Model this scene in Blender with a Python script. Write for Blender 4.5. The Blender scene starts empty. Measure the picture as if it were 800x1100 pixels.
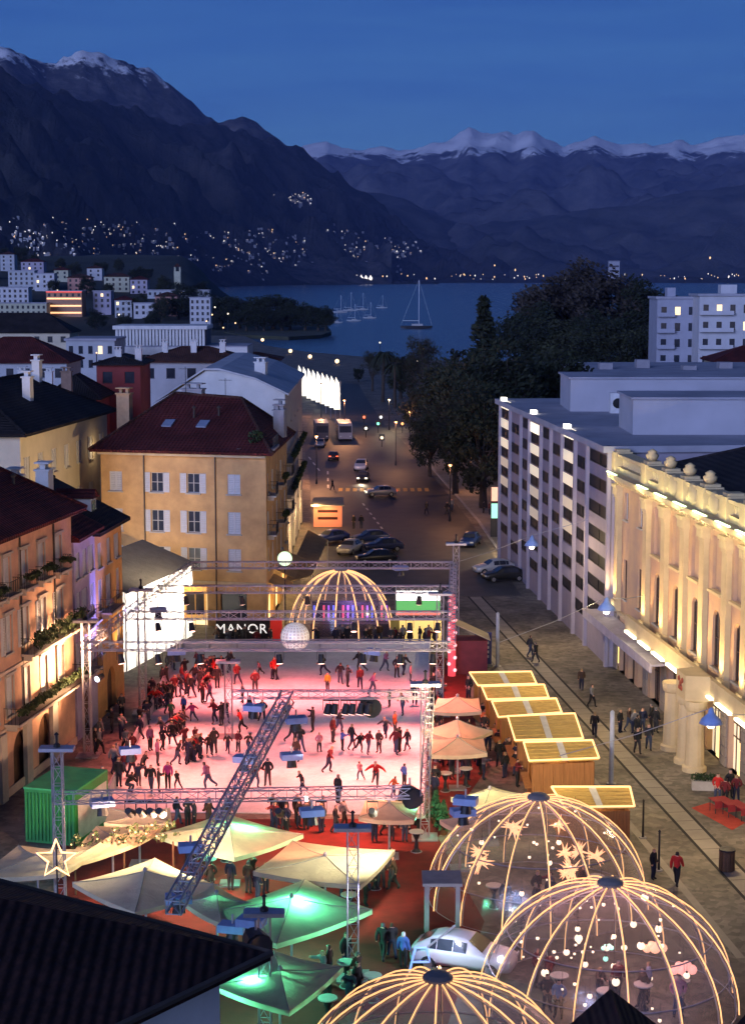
import bpy, bmesh, math, random
from mathutils import Vector, Matrix, noise
R = math.radians
random.seed(7)
sc = bpy.context.scene
COL = sc.collection

# ---------------------------------------------------------------- camera
CAM_H, TILT, F = 30.0, math.atan(253 / 1870), 1870.0      # metres, radians, focal length in photo pixels (800 x 1100)
cam = bpy.data.cameras.new('camera'); cam_o = bpy.data.objects.new('camera', cam); COL.objects.link(cam_o)
cam_o.location = (0, 0, CAM_H); cam_o.rotation_euler = (math.pi / 2 - TILT, 0, 0)
cam.sensor_fit = 'VERTICAL'; cam.sensor_height = 36; cam.lens = 36 * F / 1100
cam.clip_start = 0.5; cam.clip_end = 90000
sc.camera = cam_o

# ---------------------------------------------------------------- sky and the last daylight
world = bpy.data.worlds.new('World'); sc.world = world; world.use_nodes = True
wn = world.node_tree.nodes; wl = world.node_tree.links
wn.clear()
sky = wn.new('ShaderNodeTexSky'); sky.sky_type = 'NISHITA'; sky.sun_disc = False
sky.sun_elevation = R(9.0); sky.sun_rotation = R(180); sky.air_density = 0.7; sky.dust_density = 0.2; sky.ozone_density = 6.0
SKY_STRENGTH = 0.070
tc = wn.new('ShaderNodeTexCoord'); mp = wn.new('ShaderNodeMapping'); mp.inputs['Scale'].default_value = (3.0, 3.0, 34.0)
wl.new(tc.outputs['Generated'], mp.inputs['Vector'])
nz = wn.new('ShaderNodeTexNoise'); nz.inputs['Scale'].default_value = 1.6; nz.inputs['Detail'].default_value = 6; nz.inputs['Roughness'].default_value = .62
wl.new(mp.outputs['Vector'], nz.inputs['Vector'])
cr = wn.new('ShaderNodeValToRGB'); cr.color_ramp.elements[0].position = .38; cr.color_ramp.elements[0].color = (.86, .79, .98, 1)
cr.color_ramp.elements[1].position = .72; cr.color_ramp.elements[1].color = (1.2, 1.0, 1.06, 1)
wl.new(nz.outputs['Fac'], cr.inputs['Fac'])
mx = wn.new('ShaderNodeMix'); mx.data_type = 'RGBA'; mx.blend_type = 'MULTIPLY'; mx.inputs['Factor'].default_value = 1
wl.new(sky.outputs['Color'], mx.inputs[6]); wl.new(cr.outputs['Color'], mx.inputs[7])
bg = wn.new('ShaderNodeBackground'); bg.inputs['Strength'].default_value = SKY_STRENGTH
wo = wn.new('ShaderNodeOutputWorld')
wl.new(mx.outputs[2], bg.inputs['Color']); wl.new(bg.outputs['Background'], wo.inputs['Surface'])

sl = bpy.data.lights.new('afterglow', 'SUN'); sl.energy = 2.5; sl.angle = R(30); sl.color = (.46, .55, 1.0)
so = bpy.data.objects.new('afterglow', sl); COL.objects.link(so); so.rotation_euler = (R(76), 0, R(-30))   # low glow behind the camera

sc.view_settings.view_transform = 'Standard'; sc.view_settings.look = 'None'
sc.view_settings.exposure = 0.0; sc.view_settings.gamma = 1.0
sc.cycles.use_denoising = True
try: sc.cycles.denoiser = 'OPENIMAGEDENOISE'
except Exception: pass
sc.cycles.max_bounces = 6; sc.cycles.diffuse_bounces = 2; sc.cycles.glossy_bounces = 2; sc.cycles.transmission_bounces = 4
sc.cycles.transparent_max_bounces = 16; sc.cycles.sample_clamp_indirect = 3; sc.cycles.sample_clamp_direct = 0
sc.cycles.caustics_reflective = False; sc.cycles.caustics_refractive = False; sc.cycles.use_light_tree = True
sc.cycles.use_adaptive_sampling = True; sc.cycles.adaptive_threshold = .035

# ---------------------------------------------------------------- photo pixel -> place
CT, ST = math.cos(TILT), math.sin(TILT)
def ray(px, py):
    x = (px - 400) / F; y = (550 - py) / F
    return Vector((x, CT + y * ST, -ST + y * CT))
def G(px, py, z=0.0):
    d = ray(px, py); t = (z - CAM_H) / d.z
    return Vector((d.x * t, d.y * t, z))
def D(px, py, dist):
    d = ray(px, py); t = dist / d.y
    return Vector((d.x * t, dist, CAM_H + d.z * t))
def proj(p):
    p = Vector(p); y = p.y; z = p.z - CAM_H
    w = y * CT - z * ST; v = y * ST + z * CT
    return 400 + F * p.x / w, 550 - F * v / w

# ---------------------------------------------------------------- materials
MATS = {}
def nodes_of(m):
    m.use_nodes = True
    n = m.node_tree.nodes; n.clear()
    o = n.new('ShaderNodeOutputMaterial'); b = n.new('ShaderNodeBsdfPrincipled')
    m.node_tree.links.new(b.outputs[0], o.inputs[0])
    return n, m.node_tree.links, b, o
def mat(name, col, rough=.75, var=.18, scale=1.5, bump=.0, metal=0, dirt=None, spec=.4, stretch=None):
    if name in MATS: return MATS[name]
    m = bpy.data.materials.new(name); n, l, b, o = nodes_of(m)
    b.inputs['Roughness'].default_value = rough; b.inputs['Metallic'].default_value = metal
    b.inputs['Specular IOR Level'].default_value = spec
    t = n.new('ShaderNodeTexCoord'); mpn = n.new('ShaderNodeMapping'); l.new(t.outputs['Object'], mpn.inputs[0])
    if stretch: mpn.inputs['Scale'].default_value = stretch
    z = n.new('ShaderNodeTexNoise'); z.inputs['Scale'].default_value = scale; z.inputs['Detail'].default_value = 5; z.inputs['Roughness'].default_value = .6
    l.new(mpn.outputs[0], z.inputs['Vector'])
    r = n.new('ShaderNodeValToRGB'); e = r.color_ramp.elements
    lo = [max(0, c * (1 - var)) for c in col]; hi = [min(1, c * (1 + var * .7)) for c in col]
    if dirt: lo = list(dirt)
    e[0].position = .32; e[0].color = (*lo, 1); e[1].position = .68; e[1].color = (*hi, 1)
    l.new(z.outputs['Fac'], r.inputs['Fac']); l.new(r.outputs['Color'], b.inputs['Base Color'])
    if bump:
        z2 = n.new('ShaderNodeTexNoise'); z2.inputs['Scale'].default_value = scale * 9; z2.inputs['Detail'].default_value = 4
        l.new(mpn.outputs[0], z2.inputs['Vector'])
        bp = n.new('ShaderNodeBump'); bp.inputs['Strength'].default_value = bump; bp.inputs['Distance'].default_value = .03
        l.new(z2.outputs['Fac'], bp.inputs['Height']); l.new(bp.outputs[0], b.inputs['Normal'])
    MATS[name] = m; return m
def emit(name, col, strength, sample=True):
    if name in MATS: return MATS[name]
    m = bpy.data.materials.new(name); n, l, b, o = nodes_of(m)
    b.inputs['Base Color'].default_value = (*[c * .8 for c in col], 1)
    b.inputs['Emission Color'].default_value = (*col, 1); b.inputs['Emission Strength'].default_value = strength
    m.cycles.emission_sampling = 'AUTO' if sample else 'NONE'
    MATS[name] = m; return m
def cloth(name, col, trans=.35, scale=1.2):
    if name in MATS: return MATS[name]
    m = bpy.data.materials.new(name); n, l, b, o = nodes_of(m)
    b.inputs['Roughness'].default_value = .8
    t = n.new('ShaderNodeTexCoord'); z = n.new('ShaderNodeTexNoise'); z.inputs['Scale'].default_value = scale; z.inputs['Detail'].default_value = 4
    l.new(t.outputs['Object'], z.inputs['Vector'])
    r = n.new('ShaderNodeValToRGB'); r.color_ramp.elements[0].color = (*[c * .8 for c in col], 1); r.color_ramp.elements[1].color = (*col, 1)
    r.color_ramp.elements[0].position = .3; r.color_ramp.elements[1].position = .6
    l.new(z.outputs['Fac'], r.inputs['Fac']); l.new(r.outputs['Color'], b.inputs['Base Color'])
    w = n.new('ShaderNodeTexNoise'); w.inputs['Scale'].default_value = 3.5; w.inputs['Detail'].default_value = 5; w.inputs['Distortion'].default_value = 1.2; l.new(t.outputs['Object'], w.inputs['Vector'])
    bp = n.new('ShaderNodeBump'); bp.inputs['Strength'].default_value = .55; bp.inputs['Distance'].default_value = .12; l.new(w.outputs['Fac'], bp.inputs['Height']); l.new(bp.outputs[0], b.inputs['Normal'])
    tr = n.new('ShaderNodeBsdfTranslucent'); l.new(r.outputs['Color'], tr.inputs['Color'])
    ms = n.new('ShaderNodeMixShader'); ms.inputs[0].default_value = trans
    l.new(b.outputs[0], ms.inputs[1]); l.new(tr.outputs[0], ms.inputs[2]); l.new(ms.outputs[0], o.inputs[0])
    MATS[name] = m; return m
def rooftile(name, col, row=.34):
    """clay tiles: rows across the fall of the roof and columns along it, from the object's own coordinates"""
    if name in MATS: return MATS[name]
    m = bpy.data.materials.new(name); n, l, b, o = nodes_of(m)
    b.inputs['Roughness'].default_value = .85; b.inputs['Specular IOR Level'].default_value = .2
    t = n.new('ShaderNodeTexCoord')
    br = n.new('ShaderNodeTexNoise'); br.inputs['Scale'].default_value = 3.2; br.inputs['Detail'].default_value = 8; br.inputs['Roughness'].default_value = .75
    l.new(t.outputs['Object'], br.inputs['Vector'])
    big = n.new('ShaderNodeTexNoise'); big.inputs['Scale'].default_value = .35; big.inputs['Detail'].default_value = 4
    l.new(t.outputs['Object'], big.inputs['Vector'])
    ad = n.new('ShaderNodeMath'); ad.operation = 'ADD'; l.new(br.outputs['Fac'], ad.inputs[0]); l.new(big.outputs['Fac'], ad.inputs[1])
    r = n.new('ShaderNodeValToRGB'); e = r.color_ramp.elements
    e[0].position = .78 / 2; e[0].color = (*[c * .45 for c in col], 1); e[1].position = 1.22 / 2; e[1].color = (*[min(1, c * 1.35) for c in col], 1)
    hf = n.new('ShaderNodeMath'); hf.operation = 'MULTIPLY'; hf.inputs[1].default_value = .5
    l.new(ad.outputs[0], hf.inputs[0]); l.new(hf.outputs[0], r.inputs['Fac']); l.new(r.outputs['Color'], b.inputs['Base Color'])
    hs = []
    for d in ('Z', 'X'):
        w = n.new('ShaderNodeTexWave'); w.bands_direction = d; w.inputs['Scale'].default_value = .314 / (row if d == 'X' else row * .5); w.inputs['Distortion'].default_value = .6
        w.inputs['Detail'].default_value = 1; l.new(t.outputs['Object'], w.inputs['Vector']); hs.append(w)
    a2 = n.new('ShaderNodeMath'); a2.operation = 'ADD'; l.new(hs[0].outputs['Fac'], a2.inputs[0]); l.new(hs[1].outputs['Fac'], a2.inputs[1])
    bp = n.new('ShaderNodeBump'); bp.inputs['Strength'].default_value = .8; bp.inputs['Distance'].default_value = .06
    l.new(a2.outputs[0], bp.inputs['Height']); l.new(bp.outputs[0], b.inputs['Normal'])
    MATS[name] = m; return m
def glass_mat(name, col=(.03, .035, .05), rough=.12):
    return mat(name, col, rough, .3, .6, 0, 0, None, .6)
def clear_film(name, tint=(.95, .93, .98), gloss=.08, milk=.085):
    if name in MATS: return MATS[name]
    m = bpy.data.materials.new(name); n, l, b, o = nodes_of(m); n.remove(b)
    tr = n.new('ShaderNodeBsdfTransparent'); tr.inputs[0].default_value = (*tint, 1)
    gl = n.new('ShaderNodeBsdfGlossy'); gl.inputs['Roughness'].default_value = .2; gl.inputs['Color'].default_value = (1, 1, 1, 1)
    df = n.new('ShaderNodeBsdfTranslucent'); df.inputs[0].default_value = (.9, .85, .85, 1)
    t = n.new('ShaderNodeTexCoord'); z = n.new('ShaderNodeTexNoise'); z.inputs['Scale'].default_value = 2.2; z.inputs['Detail'].default_value = 3
    l.new(t.outputs['Object'], z.inputs['Vector'])
    bp = n.new('ShaderNodeBump'); bp.inputs['Strength'].default_value = .25; bp.inputs['Distance'].default_value = .1
    l.new(z.outputs['Fac'], bp.inputs['Height']); l.new(bp.outputs[0], gl.inputs['Normal'])
    m1 = n.new('ShaderNodeMixShader'); m1.inputs[0].default_value = gloss; l.new(tr.outputs[0], m1.inputs[1]); l.new(gl.outputs[0], m1.inputs[2])
    m2 = n.new('ShaderNodeMixShader'); m2.inputs[0].default_value = milk; l.new(m1.outputs[0], m2.inputs[1]); l.new(df.outputs[0], m2.inputs[2])
    l.new(m2.outputs[0], o.inputs[0]); MATS[name] = m; return m

# ---------------------------------------------------------------- mesh building
class MB:
    def __init__(s): s.v = []; s.f = []; s.m = []
    def add(s, vs, fs, mi=0):
        k = len(s.v); s.v += [tuple(v) for v in vs]
        for f in fs: s.f.append(tuple(i + k for i in f)); s.m.append(mi)
        return s
    def box(s, x0, y0, z0, x1, y1, z1, mi=0):
        return s.add([(x0,y0,z0),(x1,y0,z0),(x1,y1,z0),(x0,y1,z0),(x0,y0,z1),(x1,y0,z1),(x1,y1,z1),(x0,y1,z1)],
              [(0,3,2,1),(4,5,6,7),(0,1,5,4),(1,2,6,5),(2,3,7,6),(3,0,4,7)], mi)
    def bar(s, p, q, r, n=6, r2=None, mi=0, cap=True):
        p = Vector(p); q = Vector(q); d = q - p
        if d.length < 1e-6: return s
        d.normalize(); a = d.cross(Vector((0, 0, 1)) if abs(d.z) < .9 else Vector((1, 0, 0))).normalized(); b = d.cross(a)
        r2 = r if r2 is None else r2; vs = []
        for c, rr in ((p, r), (q, r2)):
            for i in range(n):
                t = 2 * math.pi * (i + .5) / n; vs.append(c + (a * math.cos(t) + b * math.sin(t)) * rr)
        fs = [(i, (i + 1) % n, n + (i + 1) % n, n + i) for i in range(n)]
        if cap: fs += [tuple(range(n - 1, -1, -1)), tuple(range(n, 2 * n))]
        return s.add(vs, fs, mi)
    def path(s, pts, r, n=6, mi=0):
        pts = [Vector(p) for p in pts]; vs = []; fs = []
        for k, p in enumerate(pts):
            d = (pts[min(k + 1, len(pts) - 1)] - pts[max(k - 1, 0)]).normalized()
            a = d.cross(Vector((0, 0, 1)) if abs(d.z) < .95 else Vector((1, 0, 0))).normalized(); b = d.cross(a)
            rr = r[k] if isinstance(r, (list, tuple)) else r
            for i in range(n):
                t = 2 * math.pi * i / n; vs.append(p + (a * math.cos(t) + b * math.sin(t)) * rr)
        for k in range(len(pts) - 1):
            for i in range(n): fs.append((k*n+i, k*n+(i+1)%n, (k+1)*n+(i+1)%n, (k+1)*n+i))
        fs += [tuple(range(n - 1, -1, -1)), tuple(range((len(pts)-1)*n, len(pts)*n))]
        return s.add(vs, fs, mi)
    def lathe(s, prof, c=(0, 0, 0), n=12, mi=0):
        vs = []; fs = []
        for (r, z) in prof:
            for i in range(n):
                t = 2 * math.pi * i / n; vs.append((c[0] + r * math.cos(t), c[1] + r * math.sin(t), c[2] + z))
        for k in range(len(prof) - 1):
            for i in range(n): fs.append((k*n+i, k*n+(i+1)%n, (k+1)*n+(i+1)%n, (k+1)*n+i))
        fs += [tuple(range(n - 1, -1, -1)), tuple(range((len(prof)-1)*n, len(prof)*n))]
        return s.add(vs, fs, mi)
    def prism(s, poly, z0, z1, mi=0):
        n = len(poly); vs = [(x, y, z0) for x, y in poly] + [(x, y, z1) for x, y in poly]
        return s.add(vs, [tuple(range(n - 1, -1, -1)), tuple(range(n, 2 * n))] + [(i, (i+1)%n, n+(i+1)%n, n+i) for i in range(n)], mi)
    def slab(s, pts, th, mi=0):
        """a plate of thickness th under the polygon pts"""
        pts = [Vector(p) for p in pts]; n = len(pts); lo = [p - Vector((0, 0, th)) for p in pts]
        return s.add(pts + lo, [tuple(range(n)), tuple(range(2*n-1, n-1, -1))] + [(i, n+i, n+(i+1)%n, (i+1)%n) for i in range(n)], mi)
    def ico(s, c, r, mi=0, sub=1, sq=(1, 1, 1)):
        bm = bmesh.new(); bmesh.ops.create_icosphere(bm, subdivisions=sub, radius=r)
        vs = [(c[0]+v.co.x*sq[0], c[1]+v.co.y*sq[1], c[2]+v.co.z*sq[2]) for v in bm.verts]; fs = [[v.index for v in f.verts] for f in bm.faces]
        bm.free(); return s.add(vs, fs, mi)
    def mesh(s, name, smooth=False, fixn=True):
        me = bpy.data.meshes.new(name); me.from_pydata(s.v, [], s.f)
        if any(s.m): me.polygons.foreach_set('material_index', s.m)
        if fixn:
            bm = bmesh.new(); bm.from_mesh(me); bmesh.ops.recalc_face_normals(bm, faces=bm.faces); bm.to_mesh(me); bm.free()
        if smooth: me.polygons.foreach_set('use_smooth', [True] * len(me.polygons))
        me.update(); return me

THINGS = []
def ob(name, data, parent=None, loc=(0, 0, 0), rz=0, scale=None):
    o = bpy.data.objects.new(name, data); COL.objects.link(o)
    o.location = loc
    if rz: o.rotation_euler = (0, 0, rz)
    if scale: o.scale = scale if hasattr(scale, '__len__') else (scale,) * 3
    if parent: o.parent = parent
    return o
def part(name, mb, mats, parent=None, loc=(0, 0, 0), rz=0, smooth=False, fixn=True):
    me = mb if isinstance(mb, bpy.types.Mesh) else mb.mesh(name, smooth, fixn)
    if not me.materials:
        for m in (mats if isinstance(mats, (list, tuple)) else [mats]): me.materials.append(m)
    return ob(name, me, parent, loc, rz)
def tag(o, label, cat, group=None):
    o['label'] = label; o['category'] = cat
    if group: o['group'] = group
    THINGS.append(o); return o
def thing(name, label, cat, loc=(0, 0, 0), rz=0, group=None):
    return tag(ob(name, None, None, loc, rz), label, cat, group)
def struct(name, mb, m, smooth=False, fixn=True, kind='structure'):
    o = part(name, mb, m, None, smooth=smooth, fixn=fixn); o['kind'] = kind; return o
def lamp(name, parent, loc, kind, col, power, size=.3, aim=None, spot=80, blend=.6):
    L = bpy.data.lights.new(name, kind); L.color = col; L.energy = power
    if kind == 'SPOT': L.spot_size = R(spot); L.spot_blend = blend; L.shadow_soft_size = size
    elif kind == 'POINT': L.shadow_soft_size = size
    elif kind == 'AREA': L.size = size
    o = ob(name, L, parent, loc)
    if aim is not None: o.rotation_euler = (Vector(aim) - Vector(loc)).to_track_quat('-Z', 'Y').to_euler()
    return o
# ================================================================ THE SETTING
def setts():
    m = bpy.data.materials.new('paving_setts'); n, l, b, o = nodes_of(m); b.inputs['Roughness'].default_value = .72
    t = n.new('ShaderNodeTexCoord'); v = n.new('ShaderNodeTexVoronoi'); v.inputs['Scale'].default_value = 2.6; l.new(t.outputs['Object'], v.inputs['Vector'])
    z = n.new('ShaderNodeTexNoise'); z.inputs['Scale'].default_value = .22; z.inputs['Detail'].default_value = 8; z.inputs['Roughness'].default_value = .65; l.new(t.outputs['Object'], z.inputs['Vector'])
    r = n.new('ShaderNodeValToRGB'); e = r.color_ramp.elements; e[0].position = .36; e[0].color = (.075, .062, .05, 1); e[1].position = .66; e[1].color = (.22, .19, .155, 1); l.new(z.outputs['Fac'], r.inputs['Fac'])
    hs = n.new('ShaderNodeSeparateColor'); l.new(v.outputs['Color'], hs.inputs[0]); mr = n.new('ShaderNodeMapRange'); mr.inputs['To Min'].default_value = .62; mr.inputs['To Max'].default_value = 1.25; l.new(hs.outputs[0], mr.inputs['Value'])
    mx = n.new('ShaderNodeMix'); mx.data_type = 'RGBA'; mx.blend_type = 'MULTIPLY'; mx.inputs['Factor'].default_value = 1; l.new(r.outputs['Color'], mx.inputs[6]); l.new(mr.outputs[0], mx.inputs[7]); l.new(mx.outputs[2], b.inputs['Base Color'])
    bp = n.new('ShaderNodeBump'); bp.inputs['Strength'].default_value = .6; bp.inputs['Distance'].default_value = .03; l.new(v.outputs['Distance'], bp.inputs['Height']); l.new(bp.outputs[0], b.inputs['Normal']); return m
M_ground = setts()
def sm(a, b, x):
    t = min(1, max(0, (x - a) / (b - a))); return t * t * (3 - 2 * t)
def lerp(tab, x):
    if x <= tab[0][0]: return tab[0][1]
    for (a, va), (b, vb) in zip(tab, tab[1:]):
        if x <= b: return va + (vb - va) * (x - a) / (b - a)
    return tab[-1][1]

# land: a fan from behind the camera out to the lake shore, with a skirt that goes down into the water
shore = [(-1500, 2600)] + [(c, G(c, y).y) for c, y in ((-700, 303.5), (-200, 304), (60, 305), (175, 309), (215, 322), (243, 346), (262, 360), (285, 371), (330, 378), (400, 384), (470, 387), (560, 389), (700, 391), (1000, 392), (1600, 394))]
mb = MB(); vs = [(0, -150, 0)]
pts = [((c - 400) / F * d, d) for c, d in shore]; pts = [(-4000, -600)] + pts + [(2500, -600)]
vs += [(x, y, 0) for x, y in pts] + [(x, y, -6) for x, y in pts]; n = len(pts)
fs = [(0, i + 2, i + 1) for i in range(n - 1)] + [(i + 1, i + 2, n + i + 2, n + i + 1) for i in range(n - 1)]
mb.add(vs, fs); struct('ground', mb, M_ground)
# headland with the lakeside park
mb = MB(); hp = [G(c, y, 0) for c, y in ((200, 352), (262, 361), (310, 363), (345, 361), (356, 357), (352, 352), (300, 346), (240, 338), (200, 332))]
mb.slab([(p.x, p.y, .6) for p in hp], 5); struct('headland', mb, mat('park_soil', (.05, .055, .035), .9, .4, .05))

# lake
m = bpy.data.materials.new('lake_water'); n_, l_, b_, o_ = nodes_of(m)
b_.inputs['Base Color'].default_value = (.012, .03, .075, 1); b_.inputs['Roughness'].default_value = .22; b_.inputs['IOR'].default_value = 1.33
t_ = n_.new('ShaderNodeTexCoord'); mp_ = n_.new('ShaderNodeMapping'); mp_.inputs['Scale'].default_value = (.03, .10, .1); l_.new(t_.outputs['Object'], mp_.inputs[0])
z_ = n_.new('ShaderNodeTexNoise'); z_.inputs['Scale'].default_value = 1; z_.inputs['Detail'].default_value = 5; l_.new(mp_.outputs[0], z_.inputs['Vector'])
bp_ = n_.new('ShaderNodeBump'); bp_.inputs['Strength'].default_value = .25; bp_.inputs['Distance'].default_value = 1.2; l_.new(z_.outputs['Fac'], bp_.inputs['Height']); l_.new(bp_.outputs[0], b_.inputs['Normal'])
mb = MB(); mb.add([(-30000, 350, -1), (30000, 350, -1), (30000, 45000, -1), (-30000, 45000, -1)], [(0, 1, 2, 3)])
struct('lake', mb, m)

# mountains: real relief at real distance
def mtn_mat(name, snow0, snow1, forest, rock, gully=.004, namp=420):
    m = bpy.data.materials.new(name); n, l, b, o = nodes_of(m)
    b.inputs['Roughness'].default_value = .95; b.inputs['Specular IOR Level'].default_value = .05
    t = n.new('ShaderNodeTexCoord'); sx = n.new('ShaderNodeSeparateXYZ'); l.new(t.outputs['Object'], sx.inputs[0])
    z = n.new('ShaderNodeTexNoise'); z.inputs['Scale'].default_value = gully; z.inputs['Detail'].default_value = 10; z.inputs['Roughness'].default_value = .72
    l.new(t.outputs['Object'], z.inputs['Vector'])
    r1 = n.new('ShaderNodeValToRGB'); r1.color_ramp.elements[0].position = .4; r1.color_ramp.elements[0].color = (*forest, 1); r1.color_ramp.elements[1].position = .64; r1.color_ramp.elements[1].color = (*rock, 1)
    l.new(z.outputs['Fac'], r1.inputs['Fac'])
    mu = n.new('ShaderNodeMath'); mu.operation = 'MULTIPLY_ADD'; mu.inputs[1].default_value = namp; l.new(z.outputs['Fac'], mu.inputs[0]); l.new(sx.outputs['Z'], mu.inputs[2])
    mr = n.new('ShaderNodeMapRange'); mr.inputs['From Min'].default_value = snow0 + namp * .5; mr.inputs['From Max'].default_value = snow1 + namp * .5
    l.new(mu.outputs[0], mr.inputs['Value'])
    g = n.new('ShaderNodeNewGeometry'); sn = n.new('ShaderNodeSeparateXYZ'); l.new(g.outputs['Normal'], sn.inputs[0])
    ms = n.new('ShaderNodeMapRange'); ms.inputs['From Min'].default_value = .1; ms.inputs['From Max'].default_value = .45; l.new(sn.outputs['Z'], ms.inputs['Value'])
    mm = n.new('ShaderNodeMath'); mm.operation = 'MULTIPLY'; l.new(mr.outputs[0], mm.inputs[0]); l.new(ms.outputs[0], mm.inputs[1])
    mix = n.new('ShaderNodeMix'); mix.data_type = 'RGBA'; l.new(mm.outputs[0], mix.inputs['Factor']); l.new(r1.outputs['Color'], mix.inputs[6]); mix.inputs[7].default_value = (.82, .84, .88, 1)
    l.new(mix.outputs[2], b.inputs['Base Color'])
    bp = n.new('ShaderNodeBump'); bp.inputs['Strength'].default_value = .8; bp.inputs['Distance'].default_value = .2 / gully; l.new(z.outputs['Fac'], bp.inputs['Height']); l.new(bp.outputs[0], b.inputs['Normal'])
    return m
def terrain(name, ridge, dr, df, amp, material, c0, c1, step, rows, nscale, rough=.5, seed=0):
    """ridge: photo skyline; dr / df: distance of the crest and of the foot along each bearing"""
    def pos(c, s):
        d = df(c) + (dr(c) - df(c)) * s
        py = lerp(ridge, c); H = D(c, py, dr(c)).z
        x = (c - 400) / (F * CT) * d
        sh = (.35 * s + .65 * s * s) if s <= 1 else 1 - (s - 1) * 1.2
        p = Vector((x * nscale + seed * 17, d * nscale, seed * 3.1))
        rdg = noise.ridged_multi_fractal(p, 1.0, 2.1, 6, 1.0, 2.0) / 2.2 - .5
        fb = noise.fractal(p * 3.1, 1.0, 2.0, 5)
        env = min(1, s * 3) * (1 - .80 * sm(.6, 1, s))
        z = H * sh + amp * env * (rdg * 1.5 + fb * .35) + amp * rough * .07 * sm(.6, 1, s) * noise.fractal(p * 9, 1.0, 2.0, 5)
        return Vector((x, d, max(z, -12) if s > .02 else -12))
    mb = MB(); cols = [c0 + i * step for i in range(int((c1 - c0) / step) + 1)]
    ss = [i / rows for i in range(rows + 1)] + [1.06, 1.15, 1.3]
    vs = [pos(c, s) for c in cols for s in ss]; k = len(ss)
    fs = [(i * k + j, (i + 1) * k + j, (i + 1) * k + j + 1, i * k + j + 1) for i in range(len(cols) - 1) for j in range(k - 1)]
    mb.add(vs, fs); o = struct(name, mb, material, smooth=True)
    return pos
far_ridge = [(-600, 160), (-200, 150), (100, 150), (250, 165), (320, 157), (335, 153), (352, 151), (368, 159), (385, 160), (410, 156), (428, 162), (450, 156), (470, 153), (485, 147), (500, 134), (512, 139), (530, 139), (548, 147), (568, 138), (580, 146), (598, 156), (615, 146), (632, 141), (648, 149), (662, 156), (685, 153), (700, 157), (715, 154), (735, 161), (752, 156), (775, 147), (792, 143), (815, 140), (900, 128), (1050, 150), (1400, 120)]
M_far = mtn_mat('snowy_mountain', 1340, 1390, (.045, .052, .064), (.14, .14, .15), .0028, 800)
terrain('snowy_mountain_range', far_ridge, lambda c: 20500, lambda c: 9800, 620, M_far, -420, 1320, 4, 110, .00042, .9, 2)
mid_ridge = [(-100, 200), (300, 215), (380, 205), (440, 215), (500, 240), (560, 232), (640, 222), (720, 205), (780, 196), (850, 180), (1000, 170), (1400, 150)]
terrain('forested_mountain', mid_ridge, lambda c: 13000, lambda c: 8600, 330, mtn_mat('forest_slope', 1150, 1700, (.042, .05, .052), (.11, .11, .115), .003), 250, 1320, 6, 60, .0007, .8, 5)
back_ridge = [(-700, 100), (-300, 40), (-60, 60), (0, 56), (22, 53), (45, 62), (62, 68), (80, 60), (100, 54), (118, 58), (135, 66), (160, 77), (185, 92), (205, 108), (225, 122), (240, 130), (252, 122), (266, 118), (280, 124), (295, 138), (320, 156), (345, 205), (370, 255), (395, 290), (420, 300)]
terrain('rocky_mountain', back_ridge, lambda c: 9500 + c * 4, lambda c: 5200 + c * 4, 420, mtn_mat('rocky_slope', 1150, 1220, (.04, .046, .052), (.14, .132, .135), .010, 700), -420, 420, 4, 80, .0011, .9, 9)
left_ridge = [(-700, 120), (-300, 60), (-60, 70), (0, 73), (30, 84), (60, 98), (85, 108), (110, 110), (135, 116), (165, 124), (200, 134), (235, 138), (270, 142), (305, 151), (340, 171), (370, 192), (400, 212), (430, 236), (455, 256), (475, 272), (492, 282), (520, 291), (560, 296)]
slope = terrain('wooded_mountain', left_ridge, lambda c: 6000 + max(0, c) * 9.5, lambda c: 2050 + max(0, c) * 13.5, 300, mtn_mat('wooded_slope', 1150, 1900, (.026, .032, .034), (.07, .068, .07), .006), -420, 556, 4, 90, .0014, .8, 4)

# wooded rise on which the town climbs
def hill_z(x, d):
    c = 400 + x / d * F * CT
    return min(820, max(0, d - 900)) * .062 * (1 - sm(195, 262, c))
mb = MB(); cols = list(range(-420, 281, 10)); dd = [850 + i * 45 for i in range(32)]; vs = []
for c in cols:
    for d in dd:
        x = (c - 400) / (F * CT) * d; vs.append((x, d, hill_z(x, d) - (1.5 if d < 890 else 0) + 2.5 * noise.fractal(Vector((x * .01, d * .01, 0)), 1, 2, 3) * sm(900, 1100, d) * (1 - sm(195, 262, c))-(.8 if c>262 else 0)))
k = len(dd); mb.add(vs, [(i*k+j, (i+1)*k+j, (i+1)*k+j+1, i*k+j+1) for i in range(len(cols)-1) for j in range(k-1)])
struct('hillside', mb, mat('hill_soil', (.03, .035, .028), .95, .5, .02), smooth=True)
# low far shore
mb = MB()
for c0, c1, dist, h in ((330, 470, 7200, 10), (440, 900, 8600, 22), (860, 1400, 8200, 18)):
    for i in range(30):
        a = c0 + (c1 - c0) * i / 30; b = a + (c1 - c0) / 30 * 1.1; x0 = (a - 400) / F * dist; x1 = (b - 400) / F * dist
        hh = h * random.uniform(.5, 1.2); mb.prism([(x0, dist), (x1, dist), (x1, dist + 900), (x0, dist + 900)], -5, hh)
struct('far_shore', mb, mat('far_shore_wood', (.014, .018, .02), .95, .4, .004))

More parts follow.
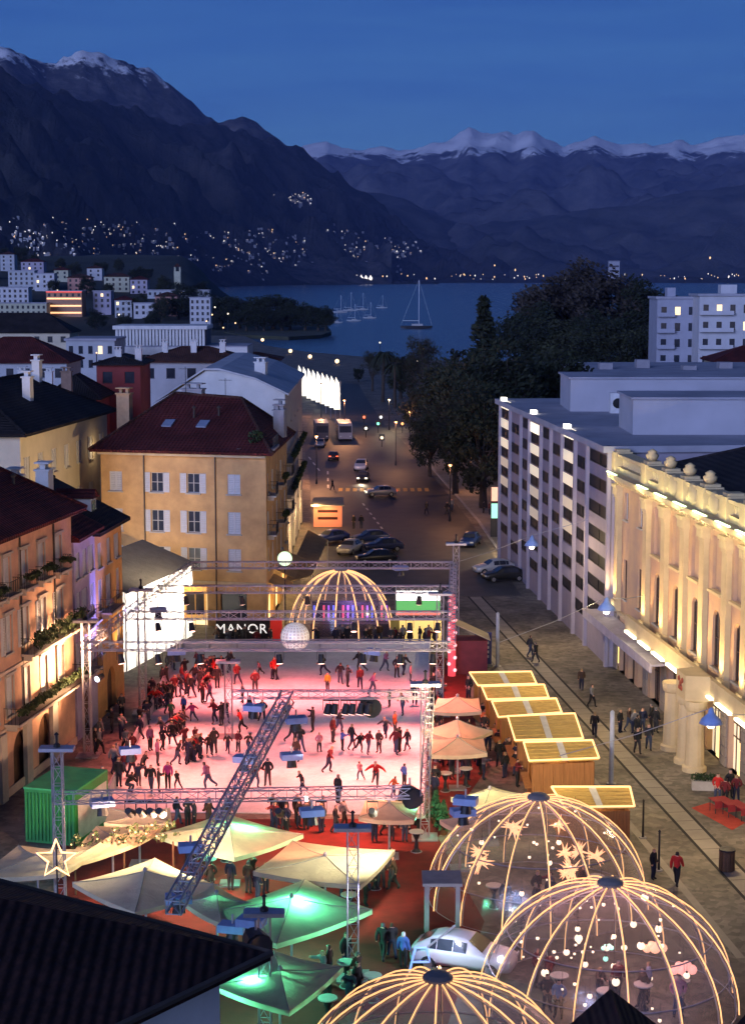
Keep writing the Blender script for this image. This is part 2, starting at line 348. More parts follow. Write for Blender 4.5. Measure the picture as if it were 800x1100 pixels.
# villages scattered over the slopes: far too many and too small to count
houses = MB(); lights_w = MB(); lights_o = MB()
def speck(mbx, p, r): mbx.add([(p.x-r,p.y-r,p.z),(p.x+r,p.y-r,p.z),(p.x,p.y+r,p.z),(p.x,p.y-r*.3,p.z+r*1.7),(p.x,p.y-r*.3,p.z-r*1.7)], [(0,1,3),(1,2,3),(2,0,3),(1,0,4),(2,1,4),(0,2,4)])
random.seed(11); cnt = 0
centres = [(30, 240, 50, 14), (30, 252, 50, 12), (110, 258, 50, 12), (130, 245, 40, 10), (110, 268, 50, 8), (200, 262, 40, 18), (250, 255, 40, 14), (300, 268, 40, 16), (350, 262, 40, 20), (385, 275, 40, 16), (420, 268, 30, 10), (320, 215, 14, 6), (60, 275, 60, 12), (270, 280, 90, 9), (370, 287, 70, 8), (180, 285, 80, 9)]
tries = 0
while cnt < 1100 and tries < 16000:
    tries += 1
    cx, cy, sx_, sy_ = random.choice(centres); c = random.gauss(cx, sx_ * .6); y = random.gauss(cy, sy_ * .6)
    if c > 470 or c < -60: continue
    lo, hi = .03, 1.0
    for _ in range(18):
        mid = (lo + hi) / 2
        if proj(slope(c, mid))[1] > y: lo = mid
        else: hi = mid
    p = slope(c, lo); sc_ = p.y / 1870
    if abs(proj(p)[1] - y) > 4: continue
    cnt += 1; w = random.uniform(.7, 1.7) * sc_; h = random.uniform(.8, 1.5) * sc_; q = p
    if random.random() < .62: houses.box(q.x - w, q.y - w * 1.4, q.z - 6, q.x + w, q.y + w, q.z + h)
    if random.random() < .42: speck(lights_w if random.random() < .72 else lights_o, q + Vector((random.uniform(-w, w), -w * 2, h * .8)), random.choice((.22, .3, .38, .5)) * sc_)
for i in range(70):                                  # along the far waterfront
    c = random.uniform(350, 830); dist = 7150 if c < 470 else 8550
    p = D(c, random.uniform(294, 300), dist - 20); p.z = max(p.z, 4); speck(lights_o if random.random() < .45 else lights_w, p, random.choice((1.5, 2, 2.5, 3.2)))
for c, y, r in ((383, 299, 9), (388, 299, 9), (393, 299, 8), (398, 299, 8), (553, 290, 4), (762, 277, 4.5), (531, 285, 3.5)):
    speck(lights_w if c < 400 else lights_o, D(c, y, 7100 if c < 470 else 8500), r)
struct('village_houses', houses, mat('village_render', (.42, .42, .44), .9, .35, .01), kind='stuff')
struct('village_lights', lights_w, emit('far_lamp_white', (1, .9, .78), 1.5, False), kind='stuff')
struct('village_street_lights', lights_o, emit('far_lamp_orange', (1, .62, .28), 1.6, False), kind='stuff')

# avenue
M_asph = mat('asphalt', (.06, .056, .055), .62, .25, .5, .4)
mb = MB(); L = [G(c, y) for c, y in ((318, 640), (330, 600), (334, 560), (333, 520), (328, 490), (326, 470), (330, 455), (338, 440), (345, 425), (352, 412))]
Rr = [G(c, y) for c, y in ((560, 640), (532, 600), (505, 560), (476, 525), (447, 490), (428, 470), (412, 455), (402, 440), (392, 425), (385, 412))]
for i in range(len(L) - 1): mb.add([(*p.xy, .004) for p in (L[i], Rr[i], Rr[i+1], L[i+1])], [(0, 1, 2, 3)])
road = struct('avenue', mb, M_asph)
M_yel = mat('road_paint_yellow', (.62, .40, .10), .7, .25, 3); M_wht = mat('road_paint_white', (.62, .6, .56), .7, .25, 3)
za, zb = G(362, 526), G(462, 526)
for i in range(13):
    p = za.lerp(zb, (i + .5) / 13); b = MB(); b.box(-.28, -1.9, 0, .28, 1.9, .004); part('crossing_stripe', b, M_yel, road, (p.x, p.y, .0045))
for (a, b_, n) in (((352, 505), (352.5, 527), 3), ((389, 540), (412, 570), 6), ((331, 490), (345, 508), 3)):
    for i in range(n):
        p = G(a[0] + (b_[0]-a[0]) * (i + .15) / n, a[1] + (b_[1]-a[1]) * (i + .15) / n); q = G(a[0] + (b_[0]-a[0]) * (i + .62) / n, a[1] + (b_[1]-a[1]) * (i + .62) / n)
        dv = (q - p); nn = Vector((-dv.y, dv.x, 0)).normalized() * .12; k = MB(); k.add([(*(v).xy, .009) for v in (p - nn, p + nn, q + nn, q - nn)], [(0, 1, 2, 3)]); part('lane_dash', k, M_wht, road)
# raised pavement on the park side, with its kerb
mb = MB(); pav = [G(c, y) for c, y in ((546, 606), (515, 560), (486, 527), (457, 494), (520, 494), (560, 527), (600, 560), (640, 606))]
mb.slab([(p.x, p.y, .13) for p in pav], .13); pv = struct('pavement', mb, mat('pavement_slabs', (.24, .22, .18), .75, .25, .4, .3))
k = MB(); inn = [G(c, y) for c, y in ((546, 606), (515, 560), (486, 527), (457, 494))]
for a, b in zip(inn, inn[1:]):
    dv = (b - a); nn = Vector((-dv.y, dv.x, 0)).normalized() * .3
    k.slab([(*(a - nn*0).xy, .145), (*(b).xy, .145), (*(b + nn).xy, .145), (*(a + nn).xy, .145)], .145)
part('kerb', k, mat('kerb_granite', (.36, .34, .31), .7, .2, 1), pv)

# the lane in front of the palazzo: granite runner between two drainage slots
M_gran = mat('granite_runner', (.25, .22, .185), .6, .2, .6, .2); M_slot = mat('slot', (.02, .02, .02), .9, .2)
lane_a, lane_b = G(510, 641), G(870, 1026)
lane_dir = (lane_b - lane_a).normalized(); lane_n = Vector((-lane_dir.y, lane_dir.x, 0))
def runner(name, off0, off1, z, m, s0=0, s1=None, parent=None):
    s1 = s1 or (lane_b - lane_a).length; b = MB()
    b.add([(*(lane_a + lane_dir * s + lane_n * o).xy, z) for s, o in ((s0, off0), (s1, off0), (s1, off1), (s0, off1))], [(0, 1, 2, 3)]); return part(name, b, m, parent)
ln = runner('paving_lane', -.55, .62, .006, M_gran); ln['kind'] = 'structure'
for o in (-.62, .62): runner('drain_slot', o - .09, o + .09, .010, M_slot, parent=ln)
tot = (lane_b - lane_a).length
for i in range(int(tot / 1.6)): runner('slab_joint', -.5, .5, .010, M_slot, i * 1.6, i * 1.6 + .05, ln)
for o0, o1, nm in ((6.0, 7.0, 'far_paving_band'),):
    b = runner(nm, -3.4, -3.0, .006, M_gran); b['kind'] = 'structure'

# red carpet of the market and the ice
RA, RB, RC_, RD = G(112, 872), G(456, 876), G(462, 700), G(196, 700)
carpet_pts = [G(c, y) for c, y in ((60, 1000), (240, 1130), (470, 1130), (520, 990), (470, 900), (520, 830), (500, 720), (468, 700), (462, 880), (110, 880), (60, 905))]
mb = MB(); mb.add([(p.x, p.y, .012) for p in carpet_pts], [tuple(range(len(carpet_pts)))]); struct('carpet', mb, mat('red_carpet', (.13, .010, .008), .95, .35, .8, .3))
m = bpy.data.materials.new('ice'); n_, l_, b_, o_ = nodes_of(m)
t_ = n_.new('ShaderNodeTexCoord'); z_ = n_.new('ShaderNodeTexNoise'); z_.inputs['Scale'].default_value = .25; z_.inputs['Detail'].default_value = 8; z_.inputs['Roughness'].default_value = .7; l_.new(t_.outputs['Object'], z_.inputs['Vector'])
r_ = n_.new('ShaderNodeValToRGB'); r_.color_ramp.elements[0].position = .3; r_.color_ramp.elements[0].color = (.62, .62, .64, 1); r_.color_ramp.elements[1].position = .7; r_.color_ramp.elements[1].color = (.8, .8, .82, 1)
sw = n_.new('ShaderNodeTexNoise'); sw.inputs['Scale'].default_value = 1.1; sw.inputs['Detail'].default_value = 9; sw.inputs['Roughness'].default_value = .85; sw.inputs['Distortion'].default_value = 2.5; l_.new(t_.outputs['Object'], sw.inputs['Vector'])
av = n_.new('ShaderNodeMath'); av.operation = 'MULTIPLY_ADD'; av.inputs[1].default_value = .5; l_.new(sw.outputs['Fac'], av.inputs[0]); hf_ = n_.new('ShaderNodeMath'); hf_.operation = 'MULTIPLY'; hf_.inputs[1].default_value = .5; l_.new(z_.outputs['Fac'], hf_.inputs[0]); l_.new(hf_.outputs[0], av.inputs[2])
r_.color_ramp.elements[0].position = .4; r_.color_ramp.elements[1].position = .58; r_.color_ramp.elements[0].color = (.52, .52, .55, 1)
l_.new(av.outputs[0], r_.inputs['Fac']); l_.new(r_.outputs['Color'], b_.inputs['Base Color'])
r2 = n_.new('ShaderNodeMapRange'); r2.inputs['To Min'].default_value = .28; r2.inputs['To Max'].default_value = .6; l_.new(z_.outputs['Fac'], r2.inputs['Value']); l_.new(r2.outputs[0], b_.inputs['Roughness'])
mb = MB(); mb.slab([(p.x, p.y, .05) for p in (RA, RB, RC_, RD)], .045); struct('ice', mb, m)
# ================================================================ BUILDINGS
M_white = mat('white_render', (.62, .62, .62), .85, .12, .5, .2)
M_shut = mat('shutter_white', (.55, .55, .56), .7, .1, 4); M_frame = mat('window_frame', (.5, .48, .45), .6, .1, 4)
M_glass = glass_mat('dark_glass'); M_iron = mat('wrought_iron', (.02, .02, .022), .5, .2, 5, metal=.5)
M_pipe = mat('drain_pipe', (.05, .04, .035), .6, .2, 2); M_stone = mat('pale_stone', (.42, .38, .33), .8, .2, .7, .3)
M_leaf = mat('hedge_leaf', (.035, .06, .02), .8, .45, 2.5); M_wood = mat('door_wood', (.10, .05, .025), .6, .3, 3)
M_litwin = emit('lit_window', (1, .72, .36), 1.6, False); M_coolwin = emit('cool_window', (.8, .9, 1), .8, False)
RT_red = rooftile('tiles_red', (.085, .018, .018)); RT_dark = rooftile('tiles_dark', (.022, .018, .020)); RT_brown = rooftile('tiles_brown', (.075, .032, .026))
M_conc = mat('grey_concrete', (.30, .29, .33), .8, .15, .4, .2)

def wall_mesh(W, H, openings, depth=.3, x0=0, z0=0):
    """a wall face at y=0 with real openings and their reveals; openings: x, z, w, h, arched"""
    xs = sorted({x0, W} | {o[0] for o in openings} | {o[0] + o[2] for o in openings})
    zs = sorted({z0, H} | {o[1] for o in openings} | {o[1] + o[3] for o in openings})
    mb = MB()
    for i in range(len(xs) - 1):
        for j in range(len(zs) - 1):
            cx, cz = (xs[i] + xs[i+1]) / 2, (zs[j] + zs[j+1]) / 2
            if any(o[0] < cx < o[0]+o[2] and o[1] < cz < o[1]+o[3] for o in openings): continue
            mb.add([(xs[i],0,zs[j]),(xs[i+1],0,zs[j]),(xs[i+1],0,zs[j+1]),(xs[i],0,zs[j+1])], [(0,1,2,3)])
    for o in openings:
        x, z, w, h = o[:4]; d = depth
        mb.add([(x,0,z),(x+w,0,z),(x+w,0,z+h),(x,0,z+h),(x,d,z),(x+w,d,z),(x+w,d,z+h),(x,d,z+h)], [(0,4,5,1),(1,5,6,2),(2,6,7,3),(3,7,4,0)])
        if len(o) > 4 and o[4]:                      # round head: fill the two spandrels
            n = 8; r = w / 2; zc = z + h - r
            for sgn in (-1, 1):
                arc = [(x + r + sgn * r * math.sin(a * math.pi / 2 / n), 0, zc + r * math.cos(a * math.pi / 2 / n)) for a in range(n + 1)]
                k = (x + r + sgn * r, 0, z + h)
                mb.add(arc + [k], [(n + 1, a, a + 1) for a in range(n)])
                mb.add(arc + [(p[0], d, p[2]) for p in arc], [(a, a + 1, n + 2 + a, n + 1 + a) for a in range(n)])
    return mb
class Facade:
    def __init__(s, root, W, H, o=(0, 0, 0), rz=0): s.root, s.W, s.H, s.o, s.rz = root, W, H, Vector(o), rz
    def P(s, x, y, z): return s.o + Matrix.Rotation(s.rz, 3, 'Z') @ Vector((x, y, z))
    def put(s, name, mb, m, x=0, y=0, z=0, parent=None, **k):
        """parent: a part standing in the same facade; the child's place is then relative to it"""
        if parent is None: return part(name, mb, m, s.root, s.P(x, y, z), s.rz, **k)
        return part(name, mb, m, parent, (x, y, z), 0, **k)
    def wall(s, openings, m, depth=.3): s.ops = openings; return s.put('wall', wall_mesh(s.W, s.H, openings, depth), m)
CACHE = {}
def cached(key, fn):
    if key not in CACHE: CACHE[key] = fn()
    return CACHE[key]
def frame_mesh(w, h, t=.07, mull=1, bars=1):
    mb = MB(); mb.box(0, 0, 0, t, .06, h); mb.box(w - t, 0, 0, w, .06, h); mb.box(t, 0, 0, w - t, .06, t); mb.box(t, 0, h - t, w - t, .06, h)
    for i in range(mull): x = w * (i + 1) / (mull + 1); mb.box(x - .035, 0, t, x + .035, .055, h - t)
    for i in range(bars): z = h * (i + 1) / (bars + 1); mb.box(t, .005, z - .025, w - t, .05, z + .025)
    return mb.mesh('window')
def pane_mesh(w, h): mb = MB(); mb.box(.02, .07, .02, w - .02, .10, h - .02); return mb.mesh('pane')
def shutter_mesh(w, h):
    mb = MB(); t = .06; mb.box(0, -.03, 0, t, .03, h); mb.box(w - t, -.03, 0, w, .03, h); mb.box(t, -.03, 0, w - t, .03, t); mb.box(t, -.03, h - t, w - t, .03, h)
    n = max(4, int(h / .16))
    for i in range(n):
        z = t + (h - 2 * t) * i / n; q = (h - 2 * t) / n * .9; mb.add([(t, -.025, z), (w - t, -.025, z), (w - t, .02, z + q), (t, .02, z + q)], [(0, 1, 2, 3)])
    return mb.mesh('shutter')
def window(fc, x, z, w, h, kind='open', lit=None, sill=True, fm=None, surround=None):
    """kind: open / closed shutters, or none"""
    fm = fm or M_frame
    o = fc.put('window', cached(('fr', round(w, 2), round(h, 2), fm.name), lambda: frame_mesh(w, h)), fm, x, .16, z)
    gm = lit or M_glass
    part('pane', cached(('pn', round(w, 2), round(h, 2), gm.name), lambda: pane_mesh(w, h)), gm, o)
    if kind in ('open', 'closed', 'half'):
        sw = w / 2; me = cached(('sh', round(sw, 2), round(h, 2)), lambda: shutter_mesh(sw, h))
        if kind == 'open': xs = ((-sw - .02, -.2), (w + .02, -.2))
        elif kind == 'closed': xs = ((0, -.06), (sw, -.06))
        else: xs = ((-sw - .02, -.2), (sw, -.06))
        for sx, sy in xs: part('shutter', me, M_shut, o, (sx, sy, 0))
    if sill:
        mb = MB(); mb.box(-.12, -.30, -.12, w + .12, -.02, 0); part('sill', cached(('si', round(w, 2)), lambda: mb.mesh('sill')), M_stone, o)
    if surround:
        mb = MB(); t = .16; mb.box(-t, -.22, -.02, 0, -.165, h + t); mb.box(w, -.22, -.02, w + t, -.165, h + t); mb.box(0, -.22, h, w, -.165, h + t); mb.box(-t - .08, -.34, h + t, w + t + .08, -.165, h + t + .12)
        part('surround', cached(('su', round(w, 2), round(h, 2), surround.name), lambda: mb.mesh('surround')), surround, o)
    return o
def leaves(mb, c, rad, n, size, flat=.6):
    c = Vector(c)
    for _ in range(n):
        while True:
            p = Vector((random.uniform(-1, 1), random.uniform(-1, 1), random.uniform(-1, 1)))
            if p.length <= 1: break
        p = Vector((p.x * rad[0], p.y * rad[1], p.z * rad[2])) + c
        a = Vector((random.gauss(0, 1), random.gauss(0, 1), random.gauss(0, 1))).normalized(); b = a.orthogonal().normalized(); s = size * random.uniform(.6, 1.3)
        q = a.cross(b)
        mb.add([p - b * s, p + q * s * .55, p + b * s, p - q * s * .55], [(0, 1, 2, 3)])
def balcony(fc, x, z, w, dep=.8, plant=None, rail_h=.95):
    mb = MB(); mb.box(0, -dep, -.14, w, -.01, 0)
    for k in (.15, w - .35): mb.box(k, -dep * .7, -.42, k + .2, -.01, -.14)
    o = fc.put('balcony', mb, M_stone, x, 0, z)
    r = MB(); n = max(4, int(w / .16))
    for i in range(n + 1): r.bar((w * i / n, -dep + .05, 0), (w * i / n, -dep + .05, rail_h), .014, 4)
    for zz in (.06, rail_h): r.bar((0, -dep + .05, zz), (w, -dep + .05, zz), .022, 4)
    for xx in (0, w):
        for i in range(4): r.bar((xx, -.05 - (dep - .1) * i / 4, 0), (xx, -.05 - (dep - .1) * i / 4, rail_h), .014, 4)
        r.bar((xx, -.02, rail_h), (xx, -dep + .05, rail_h), .022, 4)
    part('railing', r, M_iron, o)
    if plant:
        p = MB()
        for i in range(int(w / .45)): leaves(p, (.25 + i * .45, -dep - .02, rail_h * .75 + random.uniform(-.1, .15)), (.36, .30, plant), 60, .12)
        part('hedge', p, M_leaf, o, fixn=False)
    return o
def pipe(fc, x, z0, z1): mb = MB(); mb.bar((0, -.08, z0), (0, -.08, z1), .06, 6); fc.put('drain_pipe', mb, M_pipe, x)
def body(root, W, Dp, H, m, front=False, sides='lrb', z0=-.2):
    mb = MB()
    if 'l' in sides: mb.add([(0, 0, z0), (0, Dp, z0), (0, Dp, H), (0, 0, H)], [(0, 3, 2, 1)])
    if 'r' in sides: mb.add([(W, 0, z0), (W, Dp, z0), (W, Dp, H), (W, 0, H)], [(0, 1, 2, 3)])
    if 'b' in sides: mb.add([(0, Dp, z0), (W, Dp, z0), (W, Dp, H), (0, Dp, H)], [(0, 1, 2, 3)])
    mb.add([(0, 0.35, H - .02), (W, 0.35, H - .02), (W, Dp, H - .02), (0, Dp, H - .02)], [(0, 1, 2, 3)])
    if front: mb.add([(0, 0, z0), (W, 0, z0), (W, 0, H), (0, 0, H)], [(0, 1, 2, 3)])
    return part('side_wall', mb, m, root, fixn=False)
def hip_roof(root, W, Dp, H, rise, over, m, inset=None, z=0, name='roof', gable=''):
    """hip roof over [0,W] x [0,Dp]; gable: 'x' = ridge along x with gable ends"""
    o = over; a = [(-o, -o, H), (W + o, -o, H), (W + o, Dp + o, H), (-o, Dp + o, H)]; mb = MB()
    inset = min(W, Dp) / 2 if inset is None else inset
    if gable == 'x': r0, r1 = (-o, Dp / 2, H + rise), (W + o, Dp / 2, H + rise)
    elif gable == 'y': r0, r1 = (W / 2, -o, H + rise), (W / 2, Dp + o, H + rise)
    elif W >= Dp: r0, r1 = (inset, Dp / 2, H + rise), (W - inset, Dp / 2, H + rise)
    else: r0, r1 = (W / 2, inset, H + rise), (W / 2, Dp - inset, H + rise)
    lo = [(x, y, H - .22) for x, y, _ in a]; vs = a + [r0, r1] + lo
    if (W >= Dp and gable != 'y') or gable == 'x': fs = [(0, 1, 5, 4), (1, 2, 5), (2, 3, 4, 5), (3, 0, 4)]
    else: fs = [(0, 1, 4), (1, 2, 5, 4), (2, 3, 5), (3, 0, 4, 5)]
    fs += [(0, 6, 7, 1), (1, 7, 8, 2), (2, 8, 9, 3), (3, 9, 6, 0), (6, 9, 8, 7)]
    mb.add(vs, fs); rf = part(name, mb, m, root)
    rc = MB(); rc.bar(r0, r1, .16, 6)
    if not gable:
        for c, e in ((a[0], r0), (a[3], r0 if W >= Dp else r1), (a[1], r1 if W >= Dp else r0), (a[2], r1)): rc.bar(c, e, .13, 6)
    part('ridge_tile', rc, m, rf)
    return rf
def chimney(rf, x, y, z, w=.9, d=.7, h=1.8, m=None, pots=2):
    mb = MB(); mb.box(x - w/2, y - d/2, z - 1.5, x + w/2, y + d/2, z + h); mb.box(x - w/2 - .1, y - d/2 - .1, z + h, x + w/2 + .1, y + d/2 + .1, z + h + .12)
    for i in range(pots): px_ = x + (i - (pots - 1) / 2) * w / max(1, pots); mb.box(px_ - .13, y - .18, z + h + .12, px_ + .13, y + .18, z + h + .5)
    mb.box(x - w/2 - .06, y - d/2 - .06, z + h + .5, x + w/2 + .06, y + d/2 + .06, z + h + .6)
    return part('chimney', mb, m or M_white, rf)
def skylight(rf, c, n, w=.9, h=1.3):
    n = Vector(n).normalized(); c = Vector(c); a = n.cross(Vector((0, 0, 1))).normalized(); b = a.cross(n); mb = MB()
    cs = [c + a * sx * w/2 + b * sy * h/2 for sx, sy in ((-1,-1),(1,-1),(1,1),(-1,1))]
    mb.add(cs + [p + n * .12 for p in cs], [(4,5,6,7),(0,1,5,4),(1,2,6,5),(2,3,7,6),(3,0,4,7)]); return part('skylight', mb, mat('skylight_glass', (.25, .3, .42), .1, .1), rf)
def aerial(rf, x, y, z, h=2.4):
    mb = MB(); mb.bar((x, y, z - .6), (x, y, z + h), .03, 5); mb.bar((x - .6, y, z + h - .2), (x + .6, y, z + h - .2), .02, 4)
    for k in range(5): mb.bar((x - .5 + k * .25, y - .35, z + h - .2), (x - .5 + k * .25, y + .35, z + h - .2), .014, 4)
    return part('aerial', mb, M_iron, rf)
def vent_pipe(rf, x, y, z): mb = MB(); mb.lathe([(.1, -.5), (.1, .5), (.2, .55), (.2, .62), (.03, .75)], (x, y, z), 8); return part('vent_pipe', mb, M_pipe, rf)
def dormer(rf, x, y, z, w=1.4, h=1.5, dep=2.6, m=None, rm=None, rz=0):
    mb = MB(); mb.box(-w/2, 0, 0, w/2, dep, h, 0); mb.add([(-w/2-.2,-.2,h),(w/2+.2,-.2,h),(w/2+.2,dep,h),(-w/2-.2,dep,h),(0,-.2,h+.6),(0,dep,h+.6)], [(0,4,5,3),(1,2,5,4),(0,1,4),(2,3,5)], 1); mb.box(-w/2+.25, -.03, .25, w/2-.25, .02, h-.2, 2)
    return part('dormer', mb, [m or M_white, rm or RT_red, M_glass], rf, (x, y, z), rz)
def frame_at(A, B):
    d = B - A; return math.atan2(d.y, d.x), d.length
def u_at(A, B, px, z):
    d = (B - A).normalized(); k = (px - 400) / F
    return (k * (A.y * CT - (z - CAM_H) * ST) - A.x) / (d.x - k * d.y * CT)

# ---------------- peach house on the near left
A, B = G(-75, 922), G(82, 799); rz, W = frame_at(A, B); H = 15.4
peach = thing('peach_house', 'peach house with closed pale shutters and a hedge along its balcony', 'house', A, rz)
fc = Facade(peach, W, H); ops = []; wins = []
cols = [u_at(A, B, c, 11) for c in (-42, -25, -9, 8, 26, 45, 63)]
for r, (z, h) in enumerate(((4.7, 2.3), (8.4, 2.2), (12.0, 2.0))):
    for u in cols: wins.append((u - .55, z, 1.1, h, r))
arch = [(u - 1.0 + 1.0, 0, 2.3, 3.4, 1) for u in (u_at(A, B, c, 2) for c in (-40, -12, 15, 42))]
ops = [w[:4] for w in wins] + arch
M_peach = mat('peach_render', (.66, .38, .24), .85, .14, .6, .3, dirt=(.46, .27, .19))
fc.wall(ops, M_peach)
body(peach, W, 11, H, M_peach)
for w in wins: window(fc, *w[:4], kind='closed' if (int(w[0] * 7) + w[4]) % 3 else 'half', surround=M_stone)
for a in arch:
    mb = MB(); mb.box(0, .28, 0, a[2], .36, a[3]); fc.put('arch_door', mb, M_wood, a[0], 0, a[1])
for i, u in enumerate(cols): balcony(fc, u - .95, 11.85, 1.9, .6, .16 if i != 3 else None, .85)
balcony(fc, u_at(A, B, 22, 9), 7.9, u_at(A, B, 79, 9) - u_at(A, B, 22, 9), .9, .55)
balcony(fc, u_at(A, B, 4, 5), 4.4, u_at(A, B, 78, 5) - u_at(A, B, 4, 5), 1.0, .22)
for c in (22, 58): pipe(fc, u_at(A, B, c, 11), 3.4, H)
mb = MB(); mb.box(-.1, -.5, H - .35, W + .1, -.01, H - .02); mb.box(0, -.12, 7.3, W, -.01, 7.5); mb.box(0, -.12, 4.0, W, -.01, 4.15); mb.box(0, -.10, -.2, W, -.011, .5); fc.put('cornice', mb, mat('peach_trim', (.62, .48, .36), .8, .12))
for c in (-55, -27, 1, 28, 56): mb = MB(); mb.box(-.45, -.28, -.1, .45, -.02, 3.99); fc.put('pier', mb, M_stone, u_at(A, B, c, 2))
rf = hip_roof(peach, W, 11, H, 4.2, .8, RT_red, 5)
chimney(rf, W - 7, 3.5, H + 3.4, 1.3, 1.0, 1.9); chimney(rf, W - 13, 4.5, H + 4.2, 1.2, 1, 2.2); chimney(rf, W - 2.5, 5, H + 2.5, 1.1, .9, 1.6, mat('chimney_brick', (.25, .16, .12), .9))
for x_, y_, z_ in ((W - 4, 2.2, H + 1.9), (W - 10, 1.6, H + 1.5), (W - 16, 2.6, H + 2.2)): vent_pipe(rf, x_, y_, z_)
aerial(rf, W - 9.5, 4.8, H + 4.0); aerial(rf, W - 4.5, 5.2, H + 3.2, 1.8)
# ---------------- lavender house, then the orange one, next to it
def narrow_house(name, label, A, B, H, wallm, roofm, cols, rows, depth=10, kind='closed', gab=''):
    rz, W = frame_at(A, B); t = thing(name, label, 'house', A, rz); fc = Facade(t, W, H); wins = []
    for z, h in rows:
        for i in range(cols): wins.append((W * (i + .5) / cols - .5, z, 1.0, h))
    door = (W / 2 - 1.1, 0, 2.2, 3.0, 1)
    fc.wall(wins + [door], wallm); body(t, W, depth, H, wallm)
    for i, w in enumerate(wins): window(fc, *w, kind=kind if i % 4 else 'half')
    mb = MB(); mb.box(0, .28, 0, 2.2, .36, 3.0); fc.put('door', mb, M_wood, door[0])
    mb = MB(); mb.box(0, -.35, H - .3, W, -.01, H - .02); fc.put('cornice', mb, M_stone)
    rf = hip_roof(t, W, depth, H, 2.8, .55, roofm, gable='x')
    return t, fc, rf, W
P1 = G(84, 797); P2 = G(106, 775); P3 = G(134, 748)
vd = (P3 - P1).normalized()
lav, fc, rf, W = narrow_house('lavender_house', 'narrow house washed in violet light beside the peach house', P1 + vd * .05, P2, 13.4, mat('lavender_render', (.42, .36, .50), .85, .12), RT_red, 3, ((4.4, 2.1), (7.6, 2.1), (10.6, 1.7)))
for z in (4.2, 7.4): balcony(fc, .6, z, W * .62, .8)
dormer(rf, W * .5, 1.2, 13.7); chimney(rf, W * .2, 4, 15.8, 1.0, .8, 1.4)
lamp('violet_uplight', lav, (W * .78, -1.5, 3.9), 'SPOT', (.40, .32, 1.0), 8000, .1, (W * .72, -.25, 12), 75)
ora, fc, rf, W = narrow_house('orange_house', 'narrow orange house between the violet one and the white marquee', P2 + vd * .05, P3, 13.0, mat('orange_render', (.60, .32, .11), .85, .14), RT_dark, 3, ((4.4, 2.1), (7.5, 2.1), (10.4, 1.7)), kind='closed')
balcony(fc, 1.0, 7.3, W * .5, .8); chimney(rf, W * .3, 4, 15.3, 1.2, .9, 1.6); dormer(rf, W * .6, 1.2, 13.3)
lamp('wall_light', ora, (W * .75, -1.1, 3.0), 'SPOT', (1, .60, .24), 1200, .1, (W * .75, -.2, 11), 80)
# ---------------- cream house behind
A, B = D(28, 700, 138), D(119, 640, 163); A.z = B.z = 0; rz, W = frame_at(A, B); H = 17.6
cream = thing('cream_house', 'cream house with a dark roof rising behind the violet house', 'house', A, rz)
fc = Facade(cream, W, H); wins = [(W * (i + .5) / 7 - .5, z, 1.0, 2.0) for i in range(7) for z in (9.5, 13.6)]
M_cream = mat('cream_render', (.55, .48, .36), .85, .12, .4, .2); fc.wall(wins, M_cream); body(cream, W, 12, H, M_cream)
for i, w in enumerate(wins): window(fc, *w, kind='half', lit=M_litwin if i in (11, 7) else None)
rf = hip_roof(cream, W, 12, H, 3.6, .7, RT_dark, 6); chimney(rf, W * .45, 3, H + 2.0); chimney(rf, W * .8, 5, H + 3)
lamp('wall_light', cream, (W * .8, -.8, 14.5), 'POINT', (1, .72, .38), 60, .1)
# ---------------- ochre corner house
A, B = D(112, 668, 150.5), D(287, 668, 147); A.z = B.z = 0; rz, W = frame_at(A, B); H = 15.2
ochre = thing('ochre_house', 'ochre corner house with white shutters and a red hipped roof', 'house', A, rz)
M_ochre = mat('ochre_render', (.62, .38, .165), .85, .13, .5, .3, dirt=(.42, .25, .11))
fc = Facade(ochre, W, H); wins = []
cu = [u_at(A, B, c, 12) for c in (125, 169, 208, 251)]
rws = ((12.0 - .45, 1.7), (8.5 - .4, 1.9), (4.9, 1.9))
for r, (z, h) in enumerate(rws):
    for i, u in enumerate(cu): wins.append((u - (.6 if i < 3 else .55), z, 1.15, h, i, r))
gro = [(W * k - 1.2, 0, 2.4, 3.0) for k in (.12, .34, .56, .80)]
fc.wall([w[:4] for w in wins] + gro, M_ochre)
for x, z, w, h, i, r in wins: window(fc, x, z, w, h, 'closed' if i == 3 or i == 0 else 'open')
for g in gro: mb = MB(); mb.box(0, .26, 0, g[2], .34, g[3]); fc.put('shop_front', mb, M_litwin if g is gro[2] else M_glass, g[0])
for c in (156, 232): pipe(fc, u_at(A, B, c, 10), 0, H)
mb = MB(); mb.box(-.1, -.5, H - .45, W + .1, -.01, H - .02); mb.box(0, -.1, 3.7, W, -.01, 3.95); fc.put('cornice', mb, mat('ochre_trim', (.55, .44, .28), .8))
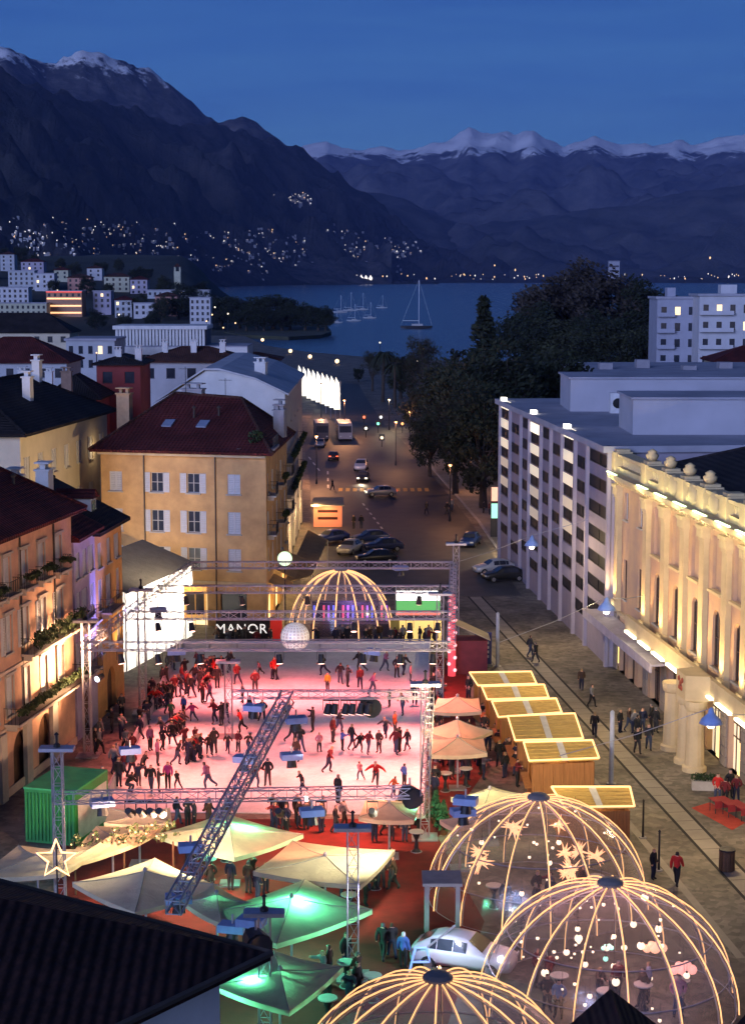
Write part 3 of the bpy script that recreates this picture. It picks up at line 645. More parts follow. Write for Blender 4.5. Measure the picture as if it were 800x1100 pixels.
# street side of the ochre house
DP = 18.0; C0 = B.copy(); C1 = D(309, 640, 166); C1.z = 0
rz2, W2 = frame_at(C0, C1); o2 = Matrix.Rotation(-rz, 3, 'Z') @ (C0 - A)
f2 = Facade(ochre, W2, H, o2, rz2 - rz); w2 = [(W2 * (i + .5) / 5 - .55, z, 1.1, h) for i in range(5) for z, h in rws]
sh2 = [(W2 * (i + .5) / 3 - 2, 0, 4, 3.1, 1) for i in range(3)]
f2.wall(w2 + sh2, M_ochre)
for i, w in enumerate(w2): window(f2, *w, kind='half' if i % 2 else 'closed')
M_shopglow = emit('shop_glow', (1, .66, .26), 1.8, False)
for i, g in enumerate(sh2): mb = MB(); mb.box(0, .26, 0, g[2], .34, g[3]); f2.put('shop_front', mb, M_shopglow, g[0])
for i in range(3):
    for z in (8.0, 11.4): balcony(f2, W2 * (i * 2 + .5) / 5 - 1.2, z, 2.4, .8, .2 if i % 2 else None)
for i in range(3):                                   # lit awnings over the shops
    mb = MB(); mb.slab([(0, -.05, 3.9), (4.4, -.05, 3.9), (4.4, -1.8, 3.1), (0, -1.8, 3.1)], .06); f2.put('awning', mb, cloth('awning_cloth', (.6, .45, .22)), W2 * (i + .5) / 3 - 2.2)
lamp('shop_light', ochre, f2.P(W2 * .25, -1.6, 2.6), 'POINT', (1, .62, .25), 260, .2); lamp('shop_light', ochre, f2.P(W2 * .75, -1.6, 2.6), 'POINT', (1, .62, .25), 260, .2)
ec = f2.P(W2, 0, 0); bw = MB(); q = [(0, 0), (0, DP), (ec.x, DP)]
for a, b in zip(q, q[1:]): bw.add([(*a, -.2), (*b, -.2), (*b, H), (*a, H)], [(0, 1, 2, 3)])
part('side_wall', bw, M_ochre, ochre)
e = .75; fl = Vector((-e, -e, H)); fr = Vector((W + e, -e, H)); sr = f2.P(W2 + .3, -e, H); bl = Vector((-e, DP + e, H))
r1, r2_ = Vector((u_at(A, B, 150, H + 4), 9, H + 4.3)), Vector((u_at(A, B, 223, H + 4), 9.5, H + 3.9))
mb = MB(); V = [fl, fr, sr, bl, r1, r2_]
mb.add(V + [v - Vector((0, 0, .22)) for v in V[:4]], [(0, 1, 5, 4), (1, 2, 5), (2, 3, 4, 5), (3, 0, 4), (0, 6, 7, 1), (1, 7, 8, 2), (2, 8, 9, 3), (3, 9, 6, 0), (6, 9, 8, 7)])
rf = part('roof', mb, RT_red, ochre)
rc = MB()
for a, b in ((fl, r1), (fr, r2_), (r1, r2_), (sr, r2_)): rc.bar(a, b, .16, 6)
part('ridge_tile', rc, RT_brown, rf)
nrm = (fr - fl).cross(r2_ - fl).normalized()
for c in (163, 201):
    yy = 4.2; zz = H + (r2_.z - H) * (yy + e) / (r2_.y + e) + .03; skylight(rf, (u_at(A, B, c, zz), yy, zz), nrm)
chimney(rf, u_at(A, B, 104, H + 4), 6.5, H + 2.6, 1.2, .9, 1.7, mat('chimney_ochre', (.45, .3, .18), .9)); chimney(rf, u_at(A, B, 168, H + 4), 9.6, H + 3.9, 1.9, 1.0, .7, mat('chimney_grey', (.3, .3, .34), .9)); chimney(rf, W - 2.0, 11, H + 1.8, 1.0, .9, .9, MATS['chimney_grey']); chimney(rf, W - 3, 14.5, H + 2.0, 1.0, .9, .9, MATS['chimney_grey'], 1)
aerial(rf, r1.x + 1, 9, r1.z); aerial(rf, r2_.x - 1.5, 9.4, r2_.z, 1.8); vent_pipe(rf, r1.x + 3, 5.5, H + 2.7); vent_pipe(rf, r2_.x - 1, 6.0, H + 2.7)
dm = f2.P(7.5, 2.0, H + .5); dormer(rf, dm.x, dm.y, dm.z, 1.8, 1.3, 3, M_cream, RT_red, rz2 - rz)
tr = MB(); tr.box(0, -.6, 0, 4.4, 2.6, .18)
te = part('roof_terrace', tr, M_conc, rf, f2.P(.4, -.1, H + .1), rz2 - rz); rl = MB()
for i in range(12): rl.bar((i * .4, -.5, .18), (i * .4, -.5, 1.1), .02, 4)
rl.bar((0, -.5, 1.1), (4.4, -.5, 1.1), .03, 4); part('railing', rl, M_iron, te)
hd = MB(); leaves(hd, (2, 1.2, .9), (1.6, .7, .7), 260, .18); part('potted_shrub', hd, M_leaf, te, fixn=False)

# ---------------- white gabled house behind it
A, B = D(172, 560, 179), D(307, 560, 176); A.z = B.z = 0; rz, W = frame_at(A, B); H = 18.2; ridge = 20.5
wg = thing('white_gabled_house', 'tall house with a blank white gable beyond the ochre roofs', 'house', A, rz)
mb = MB(); mb.add([(0, 0, -.2), (W, 0, -.2), (W, 0, H), (W * .78, 0, ridge - .9), (W * .5, 0, ridge), (W * .38, 0, ridge), (0, 0, H - 1.2)], [tuple(range(7))]); part('gable_wall', mb, M_white, wg)
C0 = B.copy(); C1 = D(325, 560, 213); C1.z = 0; rz2, W2 = frame_at(C0, C1); f2 = Facade(wg, W2, H, Matrix.Rotation(-rz, 3, 'Z') @ (C0 - A), rz2 - rz)
w2 = [(W2 * (i + .5) / 5 - .5, z, 1, 1.9) for i in range(5) for z in (4.6, 8, 11.3, 14.6)]; s3 = [(W2 * (i + .5) / 6 - 2, 0, 4, 3.0) for i in range(6)]; f2.wall(w2 + s3, mat('grey_render', (.38, .38, .40), .85, .12))
for w in w2: window(f2, *w, kind='closed')
for i, g in enumerate(s3): mb = MB(); mb.box(0, .26, 0, g[2], .34, g[3]); f2.put('shop_front', mb, M_shopglow if i % 3 else M_glass, g[0])
for k in (.2, .55, .85): lamp('shop_light', wg, f2.P(W2 * k, -1.8, 2.8), 'POINT', (1, .58, .24), 700, .2)
for z in (7.8, 11.1): balcony(f2, 1, z, W2 * .7, .8, .2)
bd = f2.P(W2, 0, 0) - f2.P(0, 0, 0); fp = [Vector(p) for p in ((-.5, -.4, H - 1.0), (W * .38, -.4, ridge + .25), (W * .5, -.4, ridge + .25), (W * .78, -.4, ridge - .65), (W + .5, -.4, H + .1))]
bp2 = [p + bd for p in fp]; dn_ = Vector((0, 0, -.2)); mb = MB(); mb.add(fp + bp2 + [p + dn_ for p in fp + bp2], [(k, k + 1, k + 6, k + 5) for k in range(4)] + [(k + 10, k + 15, k + 16, k + 11) for k in range(4)] + [(k, k + 10, k + 11, k + 1) for k in range(4)] + [(4, 14, 19, 9), (0, 5, 15, 10)])
rf = part('roof', mb, mat('zinc_roof', (.46, .46, .50), .6, .2, .4, .2), wg)
mb = MB(); q0 = Vector((0, 0, 0)); q1 = bd; q2 = bd + Vector((W, 0, 0)); mb.add([(0, 0, -.2), (q1.x, q1.y, -.2), (q1.x, q1.y, H - 1.2), (0, 0, H - 1.2), (q2.x, q2.y, -.2), (q2.x, q2.y, H)], [(0, 1, 2, 3), (1, 4, 5, 2)]); part('side_wall', mb, M_white, wg)
chimney(rf, W * .62, 9, ridge - .5, 1.2, .9, .9)
# ---------------- grey office block on the right
A, B = G(537, 601), G(652, 716); rz, W = frame_at(A, B); H = 16.7
office = thing('office_block', 'grey concrete office block with chequered windows and three lit stair bays', 'building', A, rz)
M_off = mat('office_concrete', (.33, .30, .37), .8, .12, .5, .2); M_offp = mat('office_panel', (.24, .21, .27), .7, .1, .8)
M_stair = emit('stair_glow', (1, .86, .62), 1.35, False); M_stair2 = emit('stair_glow_dim', (1, .84, .6), .5, False); M_stair3 = emit('stair_glow_low', (1, .84, .6), .18, False)
fc = Facade(office, W, H); pb = [537, 548.5, 560, 569, 581.5, 592, 604, 618, 631, 652]
us = [0] + [u_at(A, B, c, 8) for c in pb[1:-1]] + [W]
M_dull = mat('office_glass', (.012, .012, .018), .55, .3, .6, 0, 0, None, .15); pitch = (H - 2.6) / 7; cells = []
for i in range(9):
    lit = i in (0, 3, 6); off = 0 if i % 2 else pitch / 2
    for j in range(8):
        z = 2.2 + j * pitch + off
        if z + pitch * .5 > H - .3: continue
        cells.append((us[i] + .2, z, us[i+1] - us[i] - .4, pitch * .5, i, j, lit))
fc.wall([c[:4] for c in cells], M_offp, .06)
for x, z, w, h, i, j, lit in cells:
    o = fc.put('window', cached(('ow', round(w, 2), round(h, 2)), lambda: frame_mesh(w, h, .06, 1, 0)), M_iron, x, -.01, z)
    gm = M_dull
    part('pane', cached(('op', round(w, 2), round(h, 2), gm.name), lambda: pane_mesh(w, h)), gm, o)
    if lit:                                          # light wells between the stair windows
        k = MB(); k.box(0, -.03, 0, w, -.012, pitch * .46); gm = (M_stair, M_stair, M_stair2, M_stair2, M_stair3, M_stair3, M_off, M_off)[7 - j] if j < 7 else M_stair
        part('lit_panel', cached(('lp', round(w, 2), gm.name), lambda: k.mesh('lit_panel')), gm, o, (0, 0, -pitch * .48) if False else (0, -.05, h + .02))
    else:
        pass
fm_ = MB()
for u in us: fm_ = MB(); fm_.box(-.2, -.3, -.1, .2, -.012, H + .5); fc.put('fin', fm_, mat('fin_concrete', (.33, .30, .36), .8, .15, .6, .2), u)
# near end
f2 = Facade(office, 16, H, (W + .05, 0, 0), R(90)); ew = [(1.0, 2.3 + k * 2.05, 2.2, 1.25) for k in range(7)]
f2.wall(ew, M_off, .2)
for k, w in enumerate(ew): window(f2, *w, kind='', lit=(MATS.get('teal_sign') or emit('teal_sign', (.1, .9, .5), .5, False)) if k == 6 else None, sill=False)
mb = MB(); mb.box(.8, -.08, .3, 2.4, -.02, 2.1); f2.put('lit_sign', mb, emit('yellow_sign', (1, .75, .2), 2.2))
lamp('entrance_light', office, f2.P(1.6, -1.5, 2.6), 'POINT', (1, .8, .5), 90, .15)
mb = MB(); mb.add([(0, 0, -.1), (0, 16, -.1), (0, 16, H), (0, 0, H)], [(0, 1, 2, 3)]); mb.add([(0, 70, -.1), (W, 70, -.1), (W, 70, H), (0, 70, H)], [(0, 1, 2, 3)]); mb.add([(0, 16, -.1), (0, 70, -.1), (0, 70, H), (0, 16, H)], [(0, 1, 2, 3)]); mb.add([(W, 16, -.1), (W, 70, -.1), (W, 70, H), (W, 16, H)], [(0, 1, 2, 3)]); part('side_wall', mb, M_off, office)
M_roofg = mat('roof_membrane', (.34, .34, .40), .85, .2, .25, .2)
mb = MB(); mb.box(-.3, -.7, H, W + .4, 70, H + .5); rf = part('roof', mb, M_roofg, office)
M_box = mat('plant_room', (.40, .40, .46), .85, .1, .3)
def loc_(p): return Matrix.Rotation(-rz, 3, 'Z') @ (p - A)
for c, yb, yt, ln_, dp in ((612, 442, 407, 34, 9), (679, 467, 429, 24, 8)):
    p = G(c, yb, H + .5); hb = D(c, yt, p.y).z - p.z; mb = MB(); mb.box(0, 0, 0, ln_, dp, hb); pr_ = part('plant_room', mb, M_box, rf, loc_(p), -rz)
    mb = MB(); mb.box(-.2, -.2, hb, ln_ + .2, dp + .2, hb + .18); part('coping', mb, M_roofg, pr_)
a_ = MB(); a_.box(0, 0, 0, 2.6, .9, 1.9); ac = part('air_conditioner', a_, mat('ac_white', (.6, .6, .62), .5), rf, loc_(G(655, 444, H + .52)), -rz)
for k in (.7, 1.9): f_ = MB(); f_.lathe([(.48, 0), (.48, .06), (.1, .08)], n=14); g_ = part('fan', f_, M_iron, ac, (k, -.02, .95)); g_.rotation_euler = (R(90), 0, 0)
for k in (4, 12, 19, 30, 34): b_ = MB(); b_.lathe([(.35, 0), (.35, .9), (.5, 1.0), (.5, 1.2), (.1, 1.4)], n=8); part('vent', b_, M_conc, rf, (k, 8 + (k * 3) % 5, H + .5))
for i, c in enumerate((0, 3, 6)):                    # floodlights over the lit bays
    u = (us[c] + us[c + 1]) / 2; b_ = MB(); b_.box(-.5, -.25, 0, .5, .25, .3); fl_ = part('roof_floodlight', b_, emit('flood_white', (1, .93, .8), 6), rf, (u, -.3, H + .55))
    lamp('bay_light', office, (u, -1.8, H + 1.2), 'SPOT', (1, .88, .66), 260, .2, (u, -.2, 4), 60)
# glazed canopy at the corner, over the entrance
mb = MB(); mb.slab([(-6, -.4, 3.9), (10, -.4, 3.6), (10, -2.6, 3.5), (-6, -2.6, 3.8)], .35)

# ---------------- palazzo
A, B = G(664, 720), G(945, 973); rz, W = frame_at(A, B); H = 16.3
pal = thing('palazzo', 'floodlit palazzo with giant pilasters, arches and a lit cornice', 'building', A, rz); pal.scale = (1, 1, .94)
M_pal = mat('palazzo_stucco', (.56, .36, .19), .85, .12, .4, .25, dirt=(.42, .28, .21)); M_pals = mat('palazzo_stone', (.58, .45, .25), .8, .15, .6, .3); M_base = mat('palazzo_base', (.30, .25, .20), .85, .2, .5, .4)
fc = Facade(pal, W, H)
pil = [u_at(A, B, c, 12) for c in (664.5, 697, 716.5, 737, 758.5, 783)]; stepu = pil[-1] - pil[-2]
while pil[-1] + stepu < W - 1: pil.append(pil[-1] + 3.9)
ops = []; up = []; lo = []
u0, u1 = pil[0], pil[1]
for k in (.25, .72): up.append((u0 + (u1-u0) * k - .5, 12.6, 1.0, 2.2)); lo.append((u0 + (u1-u0) * k - .5, 6.2, 1.0, 3.2, 0))
for a, b in zip(pil[1:], pil[2:]):
    m_ = (a + b) / 2; lo.append((m_ - .75, 6.0, 1.5, 3.9, 1)); up.append((m_ - 1.05, 11.2, 2.1, 3.6))
gr = [(u0 + (u1-u0) * k - .9, 0, 1.8, 4.2, 1) for k in (.2, .52, .84)] + [((a + b) / 2 - 1.25, 0, 2.5, 4.5, 1) for a, b in zip(pil[1:], pil[2:])]
fc.wall(up + lo + gr, M_pal, .45); body(pal, W, 22, H, M_pal)
for i, o_ in enumerate(up):
    if i < 2: window(fc, *o_, kind='', sill=True, fm=M_frame)
    else:
        mb = MB(); mb.box(0, .22, 0, o_[2], .4, o_[3]); mb.box(.25, .17, .25, o_[2] - .25, .22, o_[3] - .25); pnl = fc.put('blind_panel', cached(('bp', round(o_[2], 2), round(o_[3], 2)), lambda: mb.mesh('blind_panel')), M_pal, o_[0], 0, o_[1])
        s_ = MB(); s_.box(-.2, -.28, -.2, o_[2] + .2, -.003, -.02); part('sill', cached('bps%.2f' % o_[2], lambda: s_.mesh('sill')), M_pals, pnl)
for i, o_ in enumerate(lo):
    window(fc, *o_[:4], kind='', sill=True, fm=M_wood)
M_arch = emit('arch_curtain', (1, .84, .56), .75, False)
for i, g in enumerate(gr):
    lit = i >= 5
    mb = MB(); mb.box(0, .34, 0, g[2], .40, g[3]); pn = fc.put('arch_glazing', cached(('ag', round(g[2], 2), lit), lambda: mb.mesh('arch_glazing')), M_arch if lit else M_glass, g[0])
    f_ = MB()
    for k in range(1, 4): f_.box(g[2] * k / 4 - .04, .28, 0, g[2] * k / 4 + .04, .335, g[3] - .2)
    for z in (2.2, 3.1): f_.box(.05, .285, z, g[2] - .05, .33, z + .08)
    part('glazing_bar', cached(('gb', round(g[2], 2)), lambda: f_.mesh('glazing_bar')), M_wood, pn)
    if lit:
        k_ = MB(); k_.box(g[2] * .56, .15, 0, g[2] * .9, .27, 2.1); part('doorway', k_, M_shopglow, pn)
def pilaster():
    mb = MB(); mb.box(-.62, -.5, 5.0, .62, -.002, 5.8); mb.box(-.48, -.36, 5.8, .48, -.002, 14.2); mb.box(-.56, -.42, 14.2, .56, -.002, 14.45)
    for sx in (-.5, -.17, .17, .5): mb.box(sx - .13, -.52, 14.45, sx + .13, -.002, 15.05)
    mb.box(-.7, -.6, 15.05, .7, -.002, 15.3); return mb.mesh('pilaster')
pm = pilaster()
for i, u in enumerate(pil): fc.put('pilaster', pm, M_pals, u + (.5 if i == 0 else 0))
mb = MB(); mb.box(0, -.30, 15.3, W, -.004, 15.75); mb.box(0, -.85, 15.75, W, -.004, 16.0); mb.box(-.1, -1.15, 16.0, W, -.004, 16.3); cn = fc.put('cornice', mb, M_pals)
dn = MB(); dn.box(0, 0, 0, .22, .35, .22); dme = dn.mesh('dentil')
for i in range(int(W / .7)): part('dentil', dme, M_pals, cn, (i * .7 + .2, -.66, 15.5))
at = MB(); at.box(0, -.35, 16.3, W, .6, 16.75); at.box(0, -.45, 17.55, W, .7, 17.8); atc = fc.put('attic_parapet', at, M_pals)
bl_ = MB(); bl_.lathe([(.14, 0), (.2, .1), (.12, .25), (.2, .48), (.12, .7), (.16, .8)], n=8); blm = bl_.mesh('baluster', True)
for i in range(int(W / .55)):
    u = .3 + i * .55
    if u < pil[4] + 14: part('baluster', blm, M_pals, atc, (u, .1, 16.75))
for i, u in enumerate(pil):
    if i % 1 == 0: k = MB(); k.box(-.7, -.55, 16.3, .7, .8, 17.9); k.box(-.5, -.4, 17.9, .5, .65, 18.1); part('pedestal', k, M_pals, atc, (u, 0, 0))
    if i in (1, 2, 3, 4, 6): k = MB(); k.lathe([(.25, 0), (.4, .2), (.48, .45), (.28, .6), (.36, .7), (.08, .9)], n=10); part('urn', k, M_pals, atc, (u, .1, 18.1), smooth=True)
for a, b in ((pil[2], pil[3]), (pil[3], pil[4]), (pil[4], pil[5])):   # carved crest panels in the attic
    k = MB(); k.lathe([(.9, 0), (.7, .15), (.5, .25), (.1, .3)], n=14); c_ = part('crest', k, M_pals, atc, ((a + b) / 2, -.3, 17.1), smooth=True); c_.rotation_euler = (R(90), 0, 0)
mb = MB(); mb.box(0, -.25, 4.7, W, -.005, 5.0); fc.put('string_course', mb, M_pals)
# rusticated base piers: real blocks
blk = MB(); blk.box(-.5, -.14, 0, .5, -.006, .62); bme = blk.mesh('stone_block')
for u in pil:
    for j in range(7): fc.put('stone_block', bme, M_base, u, 0, .04 + j * .66)
# long balcony with a carved centre piece on columns
bu0, bu1 = pil[1] - .6, W; bal = MB(); bal.box(0, -1.5, 4.95, bu1 - bu0, -.30, 5.2); bo = fc.put('balcony', bal, M_pals, bu0)
pr = MB(); pr.box(0, -1.5, 5.2, bu1 - bu0, -1.2, 6.2); part('balustrade', pr, M_pals, bo)
out_ = Matrix.Rotation(rz, 3, 'Z') @ Vector((0, -2.2, 0)); cu_ = u_at(A + out_, B + out_, 745, 0) - .9 - bu0
k = MB(); k.prism([(cu_ - 1.4, -1.5), (cu_ - 1.0, -2.9), (cu_ + 1.0, -2.9), (cu_ + 1.4, -1.5)], 4.7, 6.35); crest = part('balcony_bay', k, M_pals, bo)
k = MB()
for dx, dz in ((-.35, .35), (.35, .35), (-.2, -.2), (.2, -.2), (0, .1)): k.ico((cu_ + dx, -2.92, 5.55 + dz), .2, sq=(1, .5, 1))
part('rosette', k, mat('rosette_red', (.35, .08, .04), .7), crest)
for dx, w_ in ((cu_ - .9, .55), (cu_ + .9, .55), (cu_ - 4.0, .5)):
    k = MB(); k.lathe([(.75, 0), (.75, .3), (.6, .4), (.55, 2.2), (.5, 4.0), (.62, 4.1), (.7, 4.35), (.7, 4.7)], n=14); part('column', k, M_pals, bo, (dx, -2.2, 0), smooth=False)
bul = MB()
for i in range(9):
    u = 2.0 + i * 3.6; k = MB(); k.box(-1.3, -1.72, 4.99, 1.3, -1.52, 5.14); part('light_strip', k, emit('strip_warm', (1, .88, .6), 5), bo, (u, 0, 0))
# floodlights of the facade (lit in the photograph at every pilaster foot and on the cornice)
for i, u in enumerate(pil[:9]):
    k = MB(); k.box(-.25, -.9, 5.22, .25, -.62, 5.42); fc.put('uplighter', k, emit('uplight_white', (1, .9, .65), 8), u + (.4 if i == 0 else 0))
    lamp('uplight', pal, (u + (.4 if i == 0 else 0), -1.05, 5.6), 'SPOT', (1, .60, .22), 1700, .12, (u, -.05, 14), 84, .8)
for i, u in enumerate(pil[:9]):
    lamp('cornice_light', pal, (u + 1.2, -1.9, 16.2), 'POINT', (1, .84, .40), 190, .1)
    if i < 8: k = MB(); k.box(0, -1.12, 16.302, 2.6, -.95, 16.36); part('light_strip', k, emit('strip_green', (.75, 1, .55), 4), cn, (u + .3, 0, 0))
hip_roof(pal, W, 22, 16.5, 3.4, -1.0, RT_dark, 8)
# glass canopy along the far ground floor
k = MB(); c0, c1 = u_at(A, B, 655, 4), u_at(A, B, 726, 4); k.slab([(-4.5, -.05, 4.25), (c1, -.25, 4.25), (c1, -1.7, 4.2), (-4.5, -1.7, 4.2)], .15); k.box(-4.5, -1.85, 3.6, c1, -1.7, 4.3); fc.put('canopy', k, mat('canopy_panel', (.42, .38, .42), .6))

# ---------------- blocks of flats by the lake
def flats(name, label, px0, px1, ytop, dist, dep, m, rows, cols, zbase=0, balc=True):
    a = D(px0, 400, dist); b = D(px1, 400, dist); a.z = b.z = zbase; top = D(px0, ytop, dist).z - zbase
    t = thing(name, label, 'building', a, 0); W = b.x - a.x; fc = Facade(t, W, top); fh = (top - 2) / rows
    wn_ = [(W * (i + .3) / cols, 2 + j * fh, W / cols * .4, fh * .5) for i in range(cols) for j in range(rows)]
    fc.wall(wn_, m, .3); body(t, W, dep, top, m)
    for k, w in enumerate(wn_):
        mbp = MB(); mbp.box(0, .2, 0, w[2], .28, w[3]); fc.put('window', cached((name, round(w[2], 2)), lambda: mbp.mesh('window')) if k % 9 else mbp.mesh('window'), M_glass if k % 9 else M_litwin, w[0], 0, w[1])
    mb = MB(); mb.box(-.5, -.5, top, W + .5, dep, top + .6); rf = part('roof', mb, M_roofg, t)
    mb = MB(); mb.box(W * .3, dep * .3, top + .6, W * .5, dep * .6, top + 3); part('lift_house', mb, m, rf)
    if balc:
        for j in range(rows): mb = MB(); mb.box(0, -1.4, -.15, W * .42, -.02, 0); mb.box(0, -1.4, 0, W * .42, -1.3, .95); part('balcony', mb, m, t, (0, 0, 2 + j * fh - .3))
    return t
M_flat = mat('flats_render', (.50, .50, .54), .85, .1, .3)
flats('block_of_flats', 'white lakeside block of flats standing nearest the right edge', 749, 835, 318, 470, 14, M_flat, 5, 6)
flats('block_of_flats', 'blue grey block of flats with balconies beside the big tree', 704, 748, 321, 480, 14, mat('flats_grey', (.33, .34, .42), .85, .1, .3), 5, 3)
# long low hall behind the office
a = D(583, 430, 330); a.z = 0; top = D(583, 404, 330).z
hall = thing('low_hall', 'long low white hall with a flat roof behind the office', 'building', a, 0)
fc = Facade(hall, 75, top); ww = [(3 + i * 6.5, top - 2.4, 1.8, .9) for i in range(11)]; fc.wall(ww, M_white); body(hall, 75, 40, top, M_white)
for w in ww: window(fc, *w, kind='', sill=False)
mb = MB(); mb.box(-1.2, -1.2, top, 76, 40, top + .7); rf = part('roof', mb, M_roofg, hall)
for i in range(9): mb = MB(); mb.box(0, 0, 0, 2.6, 3, .8 + (i % 3) * .4); part('roof_light', mb, M_conc, rf, (4 + i * 8, 6 + (i * 5) % 12, top + .7))
# red roofed pavilion at the right edge
a = D(768, 420, 380); a.z = 0; t = thing('red_roofed_villa', 'small villa with dark red roof under the lakeside flats', 'house', a, 0); h_ = D(768, 388, 380).z
fc = Facade(t, 20, h_); fc.wall([(3, h_ - 2.4, 1.2, 1.5), (9, h_ - 2.4, 1.2, 1.5), (15, h_ - 2.4, 1.2, 1.5)], M_cream); body(t, 20, 14, h_, M_cream); hip_roof(t, 20, 14, h_, 3, .8, RT_red)
for w in fc.ops: window(fc, *w, kind='', sill=False)

# ---------------- the town on the left: roofs in the middle distance, houses climbing the hill
def town_house(name, label, px0, px1, ytop, dist, dep, m, rm, roof='hip', rise=2.5, rows=2, cols=4, zb=0, lit=(), rz=0, winm=None, cat='house'):
    a = D(px0, 400, dist); b = D(px1, 400, dist); a.z = b.z = zb; top = D(px0, ytop, dist).z - zb
    if roof != 'flat': top -= rise * .0
    t = thing(name, label, cat, a, rz); W = b.x - a.x; fc = Facade(t, W, top); wn_ = []
    ww = min(1.5, W / cols * .45)
    for j in range(rows):
        for i in range(cols): wn_.append((W * (i + .5) / cols - ww / 2, top - 2.9 - j * 3.2, ww, 1.7))
    fc.wall(wn_, m, .25); body(t, W, dep, top, m, z0=-8)
    for k, w in enumerate(wn_):
        mb = MB(); mb.box(0, .16, 0, w[2], .24, w[3]); mb.box(-.06, -.04, -.1, w[2] + .06, -.003, -.01); lt = k in lit
        fc.put('window', cached(('tw', round(w[2], 2), lt), lambda: mb.mesh('window')), M_litwin if lt else (winm or M_glass), w[0], 0, w[1])
    if roof == 'flat': mb = MB(); mb.box(-.4, -.4, top, W + .4, dep + .4, top + .5); rf = part('roof', mb, rm, t)
    else: rf = hip_roof(t, W, dep, top, rise, .7, rm, gable='' if roof == 'hip' else roof)
    return t, rf, W, top
th = town_house
M_pale = mat('pale_blue_render', (.40, .42, .46), .85, .12, .3); M_pink = mat('pink_render', (.42, .22, .19), .85, .12, .3); M_gcream = mat('greenish_render', (.42, .42, .32), .85, .12, .3)
M_redw = mat('dark_red_render', (.20, .035, .035), .85, .12, .3); M_purp = mat('lilac_render', (.36, .33, .42), .85, .1, .3)
t, rf, W, top = th('dark_red_house', 'house with a blank dark red wall above the near roofs', 104, 151, 391, 270, 12, M_redw, RT_dark, 'hip', 1.2, 1, 2)
chimney(rf, 3, 3, top + .8, 1, .8, 1.2); chimney(rf, 6, 4, top + 1, 1, .8, 1.2)
t, rf, W, top = th('low_red_house', 'low dark red house left of the taller dark red wall', 48, 104, 428, 255, 12, M_redw, RT_dark, 'hip', 3.2, 1, 3)
t, rf, W, top = th('dark_roofed_house', 'wide house under a nearly black roof near the left edge', -60, 72, 462, 200, 18, M_cream, RT_dark, 'hip', 4.6, 1, 6)
chimney(rf, 9, 6, top + 3.6, 1.2, 1, 1.8); chimney(rf, 12.5, 9, top + 4.4, 1.2, 1, 1.8, mat('chimney_brick', (.25, .16, .12), .9))
t, rf, W, top = th('long_roofed_house', 'house with a long black roof left of the low red house', -40, 46, 437, 238, 16, M_cream, RT_dark, 'hip', 3.6, 1, 5)
chimney(rf, 7, 6, top + 3, 1.2, 1, 1.6); chimney(rf, 10.5, 7, top + 3, 1.0, .9, 1.4)
t, rf, W, top = th('red_roofed_house', 'house with a plain dark red roof behind the black roofs', -50, 72, 389, 330, 16, M_pale, RT_red, 'hip', 4.4, 1, 7)
t, rf, W, top = th('brown_roofed_house', 'house with brown tiles behind the white gable', 150, 262, 388, 300, 13, M_pale, RT_brown, 'hip', 2.2, 1, 5)
for k in (4, 9, 14): chimney(rf, k, 4, top + 1.8, 1.0, .8, 1.2)
t, rf, W, top = th('flat_roofed_house', 'pale blue flat roofed house left of the colonnade', 72, 124, 366, 400, 16, M_pale, M_roofg, 'flat', 0, 2, 5, lit=(3,))
t, rf, W, top = th('cream_long_house', 'long cream house with a black roof at the left edge', -50, 76, 357, 520, 16, M_cream, RT_dark, 'hip', 5.5, 1, 9)
# colonnaded hall
a = D(72, 400, 430); a.z = 0; top = D(72, 373, 430).z; col = thing('colonnaded_hall', 'modern white hall with a long colonnade on its upper floor', 'building', a, 0)
W = D(266, 400, 430).x - a.x; fc = Facade(col, W, top); fc.wall([(3 + i * 5.2, top - 3, 2, 1.2) for i in range(7)], M_white); body(col, W, 20, top, M_white)
for w in fc.ops: window(fc, *w, kind='', sill=False)
mb = MB(); mb.box(0, 0, top, W, 20, top + .3); part('terrace', mb, M_roofg, col)
x0 = D(123, 400, 430).x - a.x; x1 = D(220, 400, 430).x - a.x
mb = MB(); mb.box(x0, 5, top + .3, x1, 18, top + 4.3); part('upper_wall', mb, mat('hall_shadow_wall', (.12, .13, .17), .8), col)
mb = MB(); mb.box(x0 - .5, 2.0, top + 4.3, x1 + .5, 19, top + 5.2); part('upper_roof', mb, M_white, col)
k = MB(); k.box(-.28, 2.4, top + .3, .28, 2.9, top + 4.3); km = k.mesh('pillar')
for i in range(27): part('pillar', km, M_white, col, (x0 + (x1 - x0) * (i + .5) / 27, 0, 0))
t, rf, W, top = th('lake_front_house', 'low pale house at the end of the colonnaded hall', 226, 300, 386, 460, 12, M_pale, RT_brown, 'hip', 1.6, 1, 6)
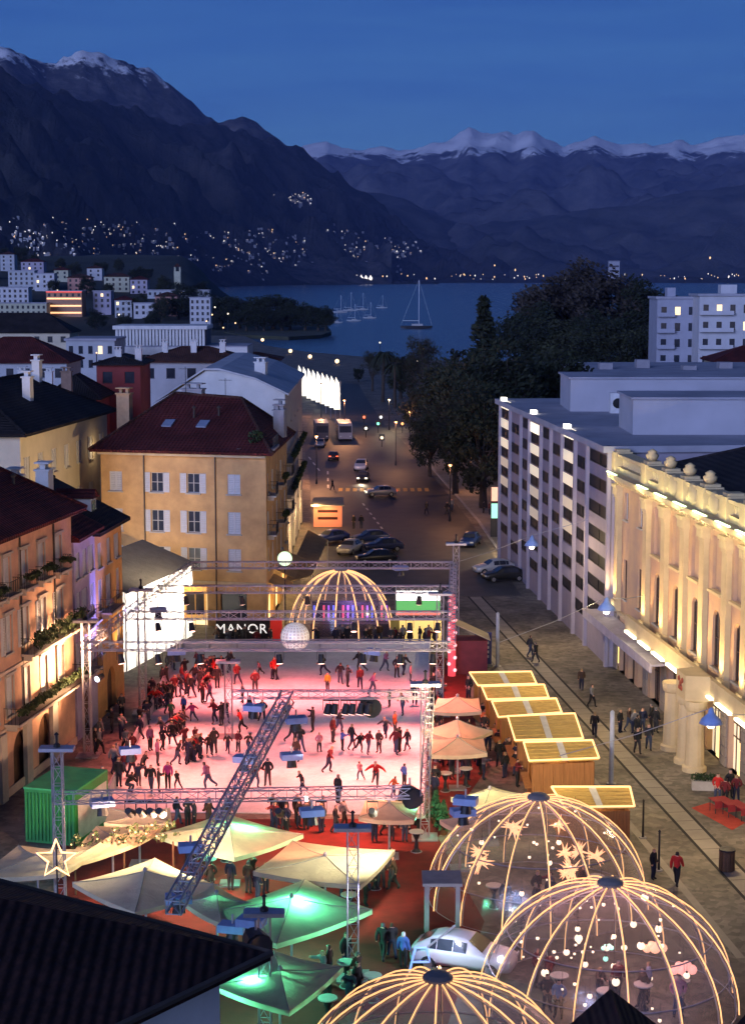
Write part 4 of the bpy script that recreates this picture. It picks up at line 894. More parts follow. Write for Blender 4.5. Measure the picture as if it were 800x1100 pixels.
# hillside houses: (px0, px1, ytop, ybase, material, roof)
def hill_dist(c, y):
    lo, hi = 905, 2300
    for _ in range(30):
        m_ = (lo + hi) / 2; x = (c - 400) / (F * CT) * m_
        if proj((x, m_, hill_z(x, m_)))[1] > y: lo = m_
        else: hi = m_
    return lo
hh = [(12, 40, 291, 313, M_pale, 'flat', 'pale four storey block high on the left of the hill'), (40, 61, 294, 314, M_flat, 'flat', 'white block just right of the pale four storey one'),
      (-12, 33, 309, 327, M_flat, 'flat', 'wide white building at the left edge of the hill'), (-15, 52, 326, 341, M_gcream, 'flat', 'long cream retaining building low on the hillside'),
      (75, 100, 298, 315, M_pink, 'hip', 'pink house with a dark hipped roof on the hill'), (102, 121, 313, 337, M_purp, 'flat', 'lilac block right of the lit red building'),
      (114, 141, 297, 314, M_gcream, 'hip', 'greenish cream house on the hill'), (125, 143, 322, 341, M_pale, 'hip', 'small pale blue house low on the hill'),
      (168, 192, 318, 339, M_pink, 'hip', 'brick red house among dark shrubs'), (160, 226, 312, 322, M_pale, 'flat', 'long low building with blue grey roof'),
      (205, 227, 320, 352, M_flat, 'flat', 'white corner block nearest the lakeside park'), (26, 50, 281, 294, M_purp, 'hip', 'lilac house above the pale blocks'),
      (4, 19, 273, 292, M_pale, 'hip', 'narrow pale house topmost at the left'), (61, 76, 290, 303, M_gcream, 'hip', 'cream house between pale block and pink house'),
      (96, 112, 288, 300, M_flat, 'hip', 'little white house above the pink one'), (142, 160, 300, 316, M_purp, 'hip', 'lilac house left of the bell tower'), (145, 166, 326, 342, M_flat, 'flat', 'low white house left of the brick red one'), (-30, -8, 285, 300, M_pale, 'hip', 'pale house cut by the left edge')]
for i, (c0, c1, yt, yb, m_, rt, lab) in enumerate(hh):
    dist = hill_dist((c0 + c1) / 2, yb); z = hill_z((( c0 + c1) / 2 - 400) / (F * CT) * dist, dist) - 1
    rows = max(1, min(4, int((D(c0, yt, dist).z - z) / 3.6))); cl = max(2, int((c1 - c0) / 5.5))
    th('hillside_house', lab, c0, c1, yt, dist, 12, m_, M_roofg if rt == 'flat' else (RT_red if i % 2 else RT_brown), rt, 2.2, rows, cl, z, lit=((i * 3) % 7,) if i % 2 else ())
# the building with lit red storeys
dist = hill_dist(70, 339); z = hill_z((70 - 400) / (F * CT) * dist, dist) - 1
t, rf, W, top = th('lit_red_building', 'building with glowing orange storeys and red trim on the hill', 52, 90, 313, dist, 14, mat('lit_building_render', (.4, .22, .14), .85), M_roofg, 'flat', 0, 1, 6, z)
for j, zz in enumerate((2.2, 6.2, 10.4)):
    mb = MB(); mb.box(.4, -.3, zz, W - .4, -.02, zz + .9); part('lit_storey', mb, emit('storey_glow', (1, .55, .25), 1.5, False), t)
mb = MB(); mb.box(0, -.4, top - .6, W, -.02, top); part('red_trim', mb, emit('red_neon', (1, .10, .05), .9, False), t)
# bell tower
dist = 1180; z = hill_z((191 - 400) / (F * CT) * dist, dist); a = D(191, 300, dist); a.z = z - 2
bt = thing('bell_tower', 'slender bell tower standing over the hillside houses', 'tower', a, 0); hgt = D(191, 285, dist).z - a.z
mb = MB(); mb.box(-2.2, -2.2, 0, 2.2, 2.2, hgt - 4); part('shaft', mb, M_gcream, bt)
mb = MB()
for sx in (-1.7, 1.7):
    for sy in (-1.7, 1.7): mb.box(sx - .4, sy - .4, hgt - 4, sx + .4, sy + .4, hgt - 1)
part('belfry', mb, M_gcream, bt); mb = MB(); mb.add([(-2.5, -2.5, hgt - 1), (2.5, -2.5, hgt - 1), (2.5, 2.5, hgt - 1), (-2.5, 2.5, hgt - 1), (0, 0, hgt + 1.5)], [(0, 1, 4), (1, 2, 4), (2, 3, 4), (3, 0, 4), (3, 2, 1, 0)]); part('roof', mb, RT_brown, bt)
# tall pale block far across the water
a = D(659, 300, 8450); a.z = -1; t = thing('far_tower_block', 'single pale tower block on the far shore', 'building', a, 0)
mb = MB(); hgt = D(659, 281, 8450).z + 1; mb.box(-26, 0, 0, 26, 30, hgt); part('wall', mb, M_flat, t); mb = MB(); mb.box(-28, -2, hgt, 28, 32, hgt + 4); part('roof', mb, M_roofg, t)
for j in range(4): mb = MB(); mb.box(-22, -1, hgt * (j + .4) / 4.6, 22, -.2, hgt * (j + .4) / 4.6 + 8); part('window', mb, M_glass, t)

# ---------------- the dark roofs below the camera
M_near = rooftile('tiles_near', (.030, .014, .014), .3)
def G3(c, y, z): return G(c, y, z)
a, b, c_ = G(-120, 915, 13.0), G(291, 1024, 12.2), G(120, 1106, 12.2)
t = thing('foreground_house', 'dark tiled roof filling the bottom left corner', 'house', (0, 0, 0))
dv = (c_ - b); k = b + dv * 2.2; l_ = a + dv * 2.2
r0 = (a + l_) / 2 + Vector((0, 0, 2.4)); r1 = b + (k - b) * .5 + (a - b).normalized() * 7 + Vector((0, 0, 2.6))
mb = MB(); V = [a, b, k, l_]; mb.add(V + [r0, r1] + [v - Vector((0, 0, .2)) for v in V], [(0, 1, 5, 4), (1, 2, 5), (2, 3, 4, 5), (0, 6, 7, 1), (1, 7, 8, 2), (6, 9, 8, 7)]); rf = part('roof', mb, M_near, t)
mb = MB(); n_in = ((a - b).normalized() * .9); m_in = dv.normalized() * .9
b2 = b + n_in + m_in; k2 = k + n_in - m_in; a2 = a + m_in; mb.add([(*b2.xy, 0), (*k2.xy, 0), (*k2.xy, 12.3), (*b2.xy, 12.3), (*a2.xy, 0), (*a2.xy, 12.3)], [(0, 1, 2, 3), (4, 0, 3, 5)]); part('wall', mb, M_white, t)
gt = MB(); gt.bar(a, b, .1, 6); gt.bar(b, k, .1, 6); part('gutter', gt, M_pipe, rf)
for i, (pk, l0, r0_, lab) in enumerate((((655, 1062), (560, 1106), (742, 1106), 'black pointed gable roof at the bottom edge below the domes'), ((832, 1052), (748, 1088), (900, 1100), 'black roof corner at the bottom right'))):
    p = G(*pk, 12.5); ll = G(*l0, 10.6); rr = G(*r0_, 10.6); t = thing('foreground_gable', lab, 'house', (0, 0, 0)); bk_ = Vector((0, -16, 0))
    ll.y = rr.y = p.y; mb = MB(); mb.add([ll, p, rr, ll + bk_, p + bk_, rr + bk_] + [v - Vector((0, 0, .2)) for v in (ll, p, rr, ll + bk_, p + bk_, rr + bk_)], [(0, 1, 4, 3), (1, 2, 5, 4), (6, 9, 10, 7), (7, 10, 11, 8), (0, 6, 7, 1), (1, 7, 8, 2), (0, 3, 9, 6), (2, 8, 11, 5)]); part('roof', mb, M_near, t)
    mb = MB(); mb.add([(ll.x + .5, p.y - .4, 0), (rr.x - .5, p.y - .4, 0), (rr.x - .5, p.y - .4, 10.5), (p.x, p.y - .4, 12.2), (ll.x + .5, p.y - .4, 10.5)], [(0, 1, 2, 3, 4)]); part('gable_wall', mb, M_base, t)
# ================================================================ THE WINTER MARKET
M_alu = mat('aluminium', (.42, .40, .46), .4, .1, 6, metal=.7); M_dkm = mat('dark_metal', (.03, .03, .035), .5, .2, 5, metal=.4)
M_blue = mat('spotlight_blue', (.12, .18, .38), .5, .15, 4); M_plate = mat('base_plate', (.25, .25, .27), .5, metal=.5)
def truss_parts(root, p, q, w=.5, bay=.9, base=False, head=False, r=.035, rb=.018, cm=None):
    p = Vector(p); q = Vector(q); d = (q - p); Ln = d.length; d.normalize()
    a = d.cross(Vector((0, 0, 1)) if abs(d.z) < .9 else Vector((0, 1, 0))).normalized(); b = a.cross(d).normalized(); h = w / 2
    cs = [(a * sx + b * sy) * h for sx, sy in ((-1, -1), (1, -1), (1, 1), (-1, 1))]
    for c in cs: mb = MB(); mb.bar(p + c, q + c, r, 5); part('chord', mb, M_alu, root)
    n = max(2, int(Ln / bay)); mb = MB()
    for i in range(n):
        s0, s1 = Ln * i / n, Ln * (i + 1) / n
        for k in range(4):
            c0, c1 = cs[k], cs[(k + 1) % 4]
            mb.bar(p + d * s0 + (c0 if i % 2 else c1), p + d * s1 + (c1 if i % 2 else c0), rb, 4, cap=False)
            mb.bar(p + d * s0 + c0, p + d * s0 + c1, rb, 4, cap=False)
    part('bracing', mb, M_alu, root)
    if base: mb = MB(); mb.box(p.x - .7, p.y - .7, p.z, p.x + .7, p.y + .7, p.z + .08); part('base_plate', mb, M_plate, root)
    if head:
        mb = MB(); mb.box(q.x - .8, q.y - .35, q.z, q.x + .8, q.y + .35, q.z + .16); part('head_block', mb, M_alu, root)
        mb = MB(); mb.lathe([(.16, 0), (.16, .12), (.06, .2), (.06, .55), (.12, .6), (.02, .7)], (q.x, q.y, q.z + .16), 8); part('hoist', mb, M_dkm, root)
def tower(px, py, top, label, head=True):
    g = G(px, py); t = thing('truss_tower', label, 'tower', (0, 0, 0), 0, 'truss towers of the rink rig'); t['at'] = g
    truss_parts(t, g, (g.x, g.y, top), .46, .8, True, head); return g
def beam(p, q, label, w=.5, r=.035, rb=.018):
    t = thing('truss_beam', label, 'truss', (0, 0, 0), 0, 'truss beams of the rink rig'); t['at'] = (Vector(p) + Vector(q)) / 2
    truss_parts(t, p, q, w, .8, r=r, rb=rb); return t
def spotlight(p, aim, label, lit=None, size=.38, cm=None):
    """yoke, can and lens"""
    t = thing('stage_light', label, 'stage light', p, 0, 'stage lights on the rig'); v = (Vector(aim) - Vector(p)).normalized()
    mb = MB(); mb.box(-size * .7, -.03, 0, -size * .62, .03, .5); mb.box(size * .62, -.03, 0, size * .7, .03, .5); mb.box(-size * .7, -.04, .5, size * .7, .04, .56); part('yoke', mb, M_dkm, t)
    c = MB(); c.bar(-v * size * .9, v * size * .6, size * .42, 10, size * .58); part('can', c, cm or M_dkm, t)
    l_ = MB(); l_.bar(v * size * .605, v * size * .66, size * .5, 10); part('lens', l_, lit or M_glass, t)
    return t
Zt = 8.0
# ---- towers
TL = tower(95, 812, 8.6, 'truss tower in front of the orange house'); TL2 = tower(154, 766, 8.6, 'truss tower before the white marquee')
TR = tower(489, 713, 9.4, 'truss tower at the far right corner of the rink, wide head plate'); TR2 = tower(472, 768, 8.4, 'truss tower beside the first cream parasol')
TR3 = tower(456, 900, 8.4, 'tall truss tower at the near right corner of the rink'); TF = tower(66, 988, 8.2, 'truss tower behind the green container, nearest the left edge')
TF2 = tower(379, 1050, 6.6, 'slim truss tower rising between the front parasols'); TF3 = tower(285, 1118, 5.2, 'truss tower at the bottom edge with a black lamp')
TM = tower(246, 792, 5.0, 'truss tower standing in the middle of the skaters')
# ---- beams over the ice
def row_at(px, py, z): return G(px, py, z)
B1 = beam(row_at(92, 694, Zt), row_at(484, 694, Zt), 'nearest long truss beam spanning the far half of the rink')
B2 = beam(row_at(140, 661, Zt), row_at(484, 661, Zt), 'truss beam above the black banner')
B3 = beam(row_at(170, 633, Zt), row_at(486, 633, Zt), 'truss beam behind the one above the black banner')
B4 = beam(row_at(206, 607, Zt), row_at(486, 607, Zt), 'farthest truss beam, in front of the ochre house')
B5 = beam(row_at(92, 694, Zt), row_at(206, 607, Zt), 'side truss beam running back past the white marquee')
B6 = beam(row_at(484, 694, Zt), row_at(487, 607, Zt), 'side truss beam on the right over the banner row')
B7 = beam(row_at(250, 746, 7.9), row_at(462, 746, 7.9), 'thin truss beam across the middle of the ice', .4)
B8 = beam(G(60, 857, 5.9), G(440, 851, 5.9), 'truss beam over the near end of the rink', .5)
B9 = beam(G(186, 975, 4.2), G(309, 748, 8.0), 'sloping truss boom crossing the rink diagonally', .62, .06, .03)
B10 = beam(row_at(462, 746, 7.9), G(456, 851, 5.9), 'side truss beam above the near right corner', .4)
# ---- mirror ball
p = p_ball = G(317, 684, 6.7); mbl = thing('mirror_ball', 'big lit mirror ball hanging over the rink', 'mirror ball', p)
mb = MB(); n = 22; rr = .95
for i in range(14):
    a0, a1 = math.pi * i / 14 - math.pi / 2, math.pi * (i + 1) / 14 - math.pi / 2
    for j in range(n):
        b0, b1 = 2 * math.pi * j / n, 2 * math.pi * (j + .94) / n
        mb.add([(rr * math.cos(a) * math.cos(b), rr * math.cos(a) * math.sin(b), rr * math.sin(a)) for a, b in ((a0, b0), (a0, b1), (a1 - .01, b1), (a1 - .01, b0))], [(0, 1, 2, 3)])
mo = part('facet_shell', mb, mat('mirror_facet', (.85, .82, .8), .4, .05, 3, metal=.2), mbl)
mb = MB(); mb.ico((0, 0, 0), .9, sub=2); part('core', mb, emit('core_glow', (1, .86, .74), 2.0), mbl)  # glow put into the core, for the spotlights' light on the ball
mb = MB(); mb.bar((0, 0, .9), (0, 0, 1.3), .03, 5); part('wire', mb, M_dkm, mbl)
# ---- stage lights along the beams
pinks = [(1, .45, .36), (1, .42, .38), (1, .40, .45), (1, .45, .55)]
M_pinkl = emit('lens_pink', (1, .55, .45), 4, False); M_redl = emit('lens_red', (1, .06, .05), 5, False); M_bluel = emit('lens_cool', (.75, .85, 1), 5, False); M_grl = emit('lens_green', (.15, 1, .6), 5, False)
def lightrow(y, z, pxs, tint, power, what, tgt):
    for i, c in enumerate(pxs):
        p = G(c, y, z); p.z -= .85; a = Vector((p.x * .9 + tgt[0], p.y + tgt[1], 0))
        s = spotlight(p, a, what, M_pinkl)
        if 1: lamp('beam', s, (0, 0, -.3), 'SPOT', tint, power, .3, (a - p), 105, .9)
lightrow(694, Zt, (130, 170, 215, 300, 345, 390, 430, 465), (1, .24, .17), 2700, 'small black stage light under the nearest long beam', (0, -2))
lightrow(661, Zt, (170, 206, 312, 380, 440, 470), (1, .19, .15), 6200, 'small black stage light under the beam above the banner', (0, -3))
lightrow(746, 7.9, (352, 359, 371, 378, 387, 395), (1, .29, .17), 1500, 'black stage light in the row over mid ice', (-1.5, -1))
lightrow(854, 5.9, (140, 152, 163, 173, 300, 345, 400), (1, .32, .17), 1300, 'black stage light on the near beam', (1, 8))
lightrow(633, Zt, (200, 260, 330, 450), (1, .17, .16), 7500, 'small black stage light under the third beam', (0, 1))
for c, y, z, a, lab in ((88, 660, 6.5, (60, 700), 'pair of white lamps on the left corner tower'), (107, 728, 5, (60, 760), 'white lamp low on the left corner tower')): spotlight(G(c, y, z), G(*a, 4), lab, M_bluel)
lamp('facade_fill', TL and B5, G(138, 708, 6.6), 'SPOT', (1, .54, .28), 15000, .3, G(30, 700, 7), 100, .9)  # added fill lamps for the house fronts, in place of light off the rink
lamp('facade_fill', B8, G(182, 884, 4.6), 'SPOT', (1, .55, .30), 12000, .3, G(0, 760, 8), 110, .9)
lamp('facade_fill', B4, G(240, 612, 7.4), 'SPOT', (1, .68, .32), 11000, .3, G(200, 600, 8), 120, .9)
lamp('ball_spot', B8, G(330, 862, 5.6), 'SPOT', (1, .88, .76), 9000, .1, p_ball, 9, .3)
# moving head lamps with pale blue housings
for c, y, z, lab in ((77, 668, 7.2, 'on the left corner of the rig'), (170, 655, 7.2, 'before the marquee'), (110, 862, 5.2, 'over the green container'), (140, 806, 5, 'beside the left barrier'), (273, 760, 6.6, 'on the diagonal boom'), (263, 815, 5.4, 'halfway down the diagonal boom'), (318, 773, 6.8, 'hanging right of the boom'), (313, 812, 5.2, 'lower right of the boom'), (205, 910, 4.6, 'low on the boom over a canopy'), (192, 965, 4.0, 'at the foot of the boom'), (335, 872, 5.2, 'under the near beam'), (270, 990, 4.2, 'by the bottom truss tower'), (250, 996, 3.6, 'over the green lit canopy'), (190, 700, 7.0, 'under the nearest long beam'), (430, 610, 7.6, 'on the farthest beam'), (402, 700, 7.0, 'right of the mirror ball'), (500, 860, 5.6, 'over the teal canopy'), (497, 872, 5.0, 'beside the grey canopy')):
    p = G(c, y, z); t = thing('moving_head_lamp', 'boxy pale blue moving lamp ' + lab, 'stage light', p, random.uniform(-.5, .5), 'moving lamps of the rig')
    mb = MB(); mb.box(-.55, -.35, -.16, .55, .35, .16); part('base_box', mb, mat('moving_blue', (.22, .32, .60), .5, .15, 2), t)
    mb = MB(); mb.bar((0, 0, -.16), (0, -.12, -.62), .22, 10, .28); part('head', mb, M_dkm, t); mb = MB(); mb.bar((0, 0, .16), (0, 0, .55), .05, 6); part('clamp', mb, M_alu, t)
for c, y, z in ((275, 1010, 5.0), (397, 757, 7.1), (440, 853, 5.4)):
    t = thing('followspot', 'round black followspot ' + {275: 'on the bottom truss tower', 397: 'at the end of the mid ice row', 440: 'at the right end of the near beam'}[c], 'stage light', G(c, y, z))
    mb = MB(); mb.bar((-.15, .35, 0), (.15, -.45, -.1), .42, 12, .55); part('drum', mb, M_dkm, t); mb = MB(); mb.bar((.16, -.46, -.1), (.18, -.5, -.105), .5, 12); part('lens', mb, M_glass, t); mb = MB(); mb.bar((0, 0, .4), (0, 0, .8), .05, 6); part('clamp', mb, M_alu, t)

# ---- rink barrier
Ra, Rb, Rc, Rd = RA, RB, RC_, RD
M_board = mat('rink_board', (.45, .45, .48), .5, .15, 1.2); bar = thing('rink_barrier', 'low barrier with posts and rail round the ice', 'barrier', (0, 0, 0))
for a, b in ((Rb, Rc), (Rc, Rd), (Rd, Ra)):
    Ln = (b - a).length; n = int(Ln / 2); d = (b - a) / n
    for i in range(n):
        p0 = a + d * i + d * .02; p1 = a + d * (i + .98); nn = Vector((-d.y, d.x, 0)).normalized() * .04
        mb = MB(); mb.slab([(*(p0 - nn).xy, .85), (*(p1 - nn).xy, .85), (*(p1 + nn).xy, .85), (*(p0 + nn).xy, .85)], .78); part('panel', mb, M_board, bar)
    mb = MB(); mb.bar((*a.xy, 1.0), (*b.xy, 1.0), .05, 6)
    for i in range(n + 1): q = a + d * i; mb.bar((*q.xy, 0), (*q.xy, 1.0), .04, 5)
    part('rail', mb, M_alu, bar)

# ---- parasols and canopies (corner pixels at the height of the rim)
def canopy(label, cs, rim=2.6, rise=.75, m=None, glow=None, tris=None, lampcol=(.12, 1, .55)):
    P = [G(c, y, rim) for c, y in cs]
    if len(P) == 3: P = [P[0], P[1], P[2], P[0] + P[2] - P[1]]          # left, front, right -> far corner
    ctr = sum(P, Vector()) / 4; t = thing('canopy', label, 'parasol', (ctr.x, ctr.y, 0), 0, 'canopies of the market')
    L_ = [Vector((p.x - ctr.x, p.y - ctr.y, rim)) for p in P]; rise *= .75; top = Vector((0, 0, rim + rise)); mb = MB(); N = 6
    for k in range(4):                               # sagging cloth, not flat facets
        a, b = L_[k], L_[(k + 1) % 4]; idx = []; vs = []; fs = []
        for i in range(N + 1):
            row = []
            for j in range(i + 1):
                u = i / N; e0 = top.lerp(a, u); e1 = top.lerp(b, u); p = e0.lerp(e1, j / i if i else 0)
                s = (j / i if i else 0); p = p - Vector((0, 0, .10 * math.sin(math.pi * s) * u + .10 * math.sin(math.pi * u)))
                row.append(len(vs)); vs.append(p)
            idx.append(row)
        for i in range(N):
            for j in range(i + 1):
                fs.append((idx[i][j], idx[i+1][j], idx[i+1][j+1]))
                if j < i: fs.append((idx[i][j], idx[i+1][j+1], idx[i][j+1]))
        mb.add(vs, fs)
        lo = [a.lerp(b, i / N) - Vector((0, 0, .10 * math.sin(math.pi * i / N))) for i in range(N + 1)]; dn = [p - Vector((0, 0, .22)) for p in lo]
        mb.add(lo + dn, [(i, i + 1, N + 2 + i, N + 1 + i) for i in range(N)])
    cl = part('cloth', mb, m, t, smooth=False, fixn=False)
    mb = MB(); mb.bar((0, 0, 0), (0, 0, rim + rise + .1), .06, 8); part('mast', mb, M_alu, t)
    mb = MB(); mb.lathe([(.1, 0), (.1, .08), (.02, .16)], (0, 0, rim + rise + .05), 8); part('finial', mb, M_alu, t)
    for k in range(4): mb = MB(); mb.path([top.lerp(L_[k], j / 6) + Vector((0, 0, .015 - .10 * math.sin(math.pi * j / 6))) for j in range(7)], .022, 4); part('seam', mb, mat('seam_tape', (.34, .33, .26), .8), t)
    for k in range(4): mb = MB(); mb.bar(top - Vector((0, 0, .45)), L_[k] - Vector((0, 0, .04)), .025, 5); part('rib', mb, M_alu, t)
    mb = MB(); mb.box(-.5, -.5, 0, .5, .5, .1); part('base', mb, M_plate, t)
    if glow:
        pw, dx, dy = glow; lb = MB(); lb.ico((dx, dy, rim - .62), .12); part('bulb', lb, M_grl, t); lamp('parasol_lamp', t, (dx, dy, rim - .02), 'POINT', lampcol, pw, .12)
    return t
C_ivory = cloth('canvas_ivory', (.68, .64, .44), .4); C_cream = cloth('canvas_cream', (.74, .60, .40), .4); C_white = cloth('canvas_white', (.70, .62, .44), .35)
canopy('green lit canopy left of the diagonal boom', ((167, 896), (252, 921), (326, 896)), m=C_ivory, glow=(800, .7, .5))
canopy('large plain ivory canopy in the middle of the market', ((272, 936), (387, 951), (424, 913), (314, 903)), rise=.35, m=C_ivory)
canopy('brightest green lit canopy in front of the plain ivory one', ((226, 978), (297, 1014), (400, 977)), m=C_ivory, glow=(1500, .1, .1))
canopy('canopy at the bottom edge lit teal on its left half', ((228, 1058), (311, 1086), (369, 1038), (294, 1021)), rise=.4, m=C_white, glow=(1500, -1.1, -.2))
canopy('pale green canopy at the right end of the near beam', ((385, 878), (444, 881), (450, 860), (393, 857)), rise=.45, m=C_ivory, glow=(60, 1.3, .3))
canopy('farthest of the cream parasols beside the rink', ((463, 764), (517, 764), (514, 750), (470, 750)), rise=.7, m=C_cream)
canopy('middle cream parasol beside the rink, turned on its corner', ((453, 784), (496, 795), (529, 785)), rise=.9, m=C_cream)
canopy('nearest of the cream parasols beside the rink', ((463, 811), (523, 809), (519, 793), (461, 793)), rise=.7, m=C_cream)
canopy('greenish white canopy behind the largest dome', ((484, 857), (519, 866), (572, 853), (528, 845)), rise=.5, m=C_ivory, glow=(45, -1, 0))
canopy('small grey canopy tucked against the largest dome', ((472, 881), (492, 889), (516, 880)), rise=.4, m=C_white)
canopy('ivory canopy left of the foot of the diagonal boom', ((78, 948), (145, 980), (235, 951)), rise=.8, m=C_white)
canopy('long cream canopy behind the glowing star', ((58, 932), (140, 908), (178, 886), (104, 887)), rise=.35, m=C_cream)
canopy('white canopy at the left edge below the container', ((-30, 942), (66, 938), (104, 912), (20, 908)), rise=.35, m=C_white)
canopy('flat white canopy along the near rink edge', ((112, 884), (185, 884), (183, 868), (118, 868)), rise=.2, m=C_white)
canopy('ivory canopy low beside the boom foot', ((196, 968), (238, 992), (270, 970)), rise=.5, m=C_ivory, glow=(40, 0, 0))
# warm fill lamps, added to brighten the canopies and carpet
lamp('market_fill', TF2 and B8, G(425, 868, 5.4), 'SPOT', (1, .86, .55), 3400, .3, G(350, 930, 2), 120, .9)
lamp('market_fill', B8, G(215, 872, 5.4), 'SPOT', (1, .84, .52), 3600, .3, G(200, 935, 2), 120, .9)
lamp('market_fill', B8, G(120, 868, 5.4), 'SPOT', (1, .80, .48), 1200, .3, G(110, 945, 2), 120, .9)
lamp('market_fill', B10, G(488, 795, 7.0), 'SPOT', (1, .78, .42), 2400, .3, G(505, 800, 1), 120, .9)

# ---- white lit marquee on the left
a, b = G(136, 722), G(207, 683); rzm, Wm = frame_at(a, b)
mq = thing('marquee', 'glowing white marquee between the orange house and the rig', 'marquee', a, rzm)
C_mq = cloth('marquee_skin', (.85, .83, .78), .6); hm = 6.2
for k in range(7):
    mb = MB(); x0, x1 = Wm * k / 7, Wm * (k + 1) / 7; mb.add([(x0, 0, .02), (x0 + .03, -.12, hm * .5), (x1 - .03, -.12, hm * .5), (x1, 0, .02), (x0, 0, hm), (x1, 0, hm)], [(0, 3, 2, 1), (1, 2, 5, 4)]); part('wall_panel', mb, C_mq, mq, fixn=False)
mb = MB(); mb.slab([(-.3, -.3, hm), (Wm + .3, -.3, hm), (Wm + .3, 4.5, hm + 1.8), (-.3, 4.5, hm + 1.8)], .05); mb.slab([(-.3, 4.5, hm + 1.8), (Wm + .3, 4.5, hm + 1.8), (Wm + .3, 9, hm), (-.3, 9, hm)], .05); part('roof', mb, cloth('marquee_roof', (.10, .11, .15), .1), mq)
mb = MB(); mb.add([(0, 0, 0), (0, 9, 0), (0, 9, hm), (0, 4.5, hm + 1.7), (0, 0, hm)], [(0, 1, 2, 3, 4)]); mb.add([(Wm, 0, 0), (Wm, 9, 0), (Wm, 9, hm), (Wm, 4.5, hm + 1.7), (Wm, 0, hm)], [(0, 1, 2, 3, 4)]); part('end_wall', mb, C_mq, mq)
mb = MB()
for k in range(8): mb.bar((Wm * k / 7, -.02, 0), (Wm * k / 7, -.02, hm), .05, 6)
part('pole', mb, M_alu, mq)
for k in range(3): lamp('marquee_lamp', mq, (Wm * (k + .5) / 3, 2.6, 4.4), 'POINT', (1, .93, .80), 3600, .5)

# ---- wooden chalets with golden roofs edged by light
M_gold = mat('golden_roof_felt', (.55, .37, .10), .8, .3, 2.2, .6, stretch=(1, 6, 1)); M_chalet = mat('chalet_boards', (.30, .13, .04), .7, .25, 1.5, .3, stretch=(8, 8, .6)); M_ropel = emit('rope_light', (1, .62, .26), 1.5)
ch = [((504, 723), (570, 722), (576, 735), (513, 737)), ((517, 738), (584, 736), (589, 750), (523, 752)), ((528, 754), (597, 751), (603, 766), (535, 771)), ((545, 770), (617, 767), (626, 794), (553, 796)), ((562, 798), (636, 796), (643, 815), (568, 818)), ((592, 846), (676, 846), (681, 867), (606, 868))]
names = ['farthest golden roofed chalet in the row', 'second golden roofed chalet from the far end', 'third golden roofed chalet from the far end', 'fourth golden roofed chalet, with the deepest roof', 'nearest chalet of the row, its plank wall showing', 'golden roofed chalet standing apart behind the domes']
for cs, lab in zip(ch, names):
    P = [G(c, y, 3.1 if k < 2 else 2.6) for k, (c, y) in enumerate(cs)]; ctr = sum(P, Vector()) / 4; L_ = [p - Vector((ctr.x, ctr.y, 0)) for p in P]
    t = thing('chalet', lab, 'stall', (ctr.x, ctr.y, 0), 0, 'wooden chalets along the lane')
    def at_(u, v): return L_[0].lerp(L_[1], u).lerp(L_[3].lerp(L_[2], u), v)
    mb = MB(); mb.slab([at_(.0, 0), at_(.47, 0), at_(.47, 1), at_(0, 1)], .08); rp = part('roof_panel', mb, M_gold, t)
    mb = MB(); mb.slab([at_(.56, 0), at_(1, 0), at_(1, 1), at_(.56, 1)], .08); part('roof_panel', mb, M_gold, t)
    mb = MB(); mb.slab([at_(.47, 0) + Vector((0, 0, .02)), at_(.56, 0) + Vector((0, 0, .02)), at_(.56, 1) + Vector((0, 0, .02)), at_(.47, 1) + Vector((0, 0, .02))], .06); part('ridge_strip', mb, mat('ridge_sheet', (.62, .60, .52), .5), t)
    for r_ in range(1, 5):
        k = MB(); k.bar(at_(.01, r_ / 5) + Vector((0, 0, .02)), at_(.46, r_ / 5) + Vector((0, 0, .02)), .025, 4); part('batten', k, M_gold, t)
        k = MB(); k.bar(at_(.57, r_ / 5) + Vector((0, 0, .02)), at_(.99, r_ / 5) + Vector((0, 0, .02)), .025, 4); part('batten', k, M_gold, t)
    mb = MB(); loop = [at_(0, 0), at_(1, 0), at_(1, 1), at_(0, 1)]
    for a, b in zip(loop, loop[1:] + loop[:1]): mb.bar(a + Vector((0, 0, .05)), b + Vector((0, 0, .05)), .055, 6)
    part('rope_light', mb, M_ropel, t)
    q = [at_(.06, .08), at_(.94, .08), at_(.94, .9), at_(.06, .9)]
    for k, (a, b) in enumerate(zip(q, q[1:] + q[:1])):
        n = 6
        for i in range(n):
            p0 = a.lerp(b, i / n); p1 = a.lerp(b, (i + .97) / n); mb = MB(); nn = Vector((-(b - a).y, (b - a).x, 0)).normalized() * .03
            h0 = 2.35; z0 = 1.05 if k == 3 and 0 < i < 5 else 0
            mb.slab([(*(p0 - nn).xy, h0 if z0 == 0 else 1.05), (*(p1 - nn).xy, h0 if z0 == 0 else 1.05), (*(p1 + nn).xy, h0 if z0 == 0 else 1.05), (*(p0 + nn).xy, h0 if z0 == 0 else 1.05)], h0 if z0 == 0 else 1.05); part('plank', mb, M_chalet, t)
    mb = MB(); mb.slab([q[3] + (q[3] - q[2]) * .12, q[0] + (q[0] - q[1]) * .12, q[0], q[3]], .05); o_ = part('counter', mb, M_chalet, t); o_.location.z = -1.65
    lamp('stall_lamp', t, (0, 0, 2.0), 'POINT', (1, .66, .3), 60, .1)
# roof wash: an added warm lamp by the rig that brightens the chalet roofs
lamp('roof_fill', B10, G(480, 775, 8.6), 'SPOT', (1, .76, .38), 9000, .3, G(590, 780, 2.5), 90, .9)

